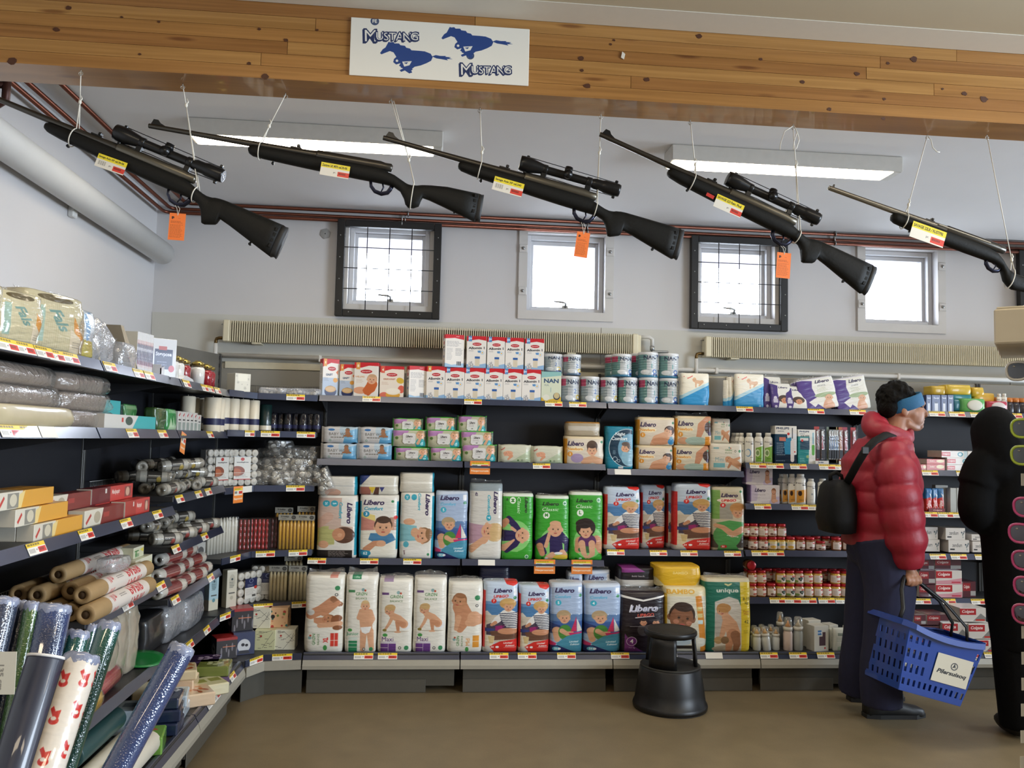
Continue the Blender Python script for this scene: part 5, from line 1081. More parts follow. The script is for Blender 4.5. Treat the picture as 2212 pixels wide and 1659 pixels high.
def jar(x, y, z, food, lab, label, group, small=1.):
 k = (food, lab)
 if k not in JAR: JAR[k] = jar_me(FOOD[food], JL[lab])
 b, l, d = JAR[k]
 o = tag(link('baby_food_jar', b, None, (x, y, z), (0, 0, rnd.uniform(-.25, .25))), label, 'jar', group)
 link('label', l, o); link('lid', d, o); o.scale = (1, 1, small); return o
JH = .0835
def jar_row(us, y, z, foods, labs, rowname, group, small=None):
 for i, u in enumerate(us):
  jar(xu(u, y, z+.04), y, z, foods[i], labs[i], 'red-lidded baby food jar, %s, %s from diaper side' % (rowname, ordn(i)), group, (small or {}).get(i, 1.))
Y0 = 5.262; Z4, Z5 = .808, .511
g4 = 'jars on the upper jar shelf'
jar_row([1626, 1648, 1668, 1686, 1707, 1728, 1749, 1772, 1806, 1829], Y0, Z4, [0, 0, 2, 2, 2, 0, 0, 0, 0, 0], [0, 0, 1, 1, 1, 0, 0, 0, 3, 0], 'bottom row of upper jar shelf', g4, {7: .7})
jar_row([1609, 1627, 1648, 1667, 1687], Y0+.004, Z4+JH, [0, 3, 3, 0, 0], [0, 0, 3, 0, 3], 'second row of upper jar shelf', g4)
jar_row([1614, 1636, 1657, 1677, 1699, 1720, 1741, 1762, 1783, 1803, 1824], Y0+.07, Z4, [0]*11, [0, 0, 3, 0, 0, 3, 0, 0, 0, 3, 0], 'back row of upper jar shelf', g4)
g5 = 'jars on the lower jar shelf'
f5 = [3, 1, 1, 0, 2, 2, 3, 2, 2, 2, 2, 2]; l5 = [0, 3, 3, 0, 2, 2, 2, 3, 3, 3, 3, 3]
jar_row([1607, 1624, 1644, 1665, 1686, 1706, 1726, 1746, 1766, 1785, 1805, 1825], Y0, Z5, f5, l5, 'bottom row of lower jar shelf', g5)
jar_row([1624, 1644, 1686, 1706, 1725, 1745, 1765, 1804, 1825], Y0+.004, Z5+JH, [1, 1, 2, 2, 3, 2, 2, 2, 2], [3, 3, 2, 2, 2, 3, 3, 3, 3], 'second row of lower jar shelf', g5)
jar_row([1616, 1636, 1658, 1677, 1697, 1717, 1737, 1757, 1777, 1797, 1817], Y0+.075, Z5+JH, [0]*11, [0]*11, 'back row of lower jar shelf', g5)
jar_row([1616, 1636, 1658, 1677, 1697, 1717, 1737, 1757, 1777, 1797, 1817], Y0+.075, Z5, [0]*11, [0]*11, 'lowest back row of lower jar shelf', g5)
p = ay(1621, 1211, 5.24)
o = jar(0, 0, 0, 0, 0, 'baby food jar lying on its side with its red lid to the front', g5); o.location = (p.x, 5.30, Z5+2*JH+.034); o.rotation_euler = (math.pi/2, 0, 0)
for k in (0, 1): jar(xu(1616+20*k, 5.30, Z5+.12), 5.29+.0*k, Z5+JH*1.0, 0, 0, ['', ''][k], g5) if 0 else None

# bottles
def bot_art(c, k):
 a = Art(.5, 'e4e3da', 120)
 a.t('Neutral', .5, .3, .05, '3a3a3a', 0, bold=False, fit=.42); a.r(.55, .35, .9, .38, '2a2a2a')
 if k == 'b': a.e(.3, .66, .3, .13, '6fa0c8'); a.e(.24, .66, .24, .10, 'e4e3da'); a.lines(.5, .8, .9, .86, 1, '444444')
 elif k == 'g': a.p([(.1, .5), (1, .42), (1, .95), (.1, .95)], '7aae3c'); a.e(.3, .66, .24, .12, 'd8e4c0'); a.e(.3, .66, .16, .08, '7a9a5c'); a.lines(.3, .83, .9, .88, 1, '2a3a2a')
 elif k == 'o': a.p([(.1, .55), (1, .5), (1, .9), (.1, .95)], 'd89a3c'); a.c(.35, .64, .08, '3a2a22'); a.c(.28, .59, .03, '3a2a22'); a.c(.42, .59, .03, '3a2a22'); a.lines(.3, .84, .8, .9, 1, '5a4a3a')
 else: a.e(.5, .6, .1, .04, '9aa0a8'); a.lines(.3, .8, .7, .85, 1, '9a9a9a')
 return a.mat('bottle print '+k, .3, .3, 0)
BP = {k: bot_art(0, k) for k in 'bgow'}
cap_w = mat('white bottle cap', 'e0dfd6', .3)
def bottle(k, u0, v0, u1, z, y, label, group=None, waist=0., cap=.12):
 x, w, h = placed(u0, u1, v0, z, y); r = w/2
 mb = MB(); pr = [(r*.86, 0), (r*.97, h*.02)]
 for i in range(1, 9):
  t = i/9; pr.append((r*(1-waist*(1-math.sin(math.pi*min(1, t*1.1)))), h*(.02+.76*t)))
 pr += [(r*.95, h*(.82)), (r*.72, h*(1-cap)-.003), (r*.6, h*(1-cap))]
 mb.lathe(pr, 20, 0, Matrix.Diagonal((1, .62, 1, 1)))
 o = tag(link('shampoo_bottle', mb.mesh('shampoo_bottle', BP[k], (-r, r, 0, h)), None, (x, y+r*.62, z)), label, 'bottle', group)
 c = MB(); c.lathe([(r*.62, h*(1-cap)), (r*.62, h*.985), (r*.56, h)], 18, 0, Matrix.Diagonal((1, .75, 1, 1))); c.obj('cap', cap_w, o); return o
ZD2, ZD3 = 1.363, 1.103
gb = 'white bottles beside the toothbrush boxes'
for k, u0, u1, lb in [('b', 1611, 1630.5, 'white bottle with a blue mark, nearest the mini diapers'), ('g', 1631.5, 1650.5, 'white bottle with a green label, next to the blue marked bottle'), ('g', 1651.5, 1671.5, 'white bottle with a green label, next to the toothbrush box')]:
 bottle(k, u0, 935, u1, ZD2, 5.225, lb, gb)
for i, (a, b, y) in enumerate([(1597, 1610, 5.25), (1588, 1602, 5.30), (1579, 1593, 5.35)]): bottle('w', a, 935, b, ZD2, y, 'plain white bottle in the row behind, %s from the front' % ordn(i), gb)
gc = 'white lotion bottles'
for k, u0, v0, u1, lb, y in [('o', 1720, 1024, 1745, 'white curved bottle with an orange label', 5.225), ('o', 1704, 1024, 1722, 'white curved bottle beside the orange label one, half shaded', 5.245), ('w', 1745, 1034, 1764, 'plain white bottle next to the orange label bottle', 5.225), ('w', 1769, 1034, 1791, 'plain white bottle beside the black shoulder bag', 5.225), ('w', 1792, 1036, 1806, 'white bottle mostly hidden by the black shoulder bag', 5.24)]:
 bottle(k, u0, v0, u1, ZD3, y, lb, gc, .12, .10)
for i, (a, b, y) in enumerate([(1690, 1708, 5.28), (1682, 1700, 5.33)]): bottle('o', a, 1024, b, ZD3, y, 'curved white bottle in shadow, %s behind the orange label pair' % ordn(i), gc, .12)
carton([other('brush1')], (1674, 920, 1721), ZD2, 'tall electric toothbrush carton with blue and white front', 'toothbrush carton', 'toothbrush_carton', 5.222, .075)
carton([other('brush2')], (1724, 928, 1761.5), ZD2, 'teal toothbrush carton with a green handled brush', 'toothbrush carton', 'toothbrush_carton', 5.222, .07)
nu = other('nursing')
carton([nu], (1621, 1048, 1684), ZD3, 'white and purple nursing pad carton, lower one', 'carton', 'nursing_pad_carton', 5.222, .07)
hh = placed(1621, 1684, 1048, ZD3, 5.222)[2]
carton([nu], (1611, 1009, 1669), ZD3+hh+.001, 'white and purple nursing pad carton, upper one', 'carton', 'nursing_pad_carton', 5.255, .07)
# hanging toothbrush packs: card, clear cover, brush
def brush_pack(u, y, z, col, col2, label, group, h=.235, w=.034):
 x = xu(u, y, z+.1)
 t = thing('toothbrush_pack', label, 'toothbrush', (x, y, z), 0, group)
 a = 'toothbrush card '+col
 MB().box(-w/2, .012, 0, w/2, .0135, h, 0).obj('card', mat(a, col, .5), t)
 mb = MB(); mb.tube([(0, .002, .03), (0, .002, h*.45), (0, .0025, h*.62), (0, .002, h*.8)], [.0065, .0055, .0035, .0035], 8); mb.box(-.005, -.006, h*.74, .005, .004, h*.88, 1, .002)
 mb.obj('brush', [mat('brush handle '+col2, col2, .3), mat('white bristles', 'dcdcd8', .7)], t)
 c = MB(); c.box(-w*.42, -.008, .02, w*.42, .012, h*.93, 0, .004); c.obj('cover', film, t)
 MB().box(-w*.3, -.0088, h*.12, w*.3, -.0081, h*.36).obj('label', mat('dark name strip', '2a2c34', .5), t)
g = 'hanging toothbrush packs'
for i, (u, c, c2) in enumerate([(1766, 'a8342c', '3a3a44'), (1777, '33363f', 'b8304a'), (1793, '6a7a6a', '2f6fa8'), (1798, '8a8a6a', '2f6fa8'), (1803, '5f7f5f', '2f6fa8'), (1808, '9a8a4a', '2f6fa8'), (1816, 'b0562c', 'c87a2c'), (1827, '9a2f44', 'c03a5a'), (1845, 'a8242c', 'b8303a')]):
 brush_pack(u, 5.232+.0*i, ZD2+.012, c, c2, 'toothbrush pack on %s card, %s from the teal carton' % (['red', 'black', 'green', 'olive', 'dark green', 'yellow', 'orange', 'crimson', 'bright red'][i], ordn(i)), g)
for i, u in enumerate((1775, 1826)):
 x = xu(u, 5.212, ZD2); b = Art(4, 'dcdbd4', 40); b.t('Jordan', .4, .5, .6, '27315c', 0, ital=True, fit=1.8)
 mb = MB(); mb.box(-.045, 0, 0, .045, .006, .022); tag(link('brand_strip', mb.mesh('brand_strip', b.mat('brush strip print', .4, 0, 0), (-.045, .045, 0, .022)), None, (x, 5.206, ZD2+.003)), 'white name strip in front of the toothbrush packs, %s from the teal carton' % ordn(i), 'sign')
# baby bottles and boxes on the bottom shelf
clear = film_mat('clear bottle plastic', 'e4e6e2', .22, .06, .7, .05)
def baby_bottle(u0, v0, u1, y, label, tilt=0., nip='d9a04a', body='cfd2cf'):
 z = ZB; x, w, h = placed(u0, u1, v0, z, y); r = w/2
 t = tag(link('baby_bottle', None, None, (x, y+r, z), (0, tilt, 0)), label, 'baby bottle', 'baby bottles on the bottom shelf')
 a = MB(); a.lathe([(r*.85, 0), (r*.95, .004), (r*.93, h*.3), (r*.95, h*.5), (r*.85, h*.56), (r*.8, h*.6)], 16); a.obj('bottle', mat('milky bottle '+body, body, .2, spec=.5, coat=.5), t)
 b = MB(); b.lathe([(r*.92, h*.60), (r*.92, h*.70), (r*.8, h*.71)], 18); b.obj('collar', mat('bottle collar', 'dcd9d0', .4), t)
 n = MB(); n.lathe([(r*.6, h*.71), (r*.45, h*.77), (r*.22, h*.82), (r*.2, h*.87), (r*.05, h*.89)], 12); n.obj('teat', mat('teat '+nip, nip, .35), t)
 c = MB(); c.lathe([(r*.86, h*.70), (r*.82, h*.86), (r*.7, h*.98), (r*.4, h)], 16); c.obj('cap', clear, t)
for a in [(1629, 1356, 1648, 4.99, 'short baby bottle with white collar next to the green diaper pack'), (1651, 1354, 1670, 4.985, 'clear baby bottle leaning over, second from the green diaper pack', -.12), (1671, 1356, 1688, 5.0, 'short baby bottle with a pinkish collar'), (1696, 1335, 1717, 4.985, 'tall pink baby bottle with an orange teat', 0, 'd88a2c', 'd8c4ba'), (1718, 1334, 1740, 4.985, 'tall grey baby bottle beside the boxes', 0, 'c9b89a', 'a9aeac'),
          (1640, 1350, 1656, 5.05, 'baby bottle at the back between the two short ones'), (1660, 1350, 1676, 5.06, 'baby bottle at the back behind the leaning one'), (1624, 1352, 1640, 5.06, 'baby bottle at the back against the green pack'), (1680, 1323, 1697, 5.10, 'dark baby bottle standing at the back', 0, 'd9a04a', '5a5f62')]:
 baby_bottle(a[0], a[1], a[2], a[3], *a[4:])
def mam():
 a = Art(.8, 'd3d0c4', 120); a.r(.25, .18, .5, .36, '2f6fb0'); a.t('care', .375, .27, .07, 'e8eef4'); a.p([(.58, .25), (.78, .25), (.78, .78), (.35, .78), (.35, .42), (.58, .42)], '4a3038'); a.c(.74, .88, .04, 'c8342c'); return a.mat('blister box print', .4, .1, 0)
mm = mam()
for i, (a, v, b, y) in enumerate([(1757, 1352, 1792, 4.985), (1745, 1340, 1775, 5.08), (1790, 1350, 1812, 5.05)]):
 carton([mm, mat('pale box side', 'bcb9ae', .5)], (a, v, b), ZB, ['pale carton with a blue square beside the baby bottles', 'pale carton standing behind the blue square carton', 'pale carton behind the soft tube'][i], 'carton', 'bottle_carton', y, .08, rz=.2)
def tube_art():
 a = Art(.6, 'd6d8cc', 90); a.r(.3, .2, .7, .32, '4a5a4c', .6); a.lines(.2, .4, .8, .6, 3, '8a9084'); a.p([(.3, .8), (.7, .75), (.65, .95), (.3, .95)], 'b0c0a8'); return a.mat('lotion tube print', .35, .2, 0)
ta = tube_art()
for i, (a, v, b, y) in enumerate([(1801, 1357, 1826, 4.985), (1824, 1352, 1840, 5.0), (1792, 1358, 1804, 5.03)]):
 bag(ta, (a, v, b), ZB, ['pale green lotion tube beside the blue square carton', 'pale lotion tube next to the shopper in red', 'pale lotion tube pushed back beside the carton'][i], 'tube', 'lotion_tube', y, .03, .006, bulge=.01)

# bay between the two shoppers
ZE, ZE2, ZE3, ZE4, ZE5 = 1.726, 1.339, 1.067, .798, .510
def tp(k):
 a = Art(3.2, 'e2ddd6', 60)
 if k == 'white': a.r(0, .2, .34, .8, 'c83a34'); a.t('Colgate', .18, .5, .3, 'f4e8e4', 0, ital=True, fit=.85); a.c(.72, .5, .34, '2f8a9a'); a.c(.72, .5, .2, 'cfe0e4'); a.r(.86, 0, 1, 1, 'b9d0d4')
 elif k == 'red': a.r(0, 0, 1, 1, 'c8442c'); a.e(.75, .4, .22, .3, 'e8d9a8'); a.t('Zendium', .3, .4, .26, 'f0e0c8', 0, fit=.9)
 elif k == 'aqua': a.p([(.1, .3), (.6, .2), (1, .5), (1, .8), (.6, .45), (.1, .5)], 'c8342c'); a.p([(.3, .5), (.9, .6), (1, .95), (.7, .7)], '2f5aa0')
 elif k == 'zend': a.t('zendium', .42, .42, .32, '3a3a3a', 0, bold=False, fit=1.5); a.r(.08, .7, .3, .82, '3a3a3a'); [a.c(.8+.16*rnd.random(), .2+.65*rnd.random(), .07, ['5a6a6a', '8a9a9a', '3a4a5a'][i % 3]) for i in range(9)]
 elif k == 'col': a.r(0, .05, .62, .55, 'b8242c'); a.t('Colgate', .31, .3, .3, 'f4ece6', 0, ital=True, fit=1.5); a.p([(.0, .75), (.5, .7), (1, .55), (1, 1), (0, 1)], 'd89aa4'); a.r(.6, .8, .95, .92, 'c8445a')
 elif k == 'colg': a.r(0, .05, .62, .5, 'b8242c'); a.t('Colgate', .31, .28, .28, 'f4ece6', 0, ital=True, fit=1.5); a.p([(.5, .95), (.8, .4), (1, .7), (1, .95)], '8a8a88'); a.r(.6, .82, .95, .93, 'c8342c')
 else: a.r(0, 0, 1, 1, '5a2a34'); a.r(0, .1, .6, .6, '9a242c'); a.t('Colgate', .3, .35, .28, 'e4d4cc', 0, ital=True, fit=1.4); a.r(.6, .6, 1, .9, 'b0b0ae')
 return a.mat('toothpaste print '+k, .3, .3, 0)
TP = {k: tp(k) for k in ('white', 'red', 'aqua', 'zend', 'col', 'colg', 'dark')}
end_w = mat('toothpaste box end', 'd3cdc6', .4)
def tbox(k, u0, v0, u1, v1, zs, y, label, group, d=.16, rz=0.):
 """a box seen in a stack; zs = shelf; v1 = its lower edge"""
 z0 = max(zs, zv(v1, xu(u0, y, zs), y)); x0, x1 = xu(u0, y, z0), xu(u1, y, z0); h = zv(v0, x0, y)-z0-.001
 return tag(link('toothpaste_box', carton_mesh('toothpaste_box', x1-x0, h, d, [TP[k], end_w], .0008), None, ((x0+x1)/2, y, z0), (0, 0, rz)), label, 'toothpaste box', group)
g = 'toothpaste boxes on the second shelf'
for i, (k, a, v0, b, v1) in enumerate([('red', 2002, 1002, 2041, 1017), ('red', 2002, 991, 2041, 1002), ('white', 2046, 1003, 2096, 1017), ('white', 2046, 988, 2100, 1003), ('white', 2034, 973, 2090, 988), ('aqua', 2091, 974, 2122, 1017), ('red', 1986, 1003, 2001, 1017)]):
 tbox(k, a, v0, b, v1, ZE2, 5.225, ['lower red toothpaste box of a pair beside the shopper', 'upper red toothpaste box of a pair beside the shopper', 'lowest white toothpaste box of three', 'middle white toothpaste box of three', 'topmost white toothpaste box of three', 'tall white toothpaste box with red and blue wave', 'red toothpaste box half hidden by the red jacket'][i], g)
for i in range(5): tbox('red', 1985+i*10, 974, 1994+i*10, 988, ZE2+.07, 5.28, 'dark toothpaste box end at the back, %s from the shopper' % ordn(i), g, .1) if 0 else None
g = 'zendium boxes'
for i, (k, a, v0, b, v1) in enumerate([('zend', 2049, 1166, 2094, 1193), ('zend', 2043, 1140, 2085, 1166), ('zend', 2101, 1169, 2136, 1193), ('zend', 2099, 1154, 2136, 1168), ('zend', 1984, 1165, 2030, 1191), ('zend', 1986, 1138, 2026, 1165)]):
 tbox(k, a, v0, b, v1, ZE4, 5.222 if i < 4 else 5.25, ['lower white toothpaste box of the middle stack on the fourth shelf', 'upper white toothpaste box of the middle stack on the fourth shelf', 'lower white toothpaste box beside the shopper in black', 'upper white toothpaste box beside the shopper in black', 'lower white toothpaste box beside the red sleeve', 'upper white toothpaste box beside the red sleeve'][i], 'white toothpaste boxes on the fourth shelf')
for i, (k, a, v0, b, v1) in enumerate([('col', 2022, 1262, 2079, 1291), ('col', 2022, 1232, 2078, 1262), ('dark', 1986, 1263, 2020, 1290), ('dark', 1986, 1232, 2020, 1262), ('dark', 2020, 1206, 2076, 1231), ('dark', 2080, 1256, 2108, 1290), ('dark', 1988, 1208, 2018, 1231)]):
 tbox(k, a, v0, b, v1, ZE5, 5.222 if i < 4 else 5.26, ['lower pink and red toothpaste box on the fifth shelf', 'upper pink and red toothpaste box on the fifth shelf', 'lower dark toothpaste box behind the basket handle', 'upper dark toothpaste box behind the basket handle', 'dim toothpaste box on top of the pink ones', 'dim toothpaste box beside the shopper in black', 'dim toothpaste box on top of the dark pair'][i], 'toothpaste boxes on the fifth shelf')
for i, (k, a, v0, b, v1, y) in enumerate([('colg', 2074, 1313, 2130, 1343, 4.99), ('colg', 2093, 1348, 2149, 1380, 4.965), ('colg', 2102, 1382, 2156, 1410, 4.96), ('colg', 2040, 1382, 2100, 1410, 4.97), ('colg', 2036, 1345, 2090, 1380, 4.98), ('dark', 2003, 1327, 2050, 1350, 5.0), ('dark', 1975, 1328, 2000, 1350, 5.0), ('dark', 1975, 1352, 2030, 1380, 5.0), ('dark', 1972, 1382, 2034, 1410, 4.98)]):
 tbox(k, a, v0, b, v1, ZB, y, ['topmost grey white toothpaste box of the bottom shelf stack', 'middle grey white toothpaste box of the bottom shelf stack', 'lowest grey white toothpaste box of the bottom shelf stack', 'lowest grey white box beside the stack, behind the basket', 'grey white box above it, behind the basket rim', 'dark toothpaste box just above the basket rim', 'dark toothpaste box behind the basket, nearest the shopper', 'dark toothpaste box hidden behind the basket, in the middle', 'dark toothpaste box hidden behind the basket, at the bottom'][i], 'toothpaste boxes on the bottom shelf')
# red and blue tubes in a tray, small cartons
def tube_col():
 a = Art(.35, 'c8342c', 120); a.p([(0, 0), (1, 0), (1, .35), (0, .45)], '2f6fa8'); a.p([(.5, .2), (1, .3), (1, .5)], 'd8dce0'); a.t('Colgate', .5, .72, .25, 'f0e0dc', -80, ital=True, fit=.4); return a.mat('red tube print', .3, .4, 0)
tc_ = tube_col(); zt_ = ZE3+.03
t = thing('tube_tray', 'dark red display tray holding toothpaste tubes', 'display tray', (xu(2024, 5.222, ZE3), 5.222, ZE3))
a = Art(4.4, '7a1c24', 40); a.t('Colgate', .55, .5, .5, 'e8b8b4', 0, ital=True, fit=2.4); mb = MB(); mb.box(-.056, 0, 0, .056, .004, .025); link('front', mb.mesh('front', a.mat('tray print', .4, .1, 0), (-.056, .056, 0, .025)), t)
MB().box(-.056, .004, 0, .056, .10, .004).box(-.056, .004, 0, -.053, .1, .025).box(.053, .004, 0, .056, .1, .025).obj('tray', mat('dark red card', '6a1a20', .5), t)
for i, (a, b) in enumerate([(1999, 2013), (2013, 2025), (2025, 2038)]): bag(tc_, (a, 1055, b), ZE3+.005, 'red and blue toothpaste tube in the tray, %s from the shopper' % ordn(i), 'tube', 'toothpaste_tube', 5.235, .035, 0, bulge=.006, rz=.15-.15*i)
for i, (k, a, v0, b, y) in enumerate([('zend', 2021, 1048, 2048, 5.29), ('zend', 2053, 1054, 2066, 5.24), ('zend', 2067, 1054, 2078, 5.24)]): carton([mat('pale grey carton', 'b9bcb8', .4)], (a, v0, b), ZE3, ['pale grey carton standing behind the toothpaste tubes', 'slim clear carton beside the tube tray', 'slim clear carton next to the shopper in black'][i], 'carton', 'slim_carton', y, .04)
# top shelf: wet wipe boxes, blue tubs
def wbox(u0, v0, u1, v1, y, col, label, lid=None, z=None):
 x0, x1 = xu(u0, y, 1.8), xu(u1, y, 1.8); z0 = z if z is not None else max(ZE, zv(v1, x0, y)); h = zv(v0, x0, y)-z0
 w = x1-x0; o = tag(link('wipes_box', soft_mesh('wipes_box', w, h, .11, mat('wipes box '+col, col, .3, coat=.4), u0, .01, puff=.25, rough_=.002), None, ((x0+x1)/2, y, z0)), label, 'wet wipes', 'coloured wipes packs on the top shelf')
 if lid:
  mb = MB(); mb.lathe([(.5, 0), (.5, .004), (.42, .007)], 24, 0, Matrix.Translation((0, -.009, h*.5)) @ Matrix.Rotation(math.pi/2, 4, 'X') @ Matrix.Diagonal((w*.62, h*.78, 1, 1))); mb.obj('lid', mat('wipes lid '+lid, lid, .35), o)
wbox(2077, 860, 2130, 890, 5.222, '5fae5c', 'green wipes box with a large white oval lid', 'd8d8cc'); wbox(2131, 866, 2178, 888, 5.225, 'b8304c', 'red wipes box with a white oval lid', 'd8d0d0')
wbox(2050, 847, 2101, 862, 5.28, '2f8a9a', 'teal wipes pack lying under the yellow packs', z=ZE+.075); wbox(2043, 830, 2100, 848, 5.27, 'd8b83c', 'large yellow wipes pack on top of the teal one', z=ZE+.12); wbox(2100, 836, 2127, 848, 5.28, 'd8b43c', 'small yellow wipes pack beside the large one', z=ZE+.11); wbox(2104, 848, 2150, 863, 5.28, 'd8b03c', 'yellow wipes pack lying over the red box', z=ZE+.07); wbox(2012, 833, 2044, 848, 5.28, 'd2b03c', 'yellow wipes pack nearest the shopper in red', z=ZE+.115)
wbox(2058, 862, 2078, 888, 5.25, '2f7f94', 'teal wipes pack standing behind the green box'); wbox(2020, 848, 2052, 888, 5.35, '7a4a5a', 'dull red wipes pack at the back of the top shelf', z=ZE); wbox(2100, 863, 2150, 889, 5.36, '3a7a4a', 'dark green wipes pack at the back', z=ZE)
def blue_lab():
 a = Art(.8, '27386e', 60); a.t('Zendyl', .5, .2, .13, 'dfe4f0', 0, fit=.5); a.r(.3, .45, .7, .95, 'cfd4dc'); a.r(.32, .4, .68, .5, '1c2850'); return a.mat('blue tub print', .35, .3, 0)
bl = blue_lab()
for i, (a, b) in enumerate([(2001, 2012), (2013, 2032), (2033, 2046), (2047, 2060)]): carton([bl], (a, 853, b), ZE, 'small blue carton on the top shelf, %s from the shopper in red' % ordn(i), 'carton', 'blue_carton', 5.225, .04)
for i, (a, b) in enumerate([(2155, 2166), (2166, 2178)]): bottle('w', a, 850, b, ZE, 5.25, 'pale lotion bottle beside the red wipes box, %s from it' % ordn(i), None, .1, .15)
for i in range(6):
 u = 2150+i*14; x = xu(u, 5.3, ZE+.1); mb = MB(); mb.lathe([(.024, 0), (.026, .006), (.025, .025), (.018, .03)], 14, 1); mb.lathe([(.03, -.08), (.032, -.07), (.032, -.02), (.024, 0)], 16, 0)
 tag(mb.obj('dark_bottle', [mat('dark bottle', '2a2832', .3, coat=.4), mat('orange cap', 'c8782c', .4)], None, None, (x, 5.30, ZE+.082)), 'dark bottle with an orange cap, %s behind the red wipes box' % ordn(i), 'bottle', 'dark bottles with orange caps')
# ------------------------------------------------------------------ goods along the left wall and in the corner
H90 = math.pi/2
def sbox(mats, y0, y1, z0, h, xf, d, label, cat='carton', name='carton', group=None, rz=0.):
 w = y1-y0; return tag(link(name, carton_mesh(name, w, h, d, mats, .001), None, (xf, (y0+y1)/2, z0), (0, 0, H90+rz)), label, cat, group)
def sbag(art, y0, y1, z0, h, xf, d, label, cat, name, seal=.03, seed=1, group=None, tilt=0., roll=0., bulge=.012, puff=.1, rz=0.):
 w = y1-y0; o = link(name, soft_mesh(name, w, h, d, art, seed, bulge, puff=puff, rough_=.008), None, (xf, (y0+y1)/2, z0), (tilt, roll, H90+rz)); tag(o, label, cat, group)
 if seal: c = crimp(w, seal, d, seed, o); c.location.z = h-.008
 return o
def rollobj(name, a, b, r, m, label, cat, group=None, core=.35, corem=None, band=None, wrap=None, seg=18):
 """a roll lying from a to b, with a hollow core; band = (material, from, to) round the middle"""
 a, b = Vector(a), Vector(b); d = b-a; L = d.length; q = d.to_track_quat('Z', 'X')
 mb = MB(); mb.lathe([(r*core, L*.02), (r*core, 0), (r*.97, 0), (r, .003), (r*1.0, L-.003), (r*.97, L), (r*core, L), (r*core, L*.98)], seg, 0)
 o = link(name, mb.mesh(name, m), None, a); o.rotation_mode = 'QUATERNION'; o.rotation_quaternion = q; tag(o, label, cat, group)
 if corem: c = MB(); c.lathe([(r*core*.98, .004), (r*core*.98, L-.004)], seg, 0, None, True, True); c.obj('core', corem, o)
 if band: c = MB(); c.lathe([(r*1.012, L*band[1]), (r*1.012, L*band[2])], seg, 0, None, True, False); me = c.mesh('label', band[0], None); rolluv(me, L*band[1], L*band[2]); link('label', me, o)
 if wrap: c = MB(); c.lathe([(r*.5, -.012), (r*1.02, -.002), (r*1.06, L*.1), (r*1.04, L*.5), (r*1.07, L*.9), (r*1.02, L+.002), (r*.5, L+.014)], seg, 0, None, True, False); c.obj('wrapper', wrap, o)
 return o
def rolluv(me, z0, z1):
 l = me.uv_layers.new(name='print'); uv = []
 for p in me.polygons:
  vs = [me.vertices[me.loops[i].vertex_index].co for i in p.loop_indices]; an = [math.atan2(v.y, v.x)/(2*math.pi) % 1 for v in vs]
  if max(an)-min(an) > .5: an = [x+1 if x < .5 else x for x in an]
  for v, x in zip(vs, an): uv += [(v.z-z0)/(z1-z0), (x*3) % 1 if False else x*2.]
 l.data.foreach_set('uv', uv);
YL1, YL2, YL3, YL3b, YL4b, YL5, YL5b = 1.718, 1.486, 1.147, 1.192, .967, .834, .736
# --- top shelf
def sticks():
 a = Art(.75, 'c2b897', 170)
 for i in range(26): a.r(.05+i*.036, .1, .055+i*.036, 1, 'a39872', .6)
 a.e(.45, .1, .3, .06, '5d5238'); a.r(.12, .25, .24, .85, '9ab0a0'); a.t('Fals', .5, .45, .16, '6f8f86', 62, ital=True, fit=.4); a.p([(.75, .35), (1, .65), (1, .85), (.78, .6)], 'c98a3c'); a.p([(.7, .55), (1, .8), (1, 1), (.72, .95)], 'd0c2a8'); a.lines(.76, .78, .95, .9, 3, '7a7468'); return a.mat('stick pack print', .18, .8, .8)
sp_ = sticks(); clr = film_mat('crinkled clear bag', 'e8ebf2', .30, .12, .9, 1., 30)
sbag(sp_, 2.57, 2.83, YL1, .185, -1.18, .13, 'beige clear wrapped pack with teal lettering, next to the slim clear pack', 'food pack', 'stick_pack', .02, 3, 'beige packs on the top shelf', roll=0, rz=-.25)
sbag(sp_, 2.38, 2.565, YL1, .150, -1.18, .13, 'beige clear wrapped pack with teal lettering, second from the slim clear pack', 'food pack', 'stick_pack', .02, 5, 'beige packs on the top shelf', rz=-.25)
sbag(sp_, 2.20, 2.375, YL1, .150, -1.18, .13, 'beige clear wrapped pack cut off by the picture edge', 'food pack', 'stick_pack', .02, 6, 'beige packs on the top shelf')
sbag(clr, 2.15, 2.55, YL1+.10, .19, -1.33, .14, 'large crinkled clear bag behind the beige packs', 'bag', 'clear_bag', .02, 9, puff=.3)
sbag(mat('folded clear packs', 'b9b8bd', .3, coat=.5), 2.15, 2.5, YL1, .10, -1.335, .13, 'grey folded pack under the large clear bag', 'bag', 'folded_pack', 0, 4)
def blueyel():
 a = Art(.5, 'b9c2c8', 120); a.r(0, .62, 1, 1, 'b3a653'); a.e(.6, .25, .3, .2, 'dfe6ee'); a.p([(.2, .1), (.6, .0), (.5, .6), (.3, .65)], '8fb0cf'); a.r(0, 0, .16, 1, '9a8a70'); return a.mat('slim pack print', .12, .9, 1.)
sbag(blueyel(), 2.86, 2.985, YL1, .165, -1.18, .07, 'slim clear pack with a yellow base between beige packs and wooden cutlery', 'food pack', 'slim_pack', .015, 8)
wood = mat('pale wood cutlery', 'cdb98d', .6, var=.15, scale=40)
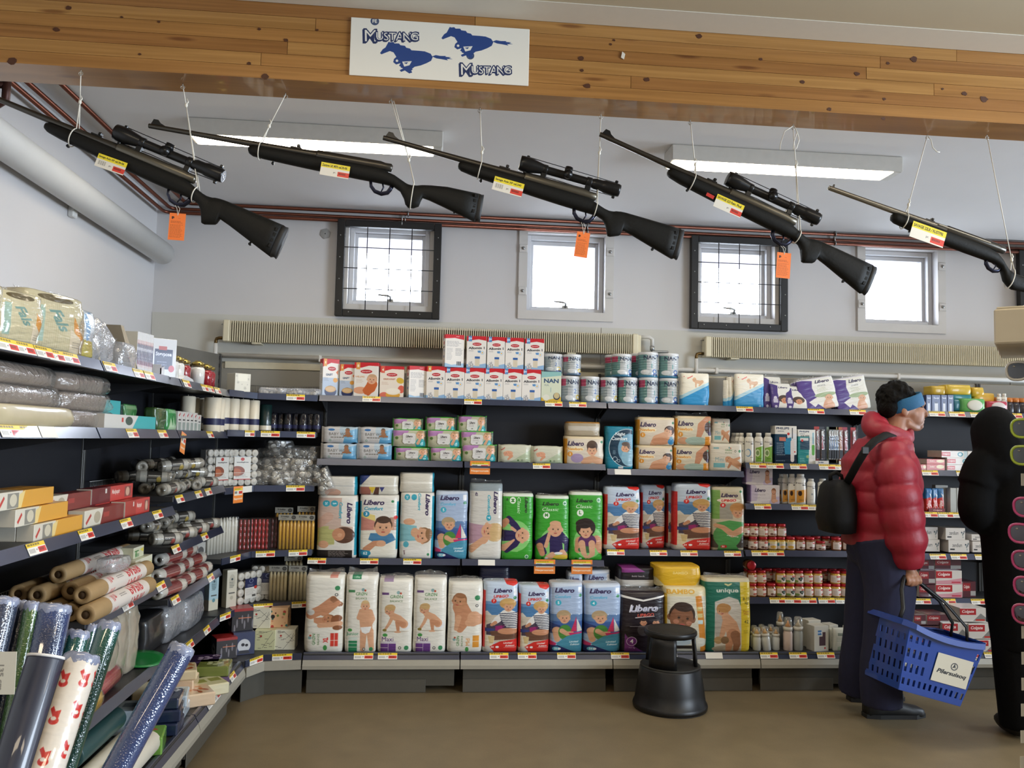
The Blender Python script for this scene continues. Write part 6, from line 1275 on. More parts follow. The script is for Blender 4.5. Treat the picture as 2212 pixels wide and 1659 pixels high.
def cutlery(y, tilt, h, label, sd):
 t = thing('cutlery_pack', label, 'cutlery pack', (-1.20, y, YL1), H90, 'wooden cutlery packs')
 g = random.Random(sd)
 for i in range(5):
  mb = MB(); x = -.03+i*.013; mb.prism([(x-.006, .01), (x+.006, .01), (x+.009, h*.7), (x+.004, h*.85), (x-.004, h*.85), (x-.009, h*.7)], .01+i*.008, .014+i*.008); mb.obj('cutlery_piece', wood, t, rot=(0, tilt, 0))
 me = soft_mesh('bag', .12, h, .09, clr, sd, .02, puff=.4, rough_=.015); link('bag', me, t, rot=(0, tilt, 0))
cutlery(3.06, -.42, .155, 'clear bag of pale wooden cutlery leaning beside the slim pack', 11); cutlery(3.17, -.5, .155, 'clear bag of wooden cutlery leaning on the one before it', 12)
sbag(clr, 3.24, 3.40, YL1, .10, -1.18, .1, 'low crinkled clear bag in front of the tilted cardboard', 'bag', 'clear_bag', .02, 13, puff=.4)
MBc = MB(); MBc.prism([(-.07, 0), (.0, 0), (-.03, .03), (-.19, .165), (-.22, .165)], 0, .11); tag(MBc.obj('cardboard_flap', mat('grey brown cardboard', 'a39680', .7, var=.08), None, None, (-1.20, 3.50, YL1), (0, 0, H90)), 'grey brown tilted cardboard box side before the row of cartons', 'cardboard')
def stopper():
 a = Art(.8, 'd3d2d2', 120); a.r(.15, .28, .85, .8, '232a55'); a.r(.3, .2, .62, .3, 'b8504a'); a.t('Støvpose', .5, .42, .14, 'e4e6ee', 0, fit=.5); a.lines(.25, .6, .75, .74, 2, 'b0b4c8'); a.c(.82, .78, .09, 'c0344a'); return a.mat('vacuum carton print', .35, .1, 0)
st = stopper(); cs = mat('white carton edge', 'c9c4b4', .5)
for i in range(12):
 o = sbox([st, cs], 3.47+i*.016, 3.484+i*.016, YL1, .165+.0006*i, -1.20, .11, 'thin white carton in a tight row, %s from the corrugated front' % ordn(11-i), 'carton', 'thin_carton', 'row of thin white cartons')
o = sbox([st, cs], 3.665, 3.775, YL1, .165, -1.175, .012, 'white carton with a navy label closing the row of thin cartons', 'carton', 'thin_carton', 'row of thin white cartons'); o.rotation_euler.z = H90-.9
mb = MB(); mb.prism([(0, 0), (.13, 0), (.13, .05), (.12, .085), (.085, .10), (.06, .05), (0, .035)], 0, .004); mb.box(0, 0, 0, .004, .12, .05)
tag(mb.obj('display_tray', mat('glossy white card', 'e2e4e8', .15, coat=.6), None, None, (-1.17, 3.68, YL1), (0, 0, H90)), 'white curved card display tray below the navy labelled carton', 'display tray')
gold = mat('gilded lid', 'b09a52', .28, .8, var=.1)
def lantern(x, y, col, label, group='grave candles on the top shelf'):
 t = thing('grave_candle', label, 'candle', (x, y, YL1), 0, group)
 b = MB(); b.lathe([(.028, 0), (.033, .004), (.036, .075), (.03, .088)], 18); b.obj('glass', mat('candle glass '+col, col, .15, coat=.7), t)
 n = MB(); n.lathe([(.029, .088), (.029, .098)], 18); n.obj('neck', film_y, t)
 l = MB(); l.lathe([(.031, .098), (.031, .112), (.02, .116), (.014, .122), (.0, .123)], 18); l.obj('lid', gold, t)
 h = MB()
 for k in range(5): a = 2*math.pi*k/5+.2; h.cyl((.0305*math.cos(a), .0305*math.sin(a), .105), (.0318*math.cos(a), .0318*math.sin(a), .105), .004, 8)
 q = h.obj('vent_hole', seal, t); q['kind'] = 'stuff'
for i, (x, y, c) in enumerate([(-1.22, 3.98, 'd8d8d6'), (-1.22, 4.06, 'd8d8d6'), (-1.19, 4.30, 'dcdcd8'), (-1.22, 4.38, '8e1f28'), (-1.20, 4.49, '96202a'), (-1.21, 4.585, '8e1f28'), (-1.23, 4.20, '8e1f28'), (-1.30, 3.97, 'd8d8d6')]):
 lantern(x, y, c, ['white grave candle with gold lid just past the white tray', 'white grave candle with gold lid, second past the white tray', 'tall white grave candle standing in front of the red ones', 'red grave candle just behind the tall white one', 'red grave candle in the middle of the red row', 'red grave candle beside the star patterned box', 'red grave candle half hidden by the tall white one', 'white grave candle at the back of the shelf'][i])
mb = MB(); mb.prism([(-.1, 0), (.12, -.008), (.09, .016), (-.02, .028)], 0, .05); tag(mb.obj('loose_paper', mat('white shiny paper', 'e6e8ec', .2, coat=.5), None, None, (-1.165, 4.05, YL1+.001), (0, 0, H90)), 'shiny white paper lying at the rail before the grave candles', 'paper')
def stars():
 a = Art(.95, 'd9d5c6', 100)
 for x, y, r in ((.2, .5, .1), (.65, .8, .12), (.85, .3, .08), (.1, .15, .07), (.45, .6, .05), (.8, .6, .05)):
  pts = [(x+(r if i % 2 == 0 else r*.45)*math.cos(i*math.pi/6), y+(r if i % 2 == 0 else r*.45)*math.sin(i*math.pi/6)) for i in range(12)]; a.p(pts, '8c8a7e'); a.p([(x+(px-x)*.82, y+(py-y)*.82) for px, py in pts], 'd9d5c6'); a.c(x, y, r*.25, '8c8a7e')
 a.r(.2, .05, .8, .42, 'e6e2d2'); return a.mat('star box print', .4, 0, 0)
tag(link('patterned_box', carton_mesh('patterned_box', .10, .105, .09, [stars()]), None, (-1.105, 4.92, 1.7215), (0, 0, .75)), 'white box with a fine star pattern at the corner of the top shelf', 'box')
wc = mat('wrapped white sweets', 'ddd6c9', .25, coat=.5)
def pebblebag(x, y, sd, label):
 t = thing('decoration_bag', label, 'bag', (x, y, 1.7215), .3*sd, 'small clear bags in the corner')
 g = random.Random(sd); mb = MB()
 for i in range(16): mb.lathe([(.006, 0), (.012, .006), (.012, .014), (.006, .02)], 7, 0, Matrix.Translation((g.uniform(-.06, .06), g.uniform(-.03, .03), g.uniform(0, .012))))
 q = mb.obj('white_piece', wc, t); q['kind'] = 'stuff'; link('bag', soft_mesh('bag', .16, .045, .09, clr, sd, .012, puff=.5, rough_=.02), t, (0, -.045, 0))
for i in range(4): pebblebag(-1.0+.085*i, 5.24+.02*(i % 2), i+1, 'small clear bag of white pieces in the top corner, %s after the star box' % ordn(i))
# --- second shelf
pb_ = mat('grey brown wrapped plates', '85766a', .28, var=.15, coat=.5); bb = mat('beige paper bags', 'b9ad8d', .35, var=.1, coat=.3)
for i, (y0, y1, z) in enumerate([(2.42, 2.84, 0), (2.88, 3.27, 0), (2.40, 2.83, .062), (2.86, 3.26, .062), (2.36, 2.80, .124), (2.84, 3.22, .124)]):
 o = sbag(pb_, y0, y1, YL2+z, .060, -1.22, .16, 'clear wrapped stack of grey brown paper goods, %s layer, %s bundle' % (('bottom', 'middle', 'top')[i//2], ('nearer', 'farther')[i % 2]), 'paper goods', 'paper_pack', 0, i+20, 'wrapped paper goods on the second shelf', puff=.25)
 link('wrapper', soft_mesh('wrapper', (y1-y0)*1.06, .066, .17, film, i, .022, puff=.3, rough_=.02), o, (0, -.006, -.002))
sbag(bb, 2.30, 2.80, YL2, .062, -1.155, .05, 'beige flat paper bags wrapped in film at the shelf edge', 'paper goods', 'paper_bag_pack', 0, 33, puff=.5)
def teal(k):
 a = Art(3.4, 'd4d2cc', 60)
 if k: a.p([(.62, 0), (1, 0), (1, 1), (.5, 1)], '45aeb0'); a.e(.44, .4, .07, .3, '4a5a50'); a.r(.3, .2, .33, .5, 'c0443c')
 else: a.r(0, 0, 1, 1, 'cfc9c0')
 return a.mat('teal tray print %d' % k, .4, .1, 0)
sbox([teal(1), teal(0)], 3.11, 3.66, YL2, .055, -1.175, .055, 'long white and teal carton at the second shelf edge', 'carton', 'long_carton'); sbox([teal(1), teal(0)], 3.06, 3.42, YL2+.056, .055, -1.235, .055, 'long white and teal carton set back on top of another', 'carton', 'long_carton'); sbox([teal(1), teal(0)], 3.06, 3.60, YL2, .055, -1.235, .055, 'long white and teal carton underneath at the back', 'carton', 'long_carton')
def leafy(c, c2):
 a = Art(.6, c, 70); a.p([(.1, .9), (.3, .4), (.5, .8), (.55, .3), (.7, .85), (.9, .5), (.95, 1), (.1, 1)], c2); a.r(.1, .05, .9, .2, c2, .4); return a.mat('green pack '+c, .25, .4, .2)
for i, (y0, y1, c, c2, h) in enumerate([(3.40, 3.50, '1f3f36', '2f5a4c', .105), (3.515, 3.66, '3f7d44', 'a9c8a0', .105), (3.685, 3.82, '35502a', '4a6a38', .098), (3.83, 3.97, '3a8a4a', 'b0d0a8', .098)]):
 sbag(leafy(c, c2), y0, y1, YL2, h, -1.18 if i > 1 else -1.25, .06, ['dark green napkin pack behind the teal carton', 'mid green napkin pack with a pale plant print', 'olive napkin pack standing in the row', 'bright green napkin pack beside the white cards'][i], 'napkins', 'napkin_pack', 0, i, 'green napkin packs on the second shelf', bulge=.004)
def card():
 a = Art(.45, 'd4d2cc', 80); a.p([(.2, .2), (.7, .05), (.6, .15), (.3, .28)], 'b8303a'); a.r(.2, .4, .8, .46, '333333');
 for i in range(5): a.r(.15+.15*i, .55, .24+.15*i, 1, '5f7a70')
 return a.mat('hook card print', .35, .2, 0)
cd_ = card()
for i in range(6): sbox([cd_], 4.0+i*.066, 4.058+i*.066, YL2, .092-.008*(i == 5), -1.185, .03, 'white blister card with green print, %s past the green napkins' % ordn(i), 'card', 'blister_card', 'white blister cards on the second shelf')
wax = mat('cream candle wax', 'e2d8c2', .32, var=.04, spec=.5); navy = mat('navy paper band', '23264c', .5)
def bandart():
 a = Art(3., '23264c', 60); a.e(.25, .6, .09, .28, 'b9bccb'); a.e(.25, .6, .075, .22, '23264c'); a.r(.17, .14, .33, .2, 'b9bccb'); a.e(.75, .6, .09, .28, 'b9bccb'); a.e(.75, .6, .075, .22, '23264c'); a.r(.67, .14, .83, .2, 'b9bccb'); return a.mat('candle band print', .5, 0, 0)
bd = bandart()
def pillar(x, y, z, r, h, m, label, group, band=True, name='pillar_candle'):
 mb = MB(); mb.lathe([(r*.97, 0), (r, .003), (r, h-.004), (r*.9, h), (.002, h-.003), (.0015, h+.008)], 22)
 o = tag(link(name, mb.mesh(name, m), None, (x, y, z)), label, 'candle', group)
 if band: c = MB(); c.lathe([(r*1.01, h*.2), (r*1.01, h*.39)], 24, 0, None, True, False); me = c.mesh('band', bd); rolluv(me, h*.2, h*.39); l = me.uv_layers[0]; d = [0.]*(2*len(me.loops)); l.data.foreach_get('uv', d); d = [v for i in range(0, len(d), 2) for v in (d[i+1], d[i])]; l.data.foreach_set('uv', d); link('band', me, o)
for i, (x, y) in enumerate([(-1.19, 4.62), (-1.20, 4.74), (-1.205, 4.87), (-1.165, 4.96), (-1.125, 5.04), (-1.085, 5.13), (-1.295, 4.53), (-1.31, 4.66), (-1.32, 4.80)]):
 pillar(x, y, YL2 if i in (0, 1, 6, 7) else 1.4965, .045 if i < 3 else .038, .185, wax, 'tall cream pillar candle with navy band, %s %s white cards' % (ordn(i % 6), 'past' if i < 6 else 'in the row behind, past'), 'cream pillar candles in the corner')
dgreen = mat('dark green candle', '18302e', .3, coat=.4); dnavy = mat('dark navy candle', '16171f', .16, coat=.7)
pillar(-1.035, 5.24, 1.4965, .04, .165, dgreen, 'dark green pillar candle with a cream base ring', None, False)
mb = MB(); mb.lathe([(.041, .008), (.041, .036)], 22, 0, None, True, False); mb.obj('base_ring', wax, [o for o in bpy.data.objects if o.name.startswith('pillar_candle')][-1])
for i, u in enumerate([590, 606, 622, 638, 655, 670, 684]): pillar(xu(u, 5.26, 1.56), 5.26 if i % 2 == 0 else 5.28, 1.4965, .0265, .115, dnavy, 'short dark navy candle with a printed band, %s from the green candle' % ordn(i), 'dark navy candles in the corner')
# --- third shelf: long cartons of baking paper and foil
def longart(k):
 a = Art(6.5, 'd8d2c2', 60)
 if k == 'y': a.p([(.42, 0), (1, 0), (1, 1), (.34, 1)], 'dba03a'); a.p([(.36, .2), (.46, 0), (.40, 1), (.32, 1)], 'e8cf8a'); a.r(.16, .1, .35, .95, '8d8a80'); a.e(.26, .5, .06, .35, 'cfc7b0'); a.p([(.03, .7), (.10, .2), (.115, .35), (.05, .85)], 'c0443c')
 elif k == 'w': a.p([(.03, .7), (.14, .2), (.16, .35), (.05, .85)], 'b5443c'); a.e(.3, .5, .08, .35, 'b0a690'); a.p([(.45, 0), (1, 0), (1, 1), (.38, 1)], '7d2f2a'); a.r(.46, .3, .6, .6, 'a03a34')
 else: a.r(0, 0, .42, 1, '6a1f24' if k == 'd' else 'a8352c'); a.r(.42, 0, 1, 1, 'c2403a'); a.t('Madpapir', .56, .42, .4, 'e8cfc4', 0, fit=1.3); a.r(.78, .15, .95, .85, '8a4a44'); a.e(.86, .5, .05, .3, 'cfa890'); a.r(.3, .1, .34, .4, 'd8d4cc')
 return a.mat('long carton print '+k, .35, .15, 0)
LA = {k: longart(k) for k in 'ywdr'}; lend = mat('carton end white', 'cfcabb', .5)
n_ = 0
for row, (yn, z) in enumerate([(2.60, 0), (2.505, .052), (2.42, .104)]):
 for col in range(3 if row < 2 else 2):
  sbox([LA['y'], lend], yn, yn+.34, YL3+z, .050, -1.165-.052*col-.01*row, .050, 'long white and yellow carton, %s layer, %s from the shelf edge' % (('bottom', 'middle', 'top')[row], ordn(col)), 'carton', 'baking_paper_carton', 'yellow cartons on the third shelf')
sbox([LA['w'], lend], 2.97, 3.33, YL3, .058, -1.17, .055, 'long white and dark red carton at the shelf edge', 'carton', 'baking_paper_carton'); sbox([LA['r'], lend], 3.345, 3.62, YL3, .062, -1.17, .055, 'bright red carton at the end of the third shelf', 'carton', 'baking_paper_carton')
sbox([LA['w'], lend], 2.80, 3.14, YL3+.062, .055, -1.22, .055, 'dark red and white carton in the second layer, nearer one', 'carton', 'baking_paper_carton'); sbox([LA['d'], lend], 3.15, 3.56, YL3+.063, .058, -1.22, .055, 'dark red carton with a barcode in the second layer', 'carton', 'baking_paper_carton'); sbox([LA['d'], lend], 2.95, 3.56, YL3, .062, -1.228, .055, 'dark red carton underneath at the back', 'carton', 'baking_paper_carton')
# --- rolls of small bags
def bagroll(k):
 a = Art(2., 'b8b5aa', 60); a.r(.25, .0, .8, 1, '33302c'); a.r(.3, .1, .6, .4, '8a867c'); a.e(.7, .35, .09, .2, '9a3a34' if k else 'b8a04a'); a.r(.3, .55, .75, .62, 'aaa69a'); a.r(.25, .5, .8, .52, '8a867c'); return a.mat('bag roll label %d' % k, .4, .3, 0)
br0, br1 = bagroll(0), bagroll(1); rollw = mat('translucent bag roll', '8d897e', .35, var=.08, coat=.3)
g_ = random.Random(5)
def heap(z, y0, y1, n, layers, label, group, xs=(-1.20, -1.46), L=.15):
 k = 0
 for l in range(layers):
  for i in range(n-l):
   x = xs[0]+(xs[1]-xs[0])*((i*2+l) % 4)/4-.02*l; y = y0+(y1-y0)*(i+.5*l+.3)/n
   ang = g_.uniform(-.9, .9); zz = z+.029+l*.05; c = Vector((x, y, zz)); d = Vector((math.cos(ang+1.2), math.sin(ang+1.2), g_.uniform(-.08, .08)))*(L/2)
   rollobj('bag_roll', c-d, c+d, .027, rollw, 'roll of small clear bags with a dark label, %s layer, %s %s' % (('bottom', 'middle', 'top')[l], ordn(i), label), 'bag roll', group, .3, mat('hollow core', '4a4238', .8), (br0 if (i+l) % 2 else br1, .12, .88), film_y, 12); k += 1
heap(YL3b, 3.93, 4.75, 8, 3, 'on the third shelf', 'rolls of small bags on the third shelf'); heap(YL4b, 3.92, 4.7, 7, 2, 'on the fourth shelf', 'rolls of small bags on the fourth shelf')
# --- brown paper rolls
brown = mat('brown wrapping paper', 'a1855c', .6, var=.12, scale=18); dcore = mat('dark roll core', '4a3824', .8)
def papir():
 a = Art(5.2, 'dcd4cc', 90); a.t('10 m', .12, .28, .30, 'c2484a', 0, fit=.55); a.t('PAPIR', .68, .28, .40, 'c2484a', 0, fit=1.9); a.lines(.25, .2, .45, .35, 2, '5a5450'); a.t('10 m', .12, .78, .30, 'c2484a', 0, fit=.55); a.t('PAPIR', .68, .78, .40, 'c2484a', 0, fit=1.9); a.lines(.25, .7, .45, .85, 2, '5a5450'); return a.mat('paper roll label', .35, .3, 0)
pl_ = papir()
for i, (x, y, z, r, L) in enumerate([(-1.135, 2.93, .033, .033, .58), (-1.205, 2.98, .031, .031, .60), (-1.275, 3.02, .031, .031, .62), (-1.345, 3.0, .031, .031, .62), (-1.165, 2.97, .090, .031, .60), (-1.24, 3.06, .088, .031, .62), (-1.315, 2.98, .088, .031, .66), (-1.385, 3.0, .088, .031, .66), (-1.28, 3.05, .145, .030, .62)]):
 rollobj('paper_roll', (x, y, YL5+z), (x+.012, y+L, YL5+z), r, brown, 'brown paper roll with red lettering, %s from the edge of the heap' % ordn(i), 'paper roll', 'brown paper rolls', .45, dcore, (pl_, .24, .86), None, 20)
sbag(clr, 3.20, 3.36, YL5+.125, .05, -1.15, .07, 'crumpled clear film lying on the brown paper rolls', 'bag', 'clear_film', 0, 44, puff=.6)
sbag(clr, 2.70, 2.90, YL5+.005, .08, -1.19, .10, 'crumpled clear bag at the near end of the paper rolls', 'bag', 'clear_film', 0, 45, puff=.5)
def greenbox(k):
 a = Art(1.3, 'cfd0b4', 80); a.r(0, .0, 1, .12, 'd8d8c4'); a.p([(.6, .3), (.95, .2), (.95, .6)], 'd8cc4a'); a.r(.1, .3, .5, .4, '3a7a3c'); a.r(.15, .6, .55, .9, '44744a', .5); a.e(.25, .6, .1, .25, '3a7a3c', 0, .6); return a.mat('green white carton print %d' % k, .4, .1, 0)
gb_ = greenbox(0)
sbox([gb_, mat('pale green carton side', 'c6c8aa', .5)], 3.52, 3.72, YL5, .125, -1.18, .16, 'pale green and white carton beyond the paper rolls', 'carton', 'bag_carton'); sbox([gb_, MATS['pale green carton side']], 3.55, 3.67, YL5+.126, .045, -1.20, .07, 'small pale carton on top of the green and white one', 'carton', 'bag_carton'); sbox([gb_, MATS['pale green carton side']], 3.62, 3.82, YL5+.05, .09, -1.38, .1, 'pale green carton at the back behind the paper rolls', 'carton', 'bag_carton') if 0 else None
# --- white rolls with red labels
def redl():
 a = Art(2., 'd2cec4', 60); a.r(.15, .0, .85, .48, '9a2a2c'); a.r(.15, .5, .85, .98, '7a2224'); a.r(.2, .2, .4, .27, 'd8cfc8'); return a.mat('red roll label', .4, .3, 0)
rl = redl(); wr = mat('white bin bag roll', 'd4d0c6', .4, var=.06)
for i, (x, y, z) in enumerate([(-1.18, 3.92, 0), (-1.19, 4.10, 0), (-1.18, 4.27, 0), (-1.20, 4.45, 0), (-1.27, 4.0, .0), (-1.28, 4.2, 0), (-1.27, 4.4, 0), (-1.22, 4.02, .058), (-1.23, 4.2, .058), (-1.22, 4.40, .058), (-1.25, 4.15, .112), (-1.25, 4.33, .112)]):
 d = Vector((.02, .12, 0)); c = Vector((x, y+.06, YL5b+.031+z)); rollobj('bin_bag_roll', c-d, c+d, .029, wr, 'white bin bag roll with red label, %s from near end, %s layer' % (ordn(i % 4 if i < 4 else i-4 if i < 7 else i-7 if i < 10 else i-10), ('edge', 'rear', 'middle', 'top')[0 if i < 4 else 1 if i < 7 else 2 if i < 10 else 3]), 'bin bags', 'white bin bag rolls', .3, dcore, (rl, .1, .9), film_y, 14)
# --- clear and dark bags, red and yellow rolls on the lowest upper shelves
ZL6a, ZL6b = .496, .472
for i, (y0, y1, xf) in enumerate([(3.30, 3.42, -1.20), (3.43, 3.55, -1.21), (3.56, 3.68, -1.21), (3.35, 3.5, -1.32)]):
 sbag(mat('clear cup sleeve', 'a9a08e', .2, coat=.8, var=.2, scale=25), y0, y1, ZL6a, .27, xf, .09, 'tall clear sleeve of cups under the paper rolls, %s from the near end' % ordn(i), 'cups', 'cup_sleeve', .02, 50+i, 'sleeves of cups', puff=.15)
drk = mat('dark plastic bag', '2a2a2c', .3, coat=.4, var=.3, scale=20)
for i, (y0, y1, xf, h, m) in enumerate([(3.92, 4.2, -1.26, .17, drk), (4.15, 4.45, -1.24, .17, clr), (4.4, 4.72, -1.22, .16, clr), (4.1, 4.4, -1.36, .18, drk), (4.42, 4.74, -1.36, .17, drk)]):
 sbag(m, y0, y1, ZL6b, h, xf, .12, ['dark plastic bag under the white bin bag rolls, nearest', 'crumpled clear bag under the white bin bag rolls, in the middle', 'crumpled clear bag next to the boxed candles', 'dark plastic bag at the back behind the clear bags', 'dark plastic bag at the back, deepest into the corner'][i], 'bag', 'plastic_bag', 0, 60+i, puff=.4, bulge=.02)
redw = mat('red wrapped cloth roll', 'a3323c', .28, var=.12, coat=.5); yelw = mat('yellow wrapped cloth roll', 'cfa132', .3, var=.08, coat=.5)
rollobj('cloth_roll', (-1.20, 3.12, ZL6a+.045), (-1.22, 3.42, ZL6a+.045), .044, redw, 'red wrapped cloth roll, lower one beside the yellow roll', 'cloth roll', None, .1, None, None, film_y); rollobj('cloth_roll', (-1.27, 3.10, ZL6a+.125), (-1.26, 3.40, ZL6a+.12), .042, redw, 'red wrapped cloth roll with a barcode, upper one', 'cloth roll', None, .1, None, (br0, .2, .4), film_y)
rollobj('cloth_roll', (-1.17, 2.80, ZL6a+.05), (-1.17, 3.10, ZL6a+.05), .048, yelw, 'yellow wrapped cloth roll before the red ones', 'cloth roll', None, .1, None, None, film_y); rollobj('cloth_roll', (-1.27, 2.78, ZL6a+.05), (-1.27, 3.08, ZL6a+.05), .046, mat('black cloth roll', '2a2727', .4), 'black wrapped cloth roll behind the yellow one', 'cloth roll', None, .1, None, (br1, .5, .9), film_y)
mb = MB(); mb.lathe([(.075, 0), (.095, .006), (.095, .012), (.07, .008), (.0, .006)], 28); tag(mb.obj('paper_plate', mat('green paper plate', '1f7a3c', .3, coat=.4), None, None, (-1.21, 3.74, ZL6a+.012), (.1, .1, 0)), 'dark green plate with a pale rim lying at the shelf end', 'plate')
# --- bottom shelf: napkins and rolls
def napart(c, c2, kind):
 a = Art(1., c, 70)
 if kind == 'f':
  for q in range(5): a.c(.5+.16*math.cos(q*1.256), .5+.16*math.sin(q*1.256), .09, c2)
  a.c(.5, .5, .06, c)
  for q in range(5): a.c(.82+.08*math.cos(q*1.256), .2+.08*math.sin(q*1.256), .05, c2)
 elif kind == 'o': [a.e(.15+.7*rnd.random(), .15+.7*rnd.random(), .12, .06, [c2, 'c98a5a', 'b0603c'][q % 3], rnd.random()*3) for q in range(9)]
 else: a.r(.1, .25, .45, .6, c2); a.r(.55, .25, .9, .6, c2)
 return a.mat('napkin print '+c+kind, .2, .6, .2)
def flatpack(x, y, z, w, h, m, label, rz, group='napkin packs on the bottom shelf'):
 mb = MB(); mb.box(-w/2, -w/2, 0, w/2, w/2, h, 0, .006); me = mb.mesh('napkin_pack', m); l = me.uv_layers.new(name='print'); uv = []
 for p in me.polygons:
  for i in p.loop_indices: v = me.vertices[me.loops[i].vertex_index].co; uv += [v.x/w+.5, v.y/w+.5]
 l.data.foreach_set('uv', uv); return tag(link('napkin_pack', me, None, (x, y, z), (0, 0, rz)), label, 'napkins', group)
NP = [napart('3f2f52', 'b9a9c4', 'f'), napart('6f7a3c', 'c9cfa0', 'f'), napart('5a4468', 'c4b4cc', 'f'), napart('d8c8a4', 'b8743c', 'o'), napart('e0c6a8', 'c8784a', 'o'), napart('b9c8d4', '7a8a98', 's'), napart('232f4c', 'd0d6e0', 'f'), napart('6fa042', '4a8a34', 'o'), napart('cfc9a8', '8a8a4a', 's')]
Zb = .2325
for x, y, lv, k, h, rz, lb in [(-1.12, 4.45, 0, 1, .05, .1, 'olive napkin pack under the purple ones'), (-1.13, 4.46, 1, 0, .05, .15, 'dark purple napkin pack with a white flower'), (-1.06, 4.36, 0, 2, .05, .2, 'purple napkin pack at the shelf edge'), (-1.06, 4.37, 1, 1, .05, .1, 'olive napkin pack with pale flowers on top of a purple one'), (-1.26, 4.42, 0, 0, .1, .1, 'dark purple napkin pack at the back'),
  (-1.16, 4.12, 0, 3, .05, .15, 'patterned beige napkin pack, lowest of its stack'), (-1.16, 4.13, 1, 4, .05, .1, 'patterned orange napkin pack, middle of its stack'), (-1.16, 4.12, 2, 3, .045, .3, 'patterned beige napkin pack, top of its stack'), (-1.07, 4.06, 0, 4, .06, .5, 'orange and cream napkin pack at the shelf edge by the price labels'), (-1.05, 4.22, 0, 8, .055, .6, 'pale olive napkin pack leaning out at the shelf edge'),
  (-1.13, 3.88, 0, 5, .05, .1, 'light blue napkin pack underneath'), (-1.13, 3.89, 1, 5, .05, .2, 'light blue napkin pack with grey squares on top'), (-1.10, 3.69, 0, 6, .05, .1, 'navy napkin pack, lowest of three'), (-1.10, 3.70, 1, 6, .05, .2, 'navy napkin pack, middle of three'), (-1.11, 3.71, 2, 6, .045, .15, 'navy napkin pack with white flowers, topmost of three'), (-1.10, 3.47, 0, 7, .07, .2, 'bright green napkin pack with a leafy print'), (-1.27, 3.7, 0, 5, .1, .1, 'pale blue napkin pack at the back of the shelf'), (-1.28, 4.12, 0, 3, .1, .2, 'patterned beige napkin pack at the back of the shelf')]:
 flatpack(x, y, Zb+lv*.0505, .155, h, NP[k], lb, rz)
clw = mat('white cloth roll', 'cfcabb', .5, var=.05); clb = mat('black cloth roll film', '222224', .25, coat=.5); dteal = mat('dark teal roll', '2a4a4a', .35)
for i, (x, y, z, L, m, lb) in enumerate([(-1.06, 3.0, .05, .42, clw, 'white tablecloth roll at the bottom shelf edge'), (-1.15, 3.02, .05, .42, clw, 'white tablecloth roll with black lettering behind the first'), (-1.25, 2.98, .05, .44, clb, 'black tablecloth roll beside the white ones'), (-1.34, 3.0, .05, .44, clb, 'black tablecloth roll at the back of the bottom shelf'), (-1.30, 3.06, .13, .42, clw, 'white tablecloth roll lying on the black rolls'), (-1.20, 3.04, .135, .40, dteal, 'dark teal tablecloth roll on top of the white rolls'), (-1.38, 3.53, .13, .3, clw, 'white tablecloth roll farther back on the black rolls')]):
 rollobj('tablecloth_roll', (x, y, Zb+z), (x, y+L, Zb+z), .0435, m, lb, 'tablecloth roll', 'tablecloth rolls on the bottom shelf', .3, dcore)
# --- corner: candle packs
ZR3, ZR4, ZR5 = 1.1725, .7865, .4785
def teatray(x, y, z, rz, cols, rows, s, label, k):
 t = thing('tealight_pack', label, 'candles', (x, y, z), rz, 'tealight packs standing in the corner')
 w = cols*s
 for i in range(cols*rows):
  c, r = i % cols, i//cols
  mb = MB() if i == 0 else None
  if i == 0: mb.lathe([(s*.46, 0), (s*.48, .003), (s*.48, .014), (s*.4, .016), (.002, .0155), (.001, .018)], 14, 0, Matrix.Rotation(H90, 4, 'X')); me0 = mb.mesh('tealight', mat('white tealight', 'd3cfc4', .4, var=.05))
  link('tealight', me0, t, (-w/2+(c+.5)*s, 0, (r+.5)*s))
 MB().box(-w/2, .001, 0, w/2, .045, rows*s, 0, .004).obj('pack_body', mat('tealight aluminium', '9a9a98', .3, .7, var=.2, scale=60), t)
 a = Art(.62, 'd6d4cc', 120)
 if k == 'r': a.c(.5, .1, .07, 'b8342c'); a.t('tealights', .5, .24, .06, '3a3a3a', 0, fit=.45); a.e(.2, .62, .45, .22, '8a4a34'); a.e(.15, .66, .3, .16, 'b0603c'); a.r(0, .68, 1, .7, 'c9c4b8'); a.lines(.1, .74, .9, .92, 3, '8a8680'); a.r(0, .96, 1, 1, 'b8443c')
 else: a.r(0, 0, 1, .45, '23294f'); a.c(.5, .13, .1, 'a9b0c8'); a.c(.5, .13, .085, '23294f'); a.lines(.2, .3, .8, .42, 2, 'c9ccd8'); a.lines(.1, .52, .9, .85, 6, '9a968e'); a.r(.6, .82, .9, .93, '55524e'); a.c(.88, .48, .08, 'b8342c')
 cw, ch = w*.5, rows*s*.62; mb = MB(); mb.box(-cw/2, -.0225, rows*s*.17, cw/2, -.020, rows*s*.17+ch); link('card', mb.mesh('card', a.mat('tealight card '+k, .4, .2, 0), (-cw/2, cw/2, rows*s*.17, rows*s*.17+ch)), t)
 w2 = w/2+.003; MB().box(-w2, -.0195, .0, w2, .047, rows*s+.003, 0, .004).obj('wrap', film_y, t)
teatray(-1.225, 4.955, ZR3, 1.10, 5, 5, .043, 'pack of white tealights with a red mark card, nearer one', 'r'); teatray(-1.135, 5.085, ZR3, .75, 5, 5, .043, 'pack of white tealights with a red mark card, next to the tealight bags', 'r')
teatray(-1.07, 5.135, ZR5, 1.0, 4, 4, .047, 'tilted pack of white tealights with a navy card', 'n'); teatray(-.975, 5.25, ZR5, .12, 5, 5, .041, 'upright pack of white tealights with a navy card beside the cream candles', 'n')
alu_t = mat('tealight foil', 'a8a7a2', .22, .85, var=.2, scale=50)
TB = []
